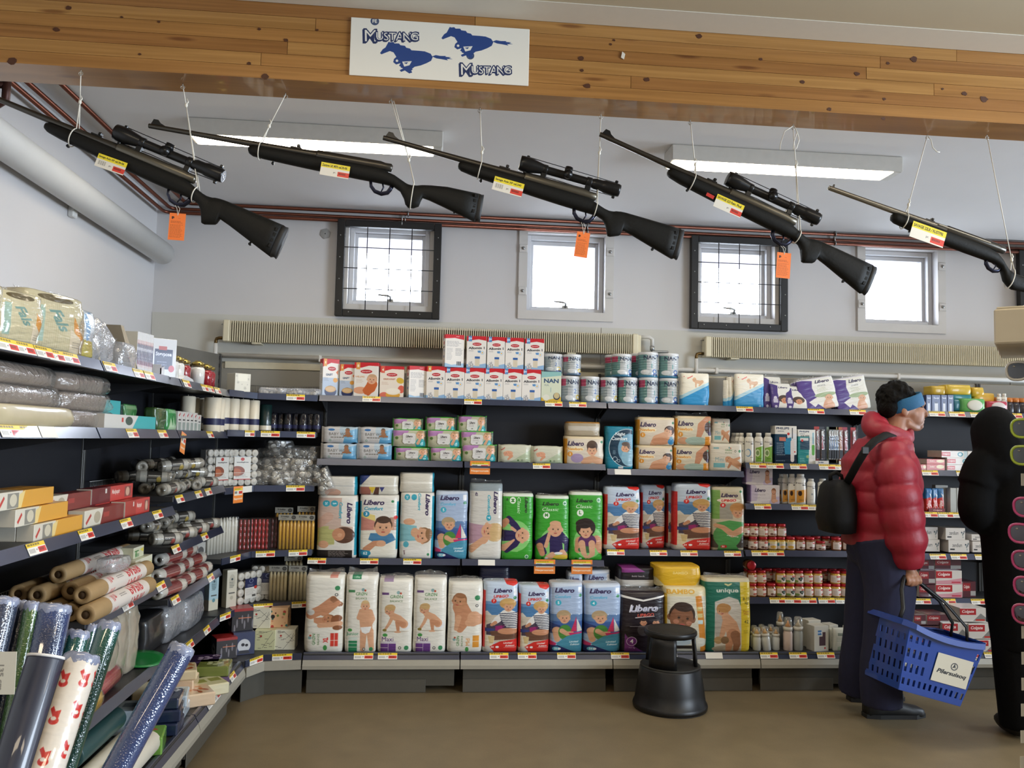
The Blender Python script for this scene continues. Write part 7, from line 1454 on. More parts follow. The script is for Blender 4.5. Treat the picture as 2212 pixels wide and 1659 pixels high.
for v in range(4):
 mb = MB(); g = random.Random(v+40)
 for i in range(13):
  p = Vector((g.uniform(-.06, .06), g.uniform(-.035, .035), g.uniform(.012, .075))); R = Matrix.Rotation(g.uniform(0, 3), 4, 'X') @ Matrix.Rotation(g.uniform(0, 3), 4, 'Z')
  mb.lathe([(.0185, 0), (.0192, .002), (.0192, .015)], 10, 0, Matrix.Translation(p) @ R); mb.lathe([(.018, .0145), (.016, .0165), (.001, .016)], 10, 1, Matrix.Translation(p) @ R)
 TB.append((mb.mesh('tealight', [alu_t, mat('white tealight', 'd3cfc4', .4)]), soft_mesh('bag', .165, .095, .1, film, v, .01, puff=.5, rough_=.02)))
for i, (u, y, z) in enumerate([(552, 5.22, 0), (582, 5.22, 0), (612, 5.21, 0), (645, 5.22, 0), (668, 5.235, 0), (565, 5.28, .07), (598, 5.26, .075), (632, 5.26, .075), (660, 5.28, .07), (585, 5.33, .13), (620, 5.31, .14), (648, 5.34, .13), (600, 5.36, .18), (662, 5.33, .15)]):
 t = thing('tealight_bag', 'clear bag of loose tealights, %s layer of heap, %s from tealight packs' % (('bottom', 'second', 'third', 'top')[0 if i < 5 else 1 if i < 9 else 2 if i < 12 else 3], ordn(i if i < 5 else i-5 if i < 9 else i-9 if i < 12 else i-12)), 'candles', (xu(u, y, ZR3+.05), y, ZR3+z), rnd.uniform(-.5, .5), 'bags of tealights')
 a, b = TB[i % 4]; q = link('tealight', a, t); q['kind'] = 'stuff'; link('bag', b, t, (0, -.05, -.002))
t = thing('tealight_bag', 'clear bag of tealights hanging over the shelf end beside the diapers', 'candles', (-.70, 5.19, ZR3+.02), 1.0, 'bags of tealights'); t.rotation_euler = (.3, 1.2, .4); q = link('tealight', TB[1][0], t); q['kind'] = 'stuff'; link('bag', TB[1][1], t, (0, -.05, 0))
# candle packs: five tapers in front, card header
def taperpack(x, y, z, rz, col, label, group, n=5, h=.175, header=True, s=.0215, hz=None):
 t = thing('candle_pack', label, 'candles', (x, y, z), rz, group); w = n*s
 mb = MB(); r = s*.47; mb.lathe([(r, 0), (r, h*.86), (r*.75, h*.92), (r*.2, h), (.001, h+.002)], 12); me = mb.mesh('taper_candle', mat('candle '+col, col, .3, var=.05, coat=.2))
 for j in range(2):
  for i in range(n): link('taper_candle', me, t, (-w/2+(i+.5)*s, (j+.5)*s, 0))
 MB().box(-w/2-.001, -.002, 0, w/2+.001, 2*s+.002, h+.004, 0, .003).obj('wrap', film_y, t)
 if header:
  a = Art(3.4, '9a988e', 50); a.t('10 Antiklys', .36, .4, .4, '2f2e2c', 0, fit=1.5); a.r(.2, .72, .45, .78, '4a4846'); a.e(.84, .5, .12, .34, '33322f'); a.e(.84, .5, .09, .2, '5a5854')
  mb = MB(); mb.box(-w/2, -.003, h, w/2, -.0015, h+.034); link('header_card', mb.mesh('header_card', a.mat('candle header print', .4, .2, 0), (-w/2, w/2, h, h+.034)), t)
  MB().box(-w/2, -.0012, h+.005, w/2, 2*s, h+.03, 0, .002).obj('header_body', mat('grey header card', '75736a', .5), t)
yel = 'd8a436'; crm = 'ddd0a6'; redc = '8e1f22'
for i, (u, dz, y) in enumerate([(620, 0, 5.215), (659, 0, 5.215), (612, .035, 5.30), (660, .045, 5.29)]):
 taperpack(xu(u, y, ZR4+.1), y, ZR4+dz, 0, yel, ['yellow taper candle pack next to the red candles', 'yellow taper candle pack next to the diaper packs', 'dim yellow taper candle pack at the back, nearer the red ones', 'yellow taper candle pack at the back, nearer the diapers'][i], 'yellow candle packs')
for i, (u, dz, y) in enumerate([(600, 0, 5.215), (642, 0, 5.215), (632, .05, 5.30)]):
 taperpack(xu(u, y, ZR5+.1), y, ZR5+dz, 0, crm, ['cream taper candle pack beside the navy tealight card', 'cream taper candle pack next to the diaper packs', 'cream taper candle pack standing higher at the back'][i], 'cream candle packs')
def redpack(x, y, rz, n, label, c=redc, h=.178):
 t = thing('red_candle_box', label, 'candles', (x, y, ZR4), rz, 'boxes of red candles'); s = .023; w = n*s
 mb = MB(); pts = []
 for i in range(25): a = i*.9; pts.append((.0095+.0016*math.sin(i*1.3), h*i/24))
 mb.lathe(pts, 10); me = mb.mesh('twisted_candle', mat('red wax '+c, c, .2, coat=.6))
 for i in range(n): link('twisted_candle', me, t, (-w/2+(i+.5)*s, .012, .002))
 f = MB(); f.box(-w/2-.004, .026, 0, w/2+.004, .05, h+.008); f.box(-w/2-.005, -.002, 0, -w/2, .05, h+.008); f.box(w/2, -.002, 0, w/2+.005, .05, h+.008); f.box(-w/2, -.002, 0, w/2, .05, .002)
 f.obj('box', mat('dark candle box', '2a1f1e', .5), t); MB().box(-w/2, -.003, 0, w/2, .025, h+.006, 0, .002).obj('window', film_y, t)
redpack(xu(527, 5.14, ZR4+.1), 5.15, .25, 3, 'box of three dark red twisted candles'); redpack(xu(559, 5.185, ZR4+.1), 5.19, .08, 5, 'box of five bright red twisted candles', 'a82426'); redpack(xu(587, 5.24, ZR4+.1), 5.245, .0, 3, 'box of dark red candles pushed back beside the bright ones', '5a181c')
for i, (x, y, rz) in enumerate([(-1.235, 4.955, 1.0), (-1.20, 5.015, .95), (-1.165, 5.07, .85)]): taperpack(x, y, ZR4, rz, 'd9d5c6', 'white taper candle pack, %s along the fourth corner shelf' % ordn(i), 'white candle packs', 4, .2, False, .0225)
def sideways():
 a = Art(.22, 'b4b2aa', 120); a.t('10 Antiklys', .5, .35, .6, '3a3836', 90, fit=.5); a.e(.5, .82, .3, .1, '3a3632'); return a.mat('candle pack side print', .4, .2, 0)
sw = sideways()
for i in range(6): sbox([sw], 4.32+i*.075, 4.385+i*.075, ZR4-.0 if False else YL5b+.0, .0, -1.4, .02, '', '') if 0 else None
for i in range(7):
 y = 4.80+.002*i; tag(link('white_candle_box', carton_mesh('white_candle_box', .05, .2, .045, [sw]), None, (-1.29-.033*i+.01, 4.86-.01*i if i < 3 else 4.83, ZR4), (0, 0, .5)), 'white candle box seen by its narrow side, %s behind the white packs' % ordn(i), 'candles', 'white candle boxes in the dark corner') if i < 5 else None
# boxed candles with oval windows
def boxed(k):
 a = Art(.33, 'a9c4cc' if k else 'cfcab8', 120)
 if k: a.r(0, .72, 1, 1, 'd0cab4')
 a.e(.5, .3, .3, .18, '88a4ac' if k else 'b9b4a2'); a.c(.5, .25, .03, '3a4a50'); a.lines(.25, .32, .75, .5, 4, '55605f'); a.r(.2, .6, .8, .63, '4a4a46'); a.e(.5, .74, .16, .05, '5a8a94' if k else 'b0ab98'); a.r(0, 0, 1, .06, 'ddd8c8')
 return a.mat('boxed candle print %d' % k, .35, .2, 0)
tag(link('candle_carton', carton_mesh('candle_carton', .066, .215, .05, [boxed(1)]), None, (-1.215, 4.925, ZR5), (0, 0, .95)), 'pale blue upright candle carton beside the white one', 'candles'); tag(link('candle_carton', carton_mesh('candle_carton', .066, .215, .05, [boxed(0)]), None, (-1.135, 5.005, ZR5), (0, 0, .8)), 'white upright candle carton beside the tealight packs', 'candles')
for i in range(2): tag(link('candle_carton', carton_mesh('candle_carton', .066, .2, .05, [mat('navy candle carton', '1d2130', .4)]), None, (-1.28-.05*i, 4.88-.03*i, ZR5), (0, 0, 1.0)), 'dark navy candle carton in the shade, %s behind the pale blue one' % ordn(i), 'candles')
# gift boxes in the lower corner: plain stand-ins for printed children's boxes
def gift(k):
 a = Art(1., {'w': 'dcd8c4', 'g': 'd2d2a8', 'o': 'dfb48a', 'k': '2a2629', 'b': '39405f'}[k], 90); g = random.Random(ord(k))
 if k in 'wg':
  for q in range(16): a.limb([(g.random(), g.random())]*1+[(g.random(), g.random())], [.006, .006], '4a4640') if q < 4 else a.lines(*(lambda x, y: (x, y, x+.2, y+.05))(g.random()*.8, g.random()*.9), 1, '4a4640', .9)
  a.c(.3, .3, .05, 'b0342c')
 elif k == 'o': [a.c(g.random(), g.random(), g.uniform(.03, .08), ['b8443c', '7a8a4a', '3a6a6a', 'c98a6a', '6a3a2c'][q % 5]) for q in range(14)]; a.c(.25, .45, .1, '2a2a2c')
 elif k == 'k': a.r(0, 0, 1, .12, '9a2a2a'); [a.e(g.random(), .3+.6*g.random(), .04, .2, '77747a') for q in range(6)]; a.r(.3, .4, .9, .44, 'c87a5a')
 else: a.e(.5, .6, .3, .3, 'c9ccd0'); a.e(.45, .55, .08, .07, '2a2a30'); a.e(.62, .58, .07, .06, '2a2a30'); a.p([(.2, .95), (.8, .95), (.7, .8), (.3, .8)], '3a3a40')
 return a.mat('gift box print '+k, .35, .2, 0)
GA = {k: gift(k) for k in 'wgokb'}
def gbox(u, y, z, k, label, w=.115, h=.115, rz=0., k2=None): return tag(link('gift_box', carton_mesh('gift_box', w, h, w, [GA[k], GA[k2 or k]]), None, (xu(u, y, z+.05), y, z), (0, 0, rz)), label, 'box', 'cube boxes in the lower corner')
gbox(572, 5.02, Zb, 'g', 'pale green cube box with line drawings, lower row'); gbox(615, 5.03, Zb, 'w', 'white cube box with line drawings, lower row beside the diapers'); gbox(562, 5.06, Zb+.116, 'w', 'white cube box with line drawings, upper row'); gbox(600, 5.08, Zb+.116, 'o', 'peach cube box with coloured dots, upper row')
gbox(527, 4.92, Zb, 'b', 'dark blue cube box with a grey face shape, lower one', .12, .125, .45, 'k'); gbox(524, 4.95, Zb+.126, 'k', 'black cube box with a red top edge, upper one', .12, .125, .45, 'b'); gbox(490, 4.83, Zb, 'k', 'black cube box with a red top edge, lower row nearest the napkins', .115, .115, .5, 'b')
gbox(560, 5.22, Zb+.0, 'k', 'dark cube box at the back of the corner, under a pale one', .12, .115); gbox(560, 5.22, Zb+.116, 'w', 'pale cube box at the back of the corner, above a dark one', .12, .115); gbox(600, 5.24, Zb, 'o', 'peach cube box at the back of the lower corner', .115, .115)
# ------------------------------------------------------------------ sign on the beam
def horse(a, cx, cy, s):
 X = lambda x, y: (cx+x*s/a.asp, cy+y*s*.76)
 P = lambda pts, c: a.p([X(x, y) for x, y in pts], c)
 B = '1f3f7d'
 P([(-1, .2), (-.93, .05), (-.86, -.02), (-.78, -.24), (-.74, -.22), (-.66, -.24), (-.62, -.19), (-.5, -.2), (-.46, -.14), (-.34, -.13), (-.3, -.06), (-.2, -.04), (-.16, .02), (0, .02), (.2, .03), (.36, .1), (.42, .22), (.38, .36), (.26, .46), (.1, .56), (-.06, .62), (-.16, .74), (-.12, .84), (-.2, .88), (-.32, .78), (-.42, .84), (-.46, .78), (-.36, .70), (-.48, .62), (-.44, .52), (-.56, .58), (-.64, .5), (-.62, .38), (-.56, .3), (-.64, .14), (-.74, .1), (-.9, .2), (-.96, .24)], B)
 P([(-.40, .46), (-.14, .42), (-.2, .58), (-.34, .64)], 'e3dfd3'); P([(-.36, .5), (-.24, .47), (-.28, .54)], B); a.c(*X(-.54, .44), .035*s, 'e3dfd3'); P([(-.4, .62), (-.1, .72), (-.16, .78), (-.44, .68)], B)
 P([(.40, .2), (.5, .14), (.62, .16), (.78, .15), (.76, .18), (.92, .19), (.86, .22), (.96, .25), (.8, .26), (.84, .31), (.68, .28), (.52, .26)], B)
def mustang(a, cx, cy, s):
 for i, (ch, dx, h, dy) in enumerate(zip('MUSTANG', (-.80, -.47, -.24, -.02, .24, .50, .76), (.46, .32, .32, .3, .33, .32, .32), (.03, .02, .02, 0, -.01, -.02, -.05))):
  x, y = cx+dx*s/a.asp, cy+dy*s
  a.t(ch, x-.035*s/a.asp, y+.035*s, h*s*1.16, '1d2c55', -3); a.t(ch, x, y, h*s*1.18, '1d2c55', -3); a.t(ch, x+.012*s/a.asp, y-.012*s, h*s*1.14, '1d2c55', -3); a.t(ch, x+.0*s/a.asp, y, h*s*.94, 'e6e2d6', -3, bold=False)
 a.c(cx-.66*s/a.asp, cy-.52*s, .15*s, '3a4a6a'); a.t('FE', cx-.66*s/a.asp, cy-.52*s, .14*s, 'e6e2d6', -3)
a = Art(3.03, 'e6e2d6', 300)
mustang(a, .235, .29, .47); mustang(a, .765, .77, .45); horse(a, .372, .50, .62); horse(a, .708, .17, .62)
mb = MB(); mb.box(-.2845, -.0045, 0, .2845, 0, .188, 0, .001)
tag(link('sign', mb.mesh('sign', a.mat('sign print', .55, 0, 0), (-.2845, .2845, 0, .188)), None, (-.0135, 2.5985, 2.616)), 'white sign with blue running horses and lettering on the wooden beam', 'sign')
mb = MB(); mb.prism([(-.006, 0), (.004, -.006), (.008, .012), (-.002, .02)], -.003, 0); p = ay(1345, 125, 2.5985); tag(mb.obj('paper_scrap', mat('torn paper', 'd6cfc0', .7), None, None, (p.x, 2.5985, p.z)), 'small torn scrap of paper on the beam beside the sign', 'paper')

# ------------------------------------------------------------------ rifles hung from the beam
stock_m = mat('black polymer stock', '121210', .6, spec=.22, var=.12, scale=120, bump=.15); steel_b = mat('blued barrel steel', '4d4a45', .32, .85, var=.1); steel_s = mat('stainless barrel', '8b8880', .28, .9); scope_m = mat('black scope tube', '17181a', .3, .3, var=.05)
lens_m = mat('scope lens', '8f9298', .08, .2, coat=.8); trig_m = mat('blued trigger guard', '2e3040', .3, .8); pad_m = mat('black rubber pad', '1b1b1c', .6); recv_m = mat('grey receiver steel', '6a665c', .35, .85, var=.1); cord_m = mat('white braided cord', 'd8d4c8', .7, var=.1, scale=300)
def ring(s, zt, zb, hw, n=14, e=2.6):
 c, h = (zt+zb)/2, (zt-zb)/2
 return [(s, hw*math.copysign(abs(math.cos(2*math.pi*j/n))**(2/e), math.cos(2*math.pi*j/n)), c+h*math.copysign(abs(math.sin(2*math.pi*j/n))**(2/e), math.sin(2*math.pi*j/n))) for j in range(n)]
ST_A = [(.249, -.006, -.016, .008), (.252, -.003, -.022, .014), (.262, 0, -.027, .018), (.30, .001, -.032, .021), (.40, .002, -.038, .022), (.50, .002, -.043, .022), (.60, .001, -.047, .022), (.66, .0, -.048, .022), (.69, -.006, -.048, .021), (.715, -.015, -.049, .019), (.735, -.021, -.056, .017), (.748, -.023, -.070, .017), (.758, -.022, -.090, .017), (.764, -.021, -.103, .017), (.772, -.018, -.1035, .018), (.786, -.0155, -.098, .018), (.800, -.0145, -.092, .018), (.803, -.0145, -.088, .018), (.806, -.0145, -.071, .018), (.84, -.0148, -.079, .019), (.90, -.0155, -.096, .021), (.95, -.016, -.110, .022), (.983, -.0165, -.119, .022)]
ST_B = [(.249, -.006, -.016, .008), (.253, -.001, -.024, .015), (.265, .004, -.030, .018), (.30, .004, -.033, .020), (.40, .003, -.038, .021), (.50, .003, -.042, .022), (.60, .002, -.045, .022), (.65, 0, -.046, .022), (.68, -.005, -.047, .021), (.71, -.014, -.049, .019), (.735, -.026, -.062, .016), (.75, -.033, -.083, .016), (.757, -.035, -.100, .016), (.768, -.036, -.110, .017), (.785, -.034, -.108, .017), (.80, -.030, -.100, .017), (.804, -.0295, -.086, .017), (.808, -.029, -.070, .017), (.83, -.026, -.074, .018), (.88, -.022, -.088, .021), (.93, -.024, -.103, .022), (.983, -.026, -.118, .022)]
ST_C = [(.249, -.006, -.018, .009), (.254, -.001, -.028, .016), (.27, .004, -.034, .02), (.35, .004, -.042, .022), (.45, .003, -.047, .023), (.55, .001, -.05, .023), (.63, -.004, -.05, .022), (.67, -.012, -.05, .02), (.70, -.03, -.06, .017), (.715, -.044, -.082, .017), (.728, -.054, -.103, .018), (.75, -.06, -.118, .018), (.765, -.062, -.122, .018), (.79, -.062, -.118, .018), (.83, -.058, -.112, .019), (.90, -.055, -.125, .021), (.98, -.054, -.145, .022)]
def rifle(label, tip, back, model, blen, scope=True, silver=False, by=2.695, plain_guard=False, back_s=(1., -.017)):
 """tip and back: where the fore-end tip and the butt heel (or the guard) are seen; the rifle hangs in the plane of the beam's underside"""
 A, B = ay(*tip, by), ay(*back, by)
 dl = Vector((back_s[0]-.249, 0, back_s[1]+.006)); dw = B-A
 sc = dw.length/dl.length; ang = math.atan2(dw.z, dw.x)-math.atan2(dl.z, dl.x)
 t = thing('rifle', label, 'rifle', (0, 0, 0), 0, 'rifles hung from the beam')
 t.rotation_euler = (0, -ang, 0); t.scale = (sc,)*3
 o = Vector((.249*math.cos(ang)*sc-(-.006)*math.sin(ang)*sc, 0, .249*math.sin(ang)*sc+(-.006)*math.cos(ang)*sc)); t.location = A-o
 stt = {'A': ST_A, 'B': ST_B, 'C': ST_C}[model]
 mb = MB(); mb.loft([ring(*r) for r in stt]); mb.obj('stock', stock_m, t)
 mb = MB(); z = stt[-1]; mb.loft([ring(z[0]+.0005, z[1]+.0005, z[2]-.0005, .0225), ring(.992, z[1]-.002, z[2]+.004, .0225), ring(1.0, z[1]-.001, z[2]+.0, .021)]); mb.obj('butt_pad', pad_m, t)
 if model != 'C':
  mb = MB()
  for i in range(4): mb.box(.971, -.0219, -.044-i*.017, .978, .0219, -.033-i*.017, 0)
  q = mb.obj('pad_slot', mat('pad slot black', '070707', .8), t); q['kind'] = 'stuff'
 br = .0085 if not silver else .0095; x0 = .249-blen
 mb = MB(); mb.lathe([(br*.45, .004), (br*.45, 0), (br*.85, 0), (br*.9, .002), (br*.95, blen*.5), (br*1.25, blen+.12), (br*1.6, blen+.25), (br*1.6, blen+.26)], 16, 0, Matrix.Translation((x0, 0, .008)) @ Matrix.Rotation(H90, 4, 'Y')); mb.obj('barrel', steel_s if silver else steel_b, t)
 if model != 'C' or True:
  mb = MB(); mb.prism([(x0+.006, .015), (x0+.05, .015), (x0+.034, .022), (x0+.026, .031), (x0+.012, .031)] if model != 'C' else [(x0+.012, .015), (x0+.02, .015), (x0+.018, .026), (x0+.014, .026)], -.003, .003); mb.obj('front_sight', scope_m, t)
 mb = MB(); mb.lathe([(.0155, 0), (.0165, .004), (.0165, .20), (.0135, .215), (.0135, .235), (.008, .24)], 16, 0, Matrix.Translation((.46, 0, .008)) @ Matrix.Rotation(H90, 4, 'Y')); mb.obj('receiver', recv_m if model == 'A' else steel_b, t)
 if model == 'C': MB().box(.42, -.02, .008, .63, -.012, .013, 0, .002).obj('bolt_rail', mat('bright bolt rail', 'c9c5b8', .3, .7), t)
 # trigger guard and trigger
 gx, gz = .672, -.047; pts = [(gx-.034, 0, gz+.002), (gx-.030, 0, gz-.014), (gx-.016, 0, gz-.028), (gx+.006, 0, gz-.033), (gx+.024, 0, gz-.026), (gx+.032, 0, gz-.012), (gx+.036, 0, gz)]
 MB().tube(pts, .0032, 8, 0, True, 2.2).obj('trigger_guard', trig_m, t); MB().tube([(gx+.004, 0, gz+.002), (gx+.009, 0, gz-.012), (gx+.004, 0, gz-.026)], [.003, .0028, .0018], 8).obj('trigger', trig_m, t)
 for sx, z in ((.33, None), (.915, None)):
  zz = [r for r in stt if r[0] <= sx][-1][2]-.001; MB().cyl((sx, 0, zz+.004), (sx, 0, zz-.008), .003, 8).cyl((sx, -.004, zz-.009), (sx, .004, zz-.009), .0045, 8).obj('sling_stud', scope_m, t)
 rs = MB(); rs.box(.375, -.006, .017, .410, .006, .022, 0, .001); rs.box(.395, -.008, .021, .405, .008, .031, 0, .002); rs.obj('rear_sight', scope_m, t)
 if scope:
  s = MB(); zc = .050
  s.lathe([(.0195, 0), (.0235, .001), (.0245, .012), (.0245, .035), (.022, .045), (.0145, .085), (.0132, .09), (.0132, .235), (.016, .245), (.0175, .25), (.0175, .27), (.0185, .275), (.0205, .282), (.0205, .325), (.019, .332), (.017, .332)], 24, 0, Matrix.Translation((.435, 0, zc)) @ Matrix.Rotation(H90, 4, 'Y'))
  so = s.obj('scope', scope_m, t)
  MB().lathe([(.0192, 0), (.001, .001)], 20, 0, Matrix.Translation((.4355, 0, zc)) @ Matrix.Rotation(H90, 4, 'Y')).obj('lens', lens_m, so); MB().lathe([(.0172, 0), (.001, .001)], 20, 0, Matrix.Translation((.7665, 0, zc)) @ Matrix.Rotation(H90, 4, 'Y')).obj('lens', lens_m, so)
  for d, nm in (((0, 0, 1), 'turret'), ((0, -1, 0), 'turret')):
   d = Vector(d); c = Vector((.592, 0, zc)); MB().cyl(c+d*.008, c+d*.029, .0125, 16).cyl(c+d*.012, c+d*.024, .0135, 12).obj(nm, scope_m, so)
  for x in (.508, .655): MB().lathe([(.0150, 0), (.0162, .002), (.0162, .016), (.0150, .018)], 20, 0, Matrix.Translation((x, 0, zc)) @ Matrix.Rotation(H90, 4, 'Y')).box(x, -.009, .020, x+.018, .009, zc-.012, 0, .002).obj('scope_mount', scope_m, t)
  MB().tube([(.458, .0, zc+.0255), (.60, 0, zc+.024), (.752, 0, zc+.022)], .0012, 6).tube([(.458, .0, zc-.0255), (.55, 0, zc-.022), (.62, .0, zc-.0245), (.752, 0, zc-.022)], .0012, 6).obj('cap_band', mat('black elastic', '101012', .7), so)
  for x in (.452, .746): MB().box(x, -.004, zc+.021, x+.01, .004, zc+.030, 0, .002).box(x, -.004, zc-.030, x+.01, .004, zc-.021, 0, .002).obj('cap_tab', scope_m, so)
 return t, sc, ang
def on_rifle(t, s, z, y=0.): bpy.context.view_layer.update(); return t.matrix_world @ Vector((s, y, z))
R1 = rifle('black scoped rifle hanging nearest the room corner, its barrel end out of view', (100.3, 268), (624.5, 492), 'A', .27)
R2 = rifle('black rifle without a scope, hanging above the first window', (537.5, 319), (1045.6, 421), 'B', .31, False, back_s=(1., -.026))
R3 = rifle('black scoped rifle hanging over the second window', (991, 353), (1477, 497), 'A', .248)
R4 = rifle('black scoped rifle hanging over the third window', (1444, 367), (1891.6, 577), 'A', .248)
R5 = rifle('black rifle with a bright steel barrel, last on the beam', (1926.7, 463), (2147, 578), 'C', .255, False, True, back_s=(.676, -.066))
# cords, screw eyes
eye_m = mat('zinc screw eye', 'a8a49a', .35, .8)
def cord(label, u, v, rf, s, zt, zb, double=False, tail=None, knot=.35, kind='cord'):
 top = at(u, v, 'z', 2.590); t, sc, ang = rf
 bpy.context.view_layer.update()
 up_ = on_rifle(t, s, zt+.012); pts = []
 a = Vector((top.x, top.y, 2.583)); K = a.lerp(up_, 1-knot)+Vector((0, .0, 0))
 th = thing('cord', label, 'cord', (0, 0, 0), 0, 'white cords holding the rifles')
 mb = MB(); mb.tube([a, K], .0017, 6)
 if double: mb.tube([a+Vector((.008, .004, 0)), K+Vector((.002, .003, 0))], .0017, 6)
 hw = .026*sc; n = 18; loop = []
 c = on_rifle(t, s, (zt+zb)/2); hh = (zt-zb)/2*sc+.004; ax = Vector((-math.sin(ang), 0, math.cos(ang)))
 for i in range(n+1):
  q = -math.pi*.5*0+math.pi/2+.35+(2*math.pi-.7)*i/n
  loop.append(c+ax*(hh*math.sin(q))+Vector((0, hw*math.cos(q), 0)))
 mb.tube([K]+loop+[K], .0018, 6)
 mb.obj('string', cord_m, th)
 k = MB(); k.lathe([(.001, -.007), (.0045, -.004), (.005, .002), (.003, .006), (.001, .008)], 8, 0, Matrix.Translation(K)); k.tube([K, K+Vector((.006, 0, .012)), K+Vector((.001, 0, .022))], .002, 5); k.obj('knot', cord_m, th)
 if tail: MB().tube([a+Vector(p) for p in tail], .0017, 6).obj('loose_end', cord_m, th)
 e = MB(); e.cyl((a.x, a.y, 2.5895), (a.x, a.y, 2.583), .0013, 6); e.tube([Vector((a.x+.006*math.cos(q*.63), a.y, 2.577+.006*math.sin(q*.63))) for q in range(11)], .0013, 5); e.obj('screw_eye', eye_m, th)
cord('white cord round the fore-end of the corner rifle', 175, 150, R1, .335, .012, -.036, knot=.45)
cord('white cord behind the trigger guard of the corner rifle', 395, 180, R1, .715, -.012, -.052, knot=.8)
cord('white cord round the fore-end of the rifle without a scope', 617, 200, R2, .285, .014, -.034, knot=.3)
cord('double white cord round the wrist of the rifle without a scope', 845, 212, R2, .775, -.030, -.108, True, knot=.25)
cord('white cord round the fore-end of the rifle over the second window', 1037, 232, R3, .318, .012, -.034, knot=.15)
cord('white cord from a ring to the wrist of the rifle over the second window', 1298, 245, R3, .705, -.010, -.050, knot=.55)
cord('white cord round the fore-end of the rifle over the third window', 1491, 258, R4, .335, .012, -.036, knot=.15)
cord('white cord with a big loose loop, holding the rifle over the third window', 1713, 268, R4, .72, -.015, -.052, knot=.6, tail=[(0, 0, 0), (-.03, 0, -.02), (-.042, .004, -.06), (-.045, .004, -.085)])
x = at(1713, 268, 'z', 2.583); MBl = MB(); MBl.tube([Vector((x.x, x.y, 2.583))+Vector(p) for p in [(0, 0, 0), (.016, 0, -.03), (.022, 0, -.055), (.012, 0, -.085), (0, 0, -.09), (.004, 0, -.06), (.014, 0, -.03)]], .0017, 6); MBl.obj('loose_loop', cord_m, [o for o in bpy.data.objects if o.name.startswith('cord') and 'big loose' in o.get('label', '')][0])
cord('white cord with a curling tail, round the fore-end of the bright barrelled rifle', 2003, 290, R5, .30, .012, -.040, knot=.08, tail=[(0, 0, 0), (.014, 0, -.012), (.02, 0, -.04), (.036, 0, -.055), (.046, 0, -.055)])
cord('long white cord running down at the picture edge to the last rifle', 2132, 290, R5, .745, -.05, -.12, knot=.05)
# price cards on the stocks, orange paper tags on the guards
def pcard(txt, kind):
 a = Art(2.2, 'ddd8cc', 90); a.r(0, 0, 1, .38, 'e3cf2c'); a.t(txt, .47, .2, .2, '3a3a1c', 0, fit=1.9);
 if kind:
  for i in range(12): a.r(.08+i*.022, .48, .09+i*.022, .8, '55524e', .9 if i % 3 else .3)
 a.t('pr.', .5, .7, .14, '3a3a3a', 0, bold=False); a.r(.60, .56, 1, .92, 'cf3a2c'); a.lines(.64, .64, .95, .84, 1, '7a1f1a', .9, .7); return a.mat('rifle price print '+txt, .4, .2, 0)
def price_card(label, txt, rf, s, z, w=.092, rot=0., kind=1):
 t, sc, ang = rf; c = on_rifle(t, s, z, -.026); h = w/2.2
 mb = MB(); mb.box(-w/2, -.0008, -h/2, w/2, .0, h/2)
 o = tag(link('price_card', mb.mesh('price_card', pcard(txt, kind), (-w/2, w/2, -h/2, h/2)), None, (c.x, c.y-.004, c.z), (0, -ang+rot, 0)), label, 'price card', 'price cards on the rifles')
price_card('yellow and white price card on the corner rifle', 'Savage Axis XP cal.30-06', R1, .475, -.048, rot=-.05)
price_card('yellow and white price card on the rifle without a scope', 'Zastava LK M70 cal.30-06', R2, .528, -.040, rot=0, kind=0)
price_card('yellow and white price card on the rifle over the second window', 'Savage Axis XP cal.243', R3, .418, -.045, .10, rot=-.0)
price_card('yellow and white price card on the rifle over the third window', 'SAVAGE 223 Rem. Pluel', R4, .468, -.045, .10, 0, 0)
price_card('yellow and white price card on the bright barrelled rifle', 'SAVAGE 22LR / RUSTFRI', R5, .385, -.045, .125, 0, 0)
mb = MB(); mb.box(-.014, -.0006, -.006, .014, 0, .006); c = on_rifle(R4[0], .40, -.040, -.03); tag(mb.obj('red_label', mat('red sticker', 'b3261f', .4), None, None, c, (0, .45, 0)), 'small red sticker beside the price card of the rifle over the third window', 'sticker')
def otag():
 a = Art(.6, 'ee7a35', 150); a.c(.5, .06, .02, 'e9dfd2'); a.p([(.14, .13), (.22, .12), (.3, .14), (.3, .2), (.24, .18), (.24, .22), (.15, .22)], '4a2a1c'); a.t('Warning', .62, .19, .025, '9a4a20', 0, bold=False); a.lines(.1, .29, .9, .38, 3, '8a4422', .8); a.lines(.08, .42, .92, .92, 12, '9c5026', .6, seed=4); return a.mat('orange tag print', .6, 0, 0)
ot = otag()
def orange_tag(label, rf, u0, v0, u1, v1, rot=0.):
 t, sc, ang = rf; g = on_rifle(t, .672, -.080); y = g.y
 w = xu(u1, y, 2.2)-xu(u0, y, 2.2); p = ay((u0+u1)/2, v0, y); h = p.z-ay((u0+u1)/2, v1, y).z
 th = thing('paper_tag', label, 'tag', (p.x, y, p.z), 0, 'orange tags on the trigger guards')
 mb = MB(); mb.box(-w/2, -.0006, -h, w/2, 0, 0); link('card', mb.mesh('card', ot, (-w/2, w/2, -h, 0)), th, rot=(0, rot, 0))
 d = g-p; mb = MB(); mb.tube([(0, -.001, -.006), (-.004, 0, d.z*.5), (d.x-.002, 0, d.z+.004)], .0008, 5); mb.tube([(0, -.001, -.006), (.005, 0, d.z*.5), (d.x+.002, 0, d.z+.004)], .0008, 5); mb.obj('tag_string', cord_m, th)
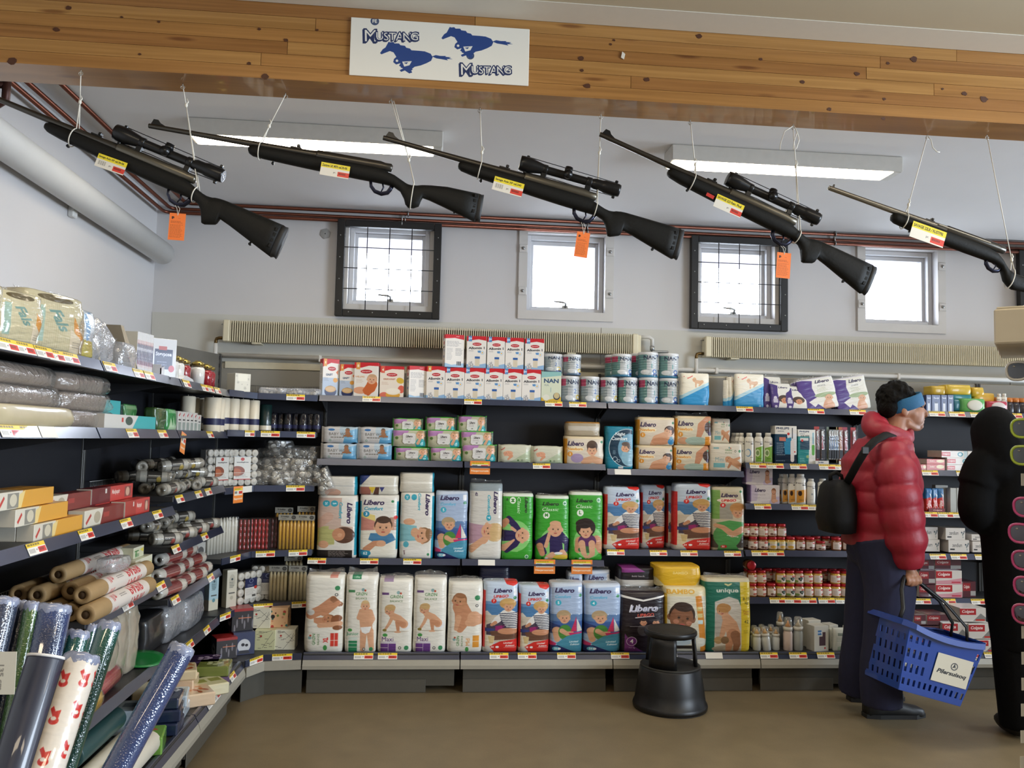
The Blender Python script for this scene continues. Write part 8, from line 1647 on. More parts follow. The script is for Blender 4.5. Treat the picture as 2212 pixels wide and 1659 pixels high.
orange_tag('orange paper tag on the trigger guard of the corner rifle', R1, 367, 461, 402, 519, .03); orange_tag('orange paper tag before the second window', R3, 1247, 502, 1275, 556, .12); orange_tag('orange paper tag before the third window', R4, 1679, 546, 1709, 601, .06)

# ------------------------------------------------------------------ orange offer tags hanging on the shelf rails
def offer():
 a = Art(.95, 'ee8a3c', 110); a.r(.08, .12, .92, .55, 'e9e4d6'); a.r(.08, .12, .92, .25, 'e6c92c'); a.lines(.12, .14, .88, .23, 1, '7a6420', .9); a.r(.55, .3, .9, .46, 'd23a2c'); a.lines(.12, .3, .45, .45, 1, '55524e', .9, .9); a.t('Neqeroorutit', .5, .76, .18, 'f6e4cc', 0, fit=.82); return a.mat('offer tag print', .4, .3, 0)
of = offer()
def offer_tag(label, p, w, h, rz=0., rot=0.):
 mb = MB(); mb.box(-w/2, -.0016, -h, w/2, 0, 0, 0, .0007)
 tag(link('offer_tag', mb.mesh('offer_tag', of, (-w/2, w/2, -h, 0)), None, p, (0, rot, rz)), label, 'price tag', 'orange offer tags on the rails')
y = SFY-.007
offer_tag('orange offer tag below the green edged wipes', (xu(1037, y, 1.32), y, 1.343), .125, .082); offer_tag('orange offer tag below the green diaper pack with a bald baby', (xu(1176.5, y, .72), y, .742), .132, .088); offer_tag('orange offer tag below the green diaper pack with a dark haired child', (xu(1257, y, .72), y, .742), .132, .088)
q = Vector((-1.1065, 4.915, 1.178)); offer_tag('orange offer tag below the corner tealight packs', (q.x+.004, q.y-.003, 1.18), .105, .095, math.atan2(.311, .095))
offer_tag('orange offer tag tilted on the second shelf by the wall', (-1.143, yu(394, -1.15, 1.47), 1.478), .075, .095, H90, .22)
# ------------------------------------------------------------------ step stool
sx, sy = 1.365, 4.69
t = thing('step_stool', 'round black plastic step stool standing on the floor before the diapers', 'stool', (sx, sy, 0))
blk = mat('scuffed black plastic', '100f0f', .42, var=.35, scale=35); rub = mat('worn rubber tread', '26241f', .65, var=.3, scale=14)
mb = MB(); mb.lathe([(.190, .004), (.207, .006), (.209, .02), (.205, .034), (.198, .04), (.190, .10), (.170, .222), (.165, .232)], 48); mb.obj('base', blk, t)
MB().lathe([(.190, .0), (.204, .001), (.204, .006)], 40).obj('base_ring', rub, t)
mb = MB(); mb.lathe([(.166, .231), (.168, .236), (.162, .240), (.150, .237), (.001, .237)], 48, 0, None, True, False); mb.obj('lower_tread', rub, t)
def post(a0, a1, nm):
 mb = MB(); vs = []; n = 8
 for z, r in ((.236, .152), (.30, .148), (.36, .142), (.405, .138)):
  for k in range(n+1):
   a = math.radians(a0+(a1-a0)*k/n); w = 1 if .3 < z < .39 else 1.0
   vs += [(r*math.cos(a), r*math.sin(a), z), ((r-.018)*math.cos(a), (r-.018)*math.sin(a), z)]
 rings = [[vs[(q*(n+1)+k)*2] for k in range(n+1)]+[vs[(q*(n+1)+k)*2+1] for k in range(n, -1, -1)] for q in range(4)]
 mb.loft(rings); mb.obj(nm, blk, t)
post(203, 268, 'side_panel'); post(332, 362, 'side_panel'); post(78, 140, 'side_panel')
mb = MB(); mb.lathe([(.122, .395), (.140, .398), (.148, .410), (.148, .424), (.143, .431), (.132, .432), (.128, .429), (.001, .429)], 48, 0, None, True, False); mb.obj('seat', blk, t)
MB().lathe([(.129, .4285), (.126, .4312), (.001, .4312)], 40, 0, None, True, False).obj('top_tread', rub, t)

# ------------------------------------------------------------------ tablecloth rolls in the foreground
def rollart(k):
 if k == 'note':
  a = Art(.35, 'd8cfc2', 300); g = random.Random(3)
  for y in (.12, .3, .48, .66, .84):
   for x in (.1, .45, .8):
    xx, yy = (x+.3*y) % 1, y+g.uniform(-.04, .04); a.p([(xx-.09, yy-.03), (xx-.04, yy-.045), (xx+.02, yy-.02), (xx+.11, yy-.03), (xx+.10, yy+.01), (xx+.02, yy+.02), (xx-.03, yy-.005)], 'bd2f28'); a.e(xx+.03, yy+.025, .09, .02, 'bd2f28'); a.e(xx+.02, yy+.015, .05, .010, 'd8cfc2')
  return a.mat('note roll print', .3, .6, .3)
def embossed(n, c):
 m = mat(n, c, .17, spec=.8, var=.1, scale=60, coat=.9)
 nt = m.node_tree; w = nt.nodes.new('ShaderNodeTexVoronoi'); w.inputs['Scale'].default_value = 260; tc = nt.nodes.new('ShaderNodeTexCoord'); bp = nt.nodes.new('ShaderNodeBump'); bp.inputs['Strength'].default_value = .35; bp.inputs['Distance'].default_value = .002
 nt.links.new(tc.outputs['Object'], w.inputs[0]); nt.links.new(w.outputs['Distance'], bp.inputs['Height']); nt.links.new(bp.outputs[0], nt.nodes['Principled BSDF'].inputs['Normal']); return m
RM = {'navy': embossed('navy oilcloth', '2b3348'), 'green': embossed('moss green oilcloth', '3a5a2c'), 'teal': embossed('bottle green oilcloth', '15493f'), 'blue': embossed('blue oilcloth', '2a3a62'), 'dark': mat('dark navy cloth', '242838', .4, coat=.3)}
bunch = mat('bunched clear film', '7f869c', .25, var=.2, scale=60, bump=.6, coat=.6)
def froll(label, tu, tv, bu, w, m, yt=1.8, yb=1.6, core=False, zlow=.075, cap=True):
 yb = yt-.085; A = ay(tu, tv, yt); B0 = ay(bu, 1659, yb); d = (B0-A)/(B0-A).z; B = A+d*(zlow-A.z); r = w/1058*(yt/1.75)/2; B.y = max(B.y, 1.30)
 D = A-B; L = D.length; q = D.to_track_quat('Z', 'Y'); o = link('tablecloth_roll', None if False else MB().lathe([(r*.98, 0), (r, .004), (r, L-.004), (r*.97, L), (r*.2, L)], 28).mesh('tablecloth_roll', m), None, B)
 me = o.data; rolluv(me, 0, L); l = me.uv_layers[0]; dd = [0.]*(2*len(me.loops)); l.data.foreach_get('uv', dd); l.data.foreach_set('uv', [v for i in range(0, len(dd), 2) for v in (dd[i+1] % 2.0001, dd[i]*3 % 3.0001)])
 for n_ in m.node_tree.nodes:
  if n_.type == 'TEX_IMAGE': n_.extension = 'REPEAT'
 o.rotation_mode = 'QUATERNION'; o.rotation_quaternion = q; tag(o, label, 'tablecloth roll', 'tablecloth rolls standing in the foreground bin')
 if core: MB().lathe([(r*1.04, L-.001), (r*1.0, L+.004), (r*.35, L+.005), (r*.3, L-.02)], 28).obj('roll_end', mat('white roll end', 'd4d3d2', .5), o)
 elif cap:
  mb = MB(); rings = []
  for rr, z in ((1.0, -.02), (1.03, -.004), (.96, .008), (.7, .014), (.4, .008), (.1, .016)): rings.append([((rr*r*(1+.025*math.sin(j*2.3+z*90)))*math.cos(2*math.pi*j/20), (rr*r*(1+.025*math.cos(j*3.1)))*math.sin(2*math.pi*j/20), L+z*.6+.0015*math.sin(j*1.9)) for j in range(20)])
  mb.loft(rings, 0, True, False); mb.obj('film_end', bunch if m.name != 'dark navy cloth' else bunch, o)
froll('navy tablecloth roll at the picture corner, cut off by its edge', 6, 1297, -78, 62, RM['navy'], 1.85, 1.66)
froll('narrow grey navy tablecloth roll beside the moss green one', 50, 1306, -22, 30, RM['navy'], 1.90, 1.74); froll('moss green tablecloth roll standing between two navy ones', 69, 1308, 2, 30, RM['green'], 1.87, 1.70)
froll('wide navy blue tablecloth roll standing behind the dark one', 113, 1313, 40, 74, RM['blue'], 1.90, 1.76)
froll('short bottle green tablecloth roll behind the patterned one', 168, 1369, 88, 48, RM['teal'], 1.95, 1.82); froll('thin bottle green tablecloth roll farthest back', 200, 1356, 128, 20, RM['teal'], 2.06, 1.86); froll('tall bottle green tablecloth roll beside the patterned one', 237, 1350, 138, 46, RM['teal'], 1.82, 1.70)
froll('dark navy tablecloth roll with a white hollow end', 100, 1421, 22, 74, RM['dark'], 1.70, 1.50, True); froll('white tablecloth roll with red notes', 177, 1421, 96, 72, rollart('note'), 1.73, 1.54)
froll('dark blue tablecloth roll leaning away from the others', 393, 1402, 253, 54, RM['blue'], 1.76, 1.58)
MB_ = MB(); MB_.box(-.03, -.001, 0, .02, 0, .075); c = ay(6, 1500, 1.60); a = Art(.66, 'd8d4c4', 80); a.t('135 cm', .5, .6, .12, '8a867c', 90, fit=.6); tag(link('size_card', MB_.mesh('size_card', a.mat('size card print', .5, 0, 0), (-.03, .02, 0, .075)), None, c), 'pale size card on the navy roll at the picture edge', 'card')
t = thing('roll_bin', 'open wooden bin holding the tablecloth rolls, just below the picture', 'bin', (-.98, 1.62, 0)); bw_ = mat('bin board', '8a7656', .6, var=.15)
for b in ((-.36, -.36, 0, .36, -.345, .42), (-.36, .405, 0, .36, .42, .42), (-.36, -.345, 0, -.345, .405, .42), (.345, -.345, 0, .36, .405, .42), (-.345, -.345, 0, .345, .405, .02)): MB().box(*b, 0, .003).obj('board', bw_, t)

# ------------------------------------------------------------------ shopper in red
Y1 = 4.45
def PX(u, v, dy=0.): return ay(u, v, Y1+dy)
def ell(c, rx, ry, n=20, tilt=0., nx=2.0):
 return [c+Vector((rx*math.copysign(abs(math.cos(a))**(2/nx), math.cos(a)), ry*math.copysign(abs(math.sin(a))**(2/nx), math.sin(a)), tilt*rx*math.cos(a))) for a in [2*math.pi*j/n for j in range(n)]]
def limbloft(mb, pts, rads, n=16, flat=1., puff=0., per=.1, sub=10, ph=0.):
 """a tapering limb through points, optionally quilted in bands"""
 P = [Vector(p) for p in pts]; out = []; rr = []; s = 0; acc = 0
 for i in range(len(P)-1):
  for k in range(sub+(i == len(P)-2)):
   t_ = k/sub; a, b, c_, d = P[max(i-1, 0)], P[i], P[i+1], P[min(i+2, len(P)-1)]
   p = .5*((2*b)+(c_-a)*t_+(2*a-5*b+4*c_-d)*t_*t_+(3*b-a-3*c_+d)*t_**3); r = rads[i]+(rads[i+1]-rads[i])*t_
   if out: acc += (p-out[-1]).length
   out.append(p); rr.append(r*(1+puff*(abs(math.sin(math.pi*(acc/per+ph)))**.6-.6)))
 return mb.tube(out, rr, n, 0, True, flat)
def ball(mb, c, rx, ry, rz, M=None, n=18):
 k = 9; mb.loft([[Vector(c)+Vector((rx*math.sin(math.pi*i/k)*math.cos(2*math.pi*j/n), ry*math.sin(math.pi*i/k)*math.sin(2*math.pi*j/n), -rz*math.cos(math.pi*i/k))) for j in range(n)] for i in [.12]+list(range(1, k))+[k-.12]])
skin = mat('tanned skin', 'a8785c', .5, var=.12, scale=30); jack = mat('red quilted nylon', '93182a', .5, var=.2, scale=14, bump=1.); trou = mat('dark indigo trousers', '191b38', .8, var=.2, scale=24, bump=.2); hair_m = mat('black hair', '0f0d0b', .7, spec=.12, var=.4, scale=90, bump=1.); boot = mat('black boot leather', '131211', .5, var=.3); band_m = mat('teal blue knit', '1f5c82', .75, var=.1, scale=200, bump=.4); blackn = mat('black nylon', '0b0b0c', .6, spec=.25, var=.25, scale=60, bump=.2)
P1 = thing('person', 'shopper in a red quilted jacket and teal headband, carrying a blue basket', 'person', (PX(1905, 1550).x, Y1, 0)); O1 = Vector(P1.location)
def addp(mb, nm, vox, m, sm=2, par=None, o=None, fac=.5):
 me = remesh(mb, nm, vox, sm, None, m, fac); me.transform(Matrix.Translation(-(o or O1))); return link(nm, me, par or P1)
b = MB()
ball(b, PX(1944, 872), .098, .078, .115); ball(b, PX(1968, 896), .072, .062, .082); limbloft(b, [PX(1930, 950), PX(1940, 905)], [.062, .058])
hf = lambda u, v, dy=0.: PX(u, v, dy)
ball(b, hf(1986, 872), .022, .052, .022); limbloft(b, [hf(1987, 876), hf(1995, 887), hf(2003, 896)], [.010, .012, .013]); ball(b, hf(1999, 898), .012, .019, .010); ball(b, hf(1991, 906), .016, .024, .007); ball(b, hf(1990, 913), .016, .022, .007); ball(b, hf(1985, 921), .024, .028, .02); limbloft(b, [hf(1956, 912, -.045), hf(1972, 922, -.025), hf(1984, 924)], [.022, .022, .02])
ball(b, hf(1955, 888, -.074), .020, .012, .032); ball(b, hf(1974, 893, -.05), .026, .016, .026)
limbloft(b, [PX(1905, 1195), PX(1908, 1090), PX(1915, 960)], [.13, .14, .12], flat=1.2)
limbloft(b, [PX(1910, 965, -.17), PX(1935, 1090, -.22), PX(1962, 1226, -.22)], [.06, .045, .03]); limbloft(b, [PX(1920, 965, .17), PX(1950, 1080, .2), PX(1965, 1190, .2)], [.06, .045, .03])
limbloft(b, [PX(1915, 1200, -.09), PX(1912, 1360, -.10), PX(1898, 1510, -.09)], [.085, .06, .045]); limbloft(b, [PX(1890, 1200, .1), PX(1872, 1350, .12), PX(1855, 1490, .16)], [.085, .06, .045])
HN = PX(1968, 1240, -.22)
ball(b, HN+Vector((0, 0, -.004)), .042, .024, .034); limbloft(b, [PX(1962, 1222, -.22), HN], [.028, .030])
for i, L in enumerate((.9, 1., .95, .8)):
 x = HN.x-.034+.022*i; limbloft(b, [(x, HN.y-.018, HN.z-.008), (x+.002, HN.y-.030, HN.z-.032), (x+.003, HN.y-.016, HN.z-.056*L), (x+.003, HN.y+.010, HN.z-.050*L)], [.0105, .010, .0095, .008], 10, sub=5)
limbloft(b, [(HN.x+.030, HN.y+.006, HN.z+.002), (HN.x+.046, HN.y+.012, HN.z-.024), (HN.x+.030, HN.y+.002, HN.z-.050)], [.0125, .0115, .009], 10, sub=5)
addp(b, 'body', .0062, skin, 2)
e = MB(); ball(e, hf(1989, 886, -.036), .006, .010, .0065); o = e.obj('eye', mat('dark eye', '1c1512', .15, coat=.6), P1); o.data.transform(Matrix.Translation(-O1)); e = MB(); limbloft(e, [hf(1980, 880, -.052), hf(1988, 878, -.046), hf(1993, 880, -.034)], [.003, .005, .003], 8); o = e.obj('eyebrow', hair_m, P1); o.data.transform(Matrix.Translation(-O1))
h = MB(); g = random.Random(2); ball(h, PX(1938, 859), .096, .082, .086); ball(h, PX(1918, 878), .054, .074, .066)
for i in range(150):
 a, q = g.uniform(0, 6.28), g.uniform(-.35, 1.5); c = PX(1935, 860); d = Vector((math.cos(a)*math.cos(q)*.096, math.sin(a)*math.cos(q)*.082, math.sin(q)*.086))
 p = c+d
 if p.x > PX(1972, 860).x and p.z < PX(1975, 852).z: continue
 ball(h, p, .014*g.uniform(.7, 1.3), .014, .014*g.uniform(.7, 1.3), None, 8)
addp(h, 'hair', .0065, hair_m, 1)
bd_ = MB(); rings = []; cc = PX(1953, 876)
for k, (off, r) in enumerate(((-.036, 1.0), (-.03, 1.03), (0, 1.045), (.03, 1.03), (.036, 1.0), (.03, .97), (-.03, .97))):
 ax = Vector((-.33, 0, .94)).normalized(); fx = Vector((.94, 0, .33)); rings.append([cc+ax*(off+.012)+fx*(.106*r*math.cos(2*math.pi*j/28))+Vector((0, .090*r*math.sin(2*math.pi*j/28), 0))+Vector((0, 0, 0)) for j in range(28)])
bd_.loft(rings+[rings[0]], 0, True, False); bd_.add([v+fx*0 for v in rings[0]], []); o = bd_.obj('headband', band_m, P1); o.data.transform(Matrix.Translation(-O1))
j = MB(); rows = []
for i in range(41):
 q = i/40; v = 1190-240*q; lft = 1829+3*math.sin(q*9)+(14 if q < .03 else 0)+max(0, q-.80)*150; rgt = 1976-max(0, q-.7)*70-(26*(1-q/.15) if q < .15 else 0)
 c = PX((lft+rgt)/2, v); rx = (rgt-lft)/2/383; ry = .205+.03*math.sin(q*3)-max(0, q-.86)*.65; p_ = 1+.065*(abs(math.sin(math.pi*(q*5.6+.05)))**.55-.7); rows.append(ell(c, rx*p_, ry*p_, 32, -.05, 2.3))
j.loft(rows)
limbloft(j, [PX(1914, 968, -.15), PX(1934, 1020, -.215), PX(1945, 1095, -.235), PX(1958, 1170, -.235), PX(1964, 1226, -.225)], [.090, .106, .108, .100, .058], 24, 1.0, .16, .118, 10, .2); limbloft(j, [PX(1918, 965, .16), PX(1945, 1080, .22), PX(1964, 1200, .21)], [.1, .1, .07], 18, 1., .14, .12)
ball(j, PX(1912, 962), .13, .19, .07); limbloft(j, [PX(1884, 905), PX(1886, 925, -.06), PX(1915, 935, -.105), PX(1950, 944, -.075), PX(1958, 945, .03), PX(1920, 932, .1), PX(1886, 915, .06), PX(1884, 905)], [.052, .056, .052, .040, .036, .05, .052, .052], 16, 1., .10, .09); ball(j, PX(1890, 918), .062, .10, .058); ball(j, PX(1958, 938), .035, .055, .05)
addp(j, 'jacket', .0085, jack, 2, fac=.4)
q = MB()
limbloft(q, [PX(1905, 1165, -.06), PX(1922, 1260, -.10), PX(1914, 1370, -.11), PX(1903, 1450, -.10), PX(1905, 1522, -.09)], [.165, .135, .115, .108, .105], 20, 1.); limbloft(q, [PX(1895, 1165, .06), PX(1882, 1260, .10), PX(1868, 1370, .12), PX(1856, 1440, .14), PX(1852, 1492, .17)], [.155, .135, .115, .108, .102], 20); ball(q, PX(1900, 1190), .17, .2, .12)
addp(q, 'trousers', .011, trou, 2)
def shoe(hu, hv, tu, tv, y, nm='boot'):
 A, B = at(hu, hv, 'y', y), at(tu, tv, 'y', y); A.z = B.z = 0; d = (B-A); L = d.length; d.normalize(); n = Vector((-d.y, d.x, 0)); s = MB(); rr = []
 for f, w, h_ in ((0, .030, .09), (.04, .042, .115), (.2, .045, .125), (.38, .043, .115), (.55, .047, .085), (.75, .052, .066), (.9, .046, .056), (.98, .028, .044), (1, .012, .034)):
  c = A+d*(f*L); rr.append([c+n*(w*math.copysign(abs(math.cos(a))**.7, math.cos(a)))+Vector((0, 0, max(.002, h_/2+h_/2*math.copysign(abs(math.sin(a))**.7, math.sin(a))))) for a in [2*math.pi*k/16 for k in range(16)]])
 s.loft(rr); o = s.obj(nm, boot, P1); o.data.transform(Matrix.Translation(-O1))
 z = MB(); z.loft([[Vector((p.x, p.y, zz)) for p in [A+d*(f*L)+n*(w*sg) for f, w, sg in ((-.01, .03, 1), (.2, .048, 1), (.55, .05, 1), (.8, .055, 1), (1.01, .02, 1), (1.01, .02, -1), (.8, .055, -1), (.55, .05, -1), (.2, .048, -1), (-.01, .03, -1))]] for zz in (.0, .022)], 0, False); o = z.obj('sole', mat('boot sole', '1e1d1c', .7), P1); o.data.transform(Matrix.Translation(-O1))
yf = at(1930, 1548, 'z', 0).y
shoe(1868, 1550, 1994, 1550, yf); shoe(1834, 1512, 1950, 1516, at(1850, 1513, 'z', 0).y)
# shoulder bag
t = thing('shoulder_bag', 'black shoulder bag hanging behind the back of the shopper in red', 'bag', PX(1806, 1148)); O = Vector(t.location)
s = MB(); rows = []
for i, (v, hw, d) in enumerate(((1150, .055, .10), (1147, .075, .12), (1120, .085, .13), (1080, .083, .125), (1050, .07, .11), (1040, .05, .09), (1036, .03, .05))): rows.append(ell(PX(1808-(3 if i == 2 else 0), v), hw, d, 24, 0, 3.2))
s.loft(rows); o = s.obj('pouch', blackn, t); o.data.transform(Matrix.Translation(-O))
s = MB(); s.tube([PX(1795, 1042), PX(1793, 1026), PX(1806, 1020), PX(1818, 1028), PX(1820, 1040)], .006, 8, 0, True, 2); o = s.obj('carry_handle', blackn, t); o.data.transform(Matrix.Translation(-O))
s = MB(); s.tube([PX(1824, 1048, -.02), PX(1831, 1040, -.10), PX(1850, 1005, -.19), PX(1870, 972, -.232), PX(1890, 952, -.225), PX(1915, 939, -.185), PX(1938, 936, -.12), PX(1950, 938, -.06)], .0035, 8, 0, True, 6); o = s.obj('strap', blackn, t); o.data.transform(Matrix.Translation(-O))
s = MB(); c = PX(1869, 973, -.238); s.box(c.x-.02, c.y-.006, c.z-.02, c.x+.02, c.y+.006, c.z+.02, 0, .004); o = s.obj('buckle', boot, t); o.data.transform(Matrix.Translation(-O))

# ------------------------------------------------------------------ blue basket
bl_ = mat('blue basket plastic', '173f94', .35, var=.06, coat=.3); BC = PX(1984, 1424, -.24)
t = thing('shopping_basket', 'blue plastic shopping basket with a white sign, held by the shopper in red', 'basket', BC); t.rotation_euler = (0, .27, math.radians(6))
L, W, H = .222, .165, .160; tp_ = .82
def wallgrid(mb, p00, p10, p01, p11, nx, rows, skip=None):
 """a wall of bars: p00..p10 along the bottom, p01..p11 along the top, with rows of upright slots"""
 P = lambda a, b_: p00*(1-a)*(1-b_)+p10*a*(1-b_)+p01*(1-a)*b_+p11*a*b_
 xs = [0];
 for i in range(nx): xs += [(i+.30)/nx, (i+.72)/nx]
 xs.append(1); zs = [0]
 for a_, c_ in rows: zs += [a_, c_]
 zs.append(1)
 for i in range(len(xs)-1):
  for k in range(len(zs)-1):
   hole = i % 2 == 1 and k % 2 == 1 and not (skip and skip[0] < xs[i] < skip[1] and skip[2] < zs[k] < skip[3])
   if not hole: mb.add([P(xs[i], zs[k]), P(xs[i+1], zs[k]), P(xs[i+1], zs[k+1]), P(xs[i], zs[k+1])], [(0, 1, 2, 3)])
V = Vector; rw = [(.10, .20), (.30, .43), (.53, .66), (.76, .86)]; mb = MB()
c0 = [V((-L*tp_, -W*tp_, -H)), V((L*tp_, -W*tp_, -H)), V((L*tp_, W*tp_, -H)), V((-L*tp_, W*tp_, -H))]; c1 = [V((-L, -W, H)), V((L, -W, H)), V((L, W, H)), V((-L, W, H))]
for i in range(4): wallgrid(mb, c0[i], c0[(i+1) % 4], c1[i], c1[(i+1) % 4], 12 if i % 2 == 0 else 7, rw, (.3, .9, .2, .8) if i == 0 else None)
mb.add(c0, [(0, 1, 2, 3)]); o = mb.obj('basket_body', bl_, t); sm_ = o.modifiers.new('thickness', 'SOLIDIFY'); sm_.thickness = .004; sm_.offset = 0
r_ = MB(); pts = [];
def rimz(x, y): return H+.022*(x/L)**2*1.2-.012
rp = [(-L, -W*.85)]+[(-L+.02+(2*L-.04)*i/14, -W) for i in range(15)]+[(L, -W*.85), (L, 0), (L, W*.85)]+[(L-.02-(2*L-.04)*i/14, W) for i in range(15)]+[(-L, W*.85), (-L, 0)]
rings = []
for x, y in rp:
 n = V((x/L if abs(x) >= L*.99 else 0, y/W if abs(y) >= W*.99 else 0, 0)); n = n.normalized() if n.length > .1 else V((math.copysign(1, x), math.copysign(1, y), 0)).normalized(); b0 = V((x, y, rimz(x, y))); rings.append([b0+n*.002, b0+n*.004+V((0, 0, .008)), b0+n*.024+V((0, 0, .006)), b0+n*.028+V((0, 0, -.022)), b0+n*.025+V((0, 0, -.022)), b0+n*.020+V((0, 0, 0))])
r_.loft(rings+[rings[0]], 0, False, False); r_.obj('rim', bl_, t)
a = Art(1.35, 'd8d2bf', 130); a.c(.52, .34, .13, '3a3d42'); a.c(.52, .34, .10, 'd8d2bf'); a.p([(.47, .41), (.52, .22), (.57, .41), (.53, .36)], '3a3d42'); a.t('Pilersuisoq', .5, .62, .20, '26282c', 0, ital=True, fit=1.12)
s = MB(); s.box(-.105, -.0015, -.072, .105, 0, .072, 0, .0006); sl = math.atan2(W-W*tp_, 2*H); link('sign_plate', s.mesh('sign_plate', a.mat('basket sign print', .45, .2, 0), (-.105, .105, -.072, .072)), t, (.075, -W*.925-.004, .0), (sl, 0, 0))
bpy.context.view_layer.update(); inv = t.matrix_world.inverted(); hl = inv @ (HN+V((0, -.004, -.028)))
for yy in (-.02, .02):
 s = MB(); s.tube([(-L+.015, yy*3, H+.0), (-L+.03, yy*2.5, H+.07), ((-L+hl.x)/2-.02, yy+hl.y*.5, (H+hl.z)/2+.05), (hl.x-.05, hl.y+yy*.2, hl.z+.004), (hl.x+.05, hl.y+yy*.2, hl.z-.002), ((L+hl.x)/2+.02, yy+hl.y*.5, (H+hl.z)/2+.05), (L-.03, yy*2.5, H+.07), (L-.015, yy*3, H+.0)], [.006, .006, .006, .007, .007, .006, .006, .006], 8, 0, True, 1.8); s.obj('handle', boot, t)

# ------------------------------------------------------------------ shopper in black, seen from behind
Y2 = 4.18
def QX(u, v, dy=0.): return ay(u, v, Y2+dy)
P2 = thing('person', 'shopper in a long black hooded coat, seen from behind at the picture edge', 'person', (QX(2195, 1590).x, Y2, 0)); O2 = Vector(P2.location)
coat = mat('black coat cloth', '09090a', .8, spec=.12, var=.3, scale=40, bump=.3)
b = MB(); ball(b, QX(2160, 935, .05), .08, .095, .12); limbloft(b, [QX(2170, 1010), QX(2165, 965)], [.06, .055]); limbloft(b, [QX(2196, 1250), QX(2194, 1100), QX(2188, 1000)], [.10, .10, .09]); limbloft(b, [QX(2196, 1250), QX(2198, 1420), QX(2204, 1575)], [.08, .06, .045]); limbloft(b, [QX(2240, 1250), QX(2240, 1420), QX(2242, 1575)], [.09, .06, .045]); limbloft(b, [QX(2115, 1020), QX(2104, 1110), QX(2128, 1130, .2)], [.06, .05, .035]); limbloft(b, [QX(2265, 1020), QX(2275, 1110), QX(2250, 1130, .2)], [.06, .05, .035])
addp(b, 'body', .009, skin, 1, P2, O2)
b = MB(); limbloft(b, [QX(2176, 1010), QX(2162, 965, .0), QX(2151, 925, .03), QX(2152, 902, .08)], [.15, .135, .122, .075], 20); ball(b, QX(2185, 1018), .24, .15, .12); limbloft(b, [QX(2150, 985), QX(2126, 1012), QX(2112, 1050)], [.09, .10, .10])
limbloft(b, [QX(2190, 1000), QX(2192, 1090), QX(2193, 1190), QX(2200, 1300), QX(2206, 1400)], [.16, .185, .165, .165, .14], 24, .95); ball(b, QX(2194, 1120), .17, .13, .30); limbloft(b, [QX(2128, 1012), QX(2113, 1060), QX(2111, 1108), QX(2132, 1124, .12), QX(2160, 1120, .22)], [.085, .092, .088, .075, .06], 18); limbloft(b, [QX(2262, 1012), QX(2276, 1060), QX(2278, 1110), QX(2250, 1128, .12), QX(2225, 1120, .22)], [.085, .092, .088, .075, .06], 18)
addp(b, 'coat', .011, coat, 2, P2, O2)
b = MB(); limbloft(b, [QX(2194, 1370), QX(2198, 1460), QX(2204, 1570)], [.12, .11, .095], 18); limbloft(b, [QX(2236, 1370), QX(2240, 1460), QX(2244, 1570)], [.12, .11, .09], 18); addp(b, 'trousers', .011, coat, 1, P2, O2)
for u in (2196, 2244):
 b = MB(); p = at(u, 1590, 'z', 0); ball(b, (p.x, p.y+.03, .05), .052, .13, .048); o = b.obj('boot', boot, P2); o.data.transform(Matrix.Translation(-O2))

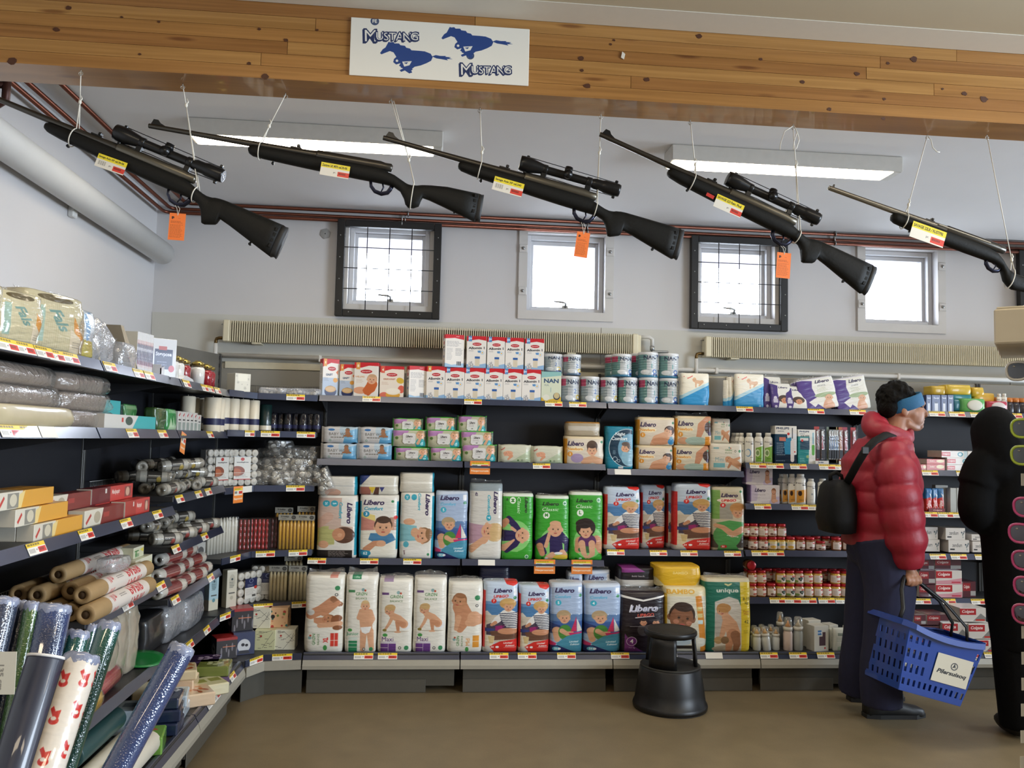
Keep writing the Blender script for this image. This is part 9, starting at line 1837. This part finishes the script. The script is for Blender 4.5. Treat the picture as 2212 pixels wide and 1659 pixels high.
# ------------------------------------------------------------------ sunglasses stand at the picture edge
YS = 2.06; x0 = xu(2147, 2.0, 1.79)
t = thing('display_stand', 'cream topped sunglasses display stand at the picture edge', 'display stand', (x0, 2.0, 0), -.66); crm_ = mat('cream display board', 'cfc6b2', .5, var=.04)
MB().box(0, 0, 1.752, .46, .40, 1.842, 0, .004).obj('top_box', crm_, t); MB().box(.006, .006, 1.842, .45, .39, 1.848, 0, .002).obj('top_board', crm_, t); MB().box(.10, .06, .05, .38, .34, 1.7515, 0, .004).obj('column', mat('clear grey column', '9a9a98', .3), t); MB().lathe([(.24, 0), (.24, .03), (.18, .05)], 32, 0, Matrix.Translation((.24, .2, 0))).obj('foot', boot, t)
def glasses(u, v, col, lens, label, s=1.):
 p = ay(u, v, YS); th = thing('sunglasses', label, 'sunglasses', p, -.9, 'sunglasses on the display stand'); fm = mat('glasses frame '+col, col, .25, coat=.5); lm = mat('glasses lens '+lens, lens, .06, coat=.8)
 w, h = .026*s, .0235*s; sh = lambda a, k, cx: (cx+w*k*math.copysign(abs(math.cos(a))**.75, math.cos(a))*(1+.08*math.sin(a)), 0, h*k*math.copysign(abs(math.sin(a))**.8, math.sin(a)))
 for cx in (w, 3*w+.016):
  MB().tube([sh(2*math.pi*i/24, 1, cx) for i in range(25)], .0036, 6).obj('rim', fm, th); m_ = MB(); m_.add([V(sh(2*math.pi*i/24, .98, cx)) for i in range(24)]+[V((cx, -.003, 0))], [(i, (i+1) % 24, 24) for i in range(24)], 0, True); m_.obj('lens', lm, th)
 MB().tube([(2*w, 0, .008), (2*w+.008, -.002, .011), (2*w+.016, 0, .008)], .003, 6).obj('bridge', fm, th)
 for cx in (.001, 4*w+.015): MB().tube([(cx, .002, .010), (cx, .07, .008), (cx, .12, -.012)], .003, 6).obj('temple', fm, th)
 MB().cyl((w*.7, -.006, .012), (w*1.6, .13, .004), .0022, 8).obj('hanging_rod', steel, th)
for i, (u, v, c, l) in enumerate([(2174, 802, 'c9c7c0', '2a2c30'), (2185, 925, 'a9c02c', '1f2418'), (2185, 983, 'a4ba2a', '1f2418'), (2190, 1094, 'c03a78', '2c1a26'), (2180, 1150, 'c03a78', '2c1a26'), (2187, 1208, 'b83672', '2c1a26'), (2191, 1264, 'b83672', '2c1a26'), (2188, 1323, 'b03468', '2c1a26')]):
 glasses(u, v, c, l, ['pale grey sunglasses, topmost on the stand', 'lime green sunglasses, upper pair of the two', 'lime green sunglasses, lower pair of the two', 'pink sunglasses, highest of the pink column', 'pink sunglasses, second in the pink column', 'pink sunglasses, third in the pink column', 'pink sunglasses, fourth in the pink column', 'pink sunglasses, lowest of the pink column'][i])
for i, (u, v) in enumerate([(2206, 1036), (2207, 1366), (2207, 1422), (2207, 1478), (2206, 1534), (2205, 1592), (2204, 1648)]):
 p = ay(u, v, YS); tag(MB().box(0, 0, -.016, .03, .0015, .016, 0, .0006).obj('hang_tag', mat('white hang tag', 'd6d4ca', .5), None, None, p), 'white hang tag on an empty display rod, %s from the top' % ordn(i), 'tag', 'white hang tags on the stand')
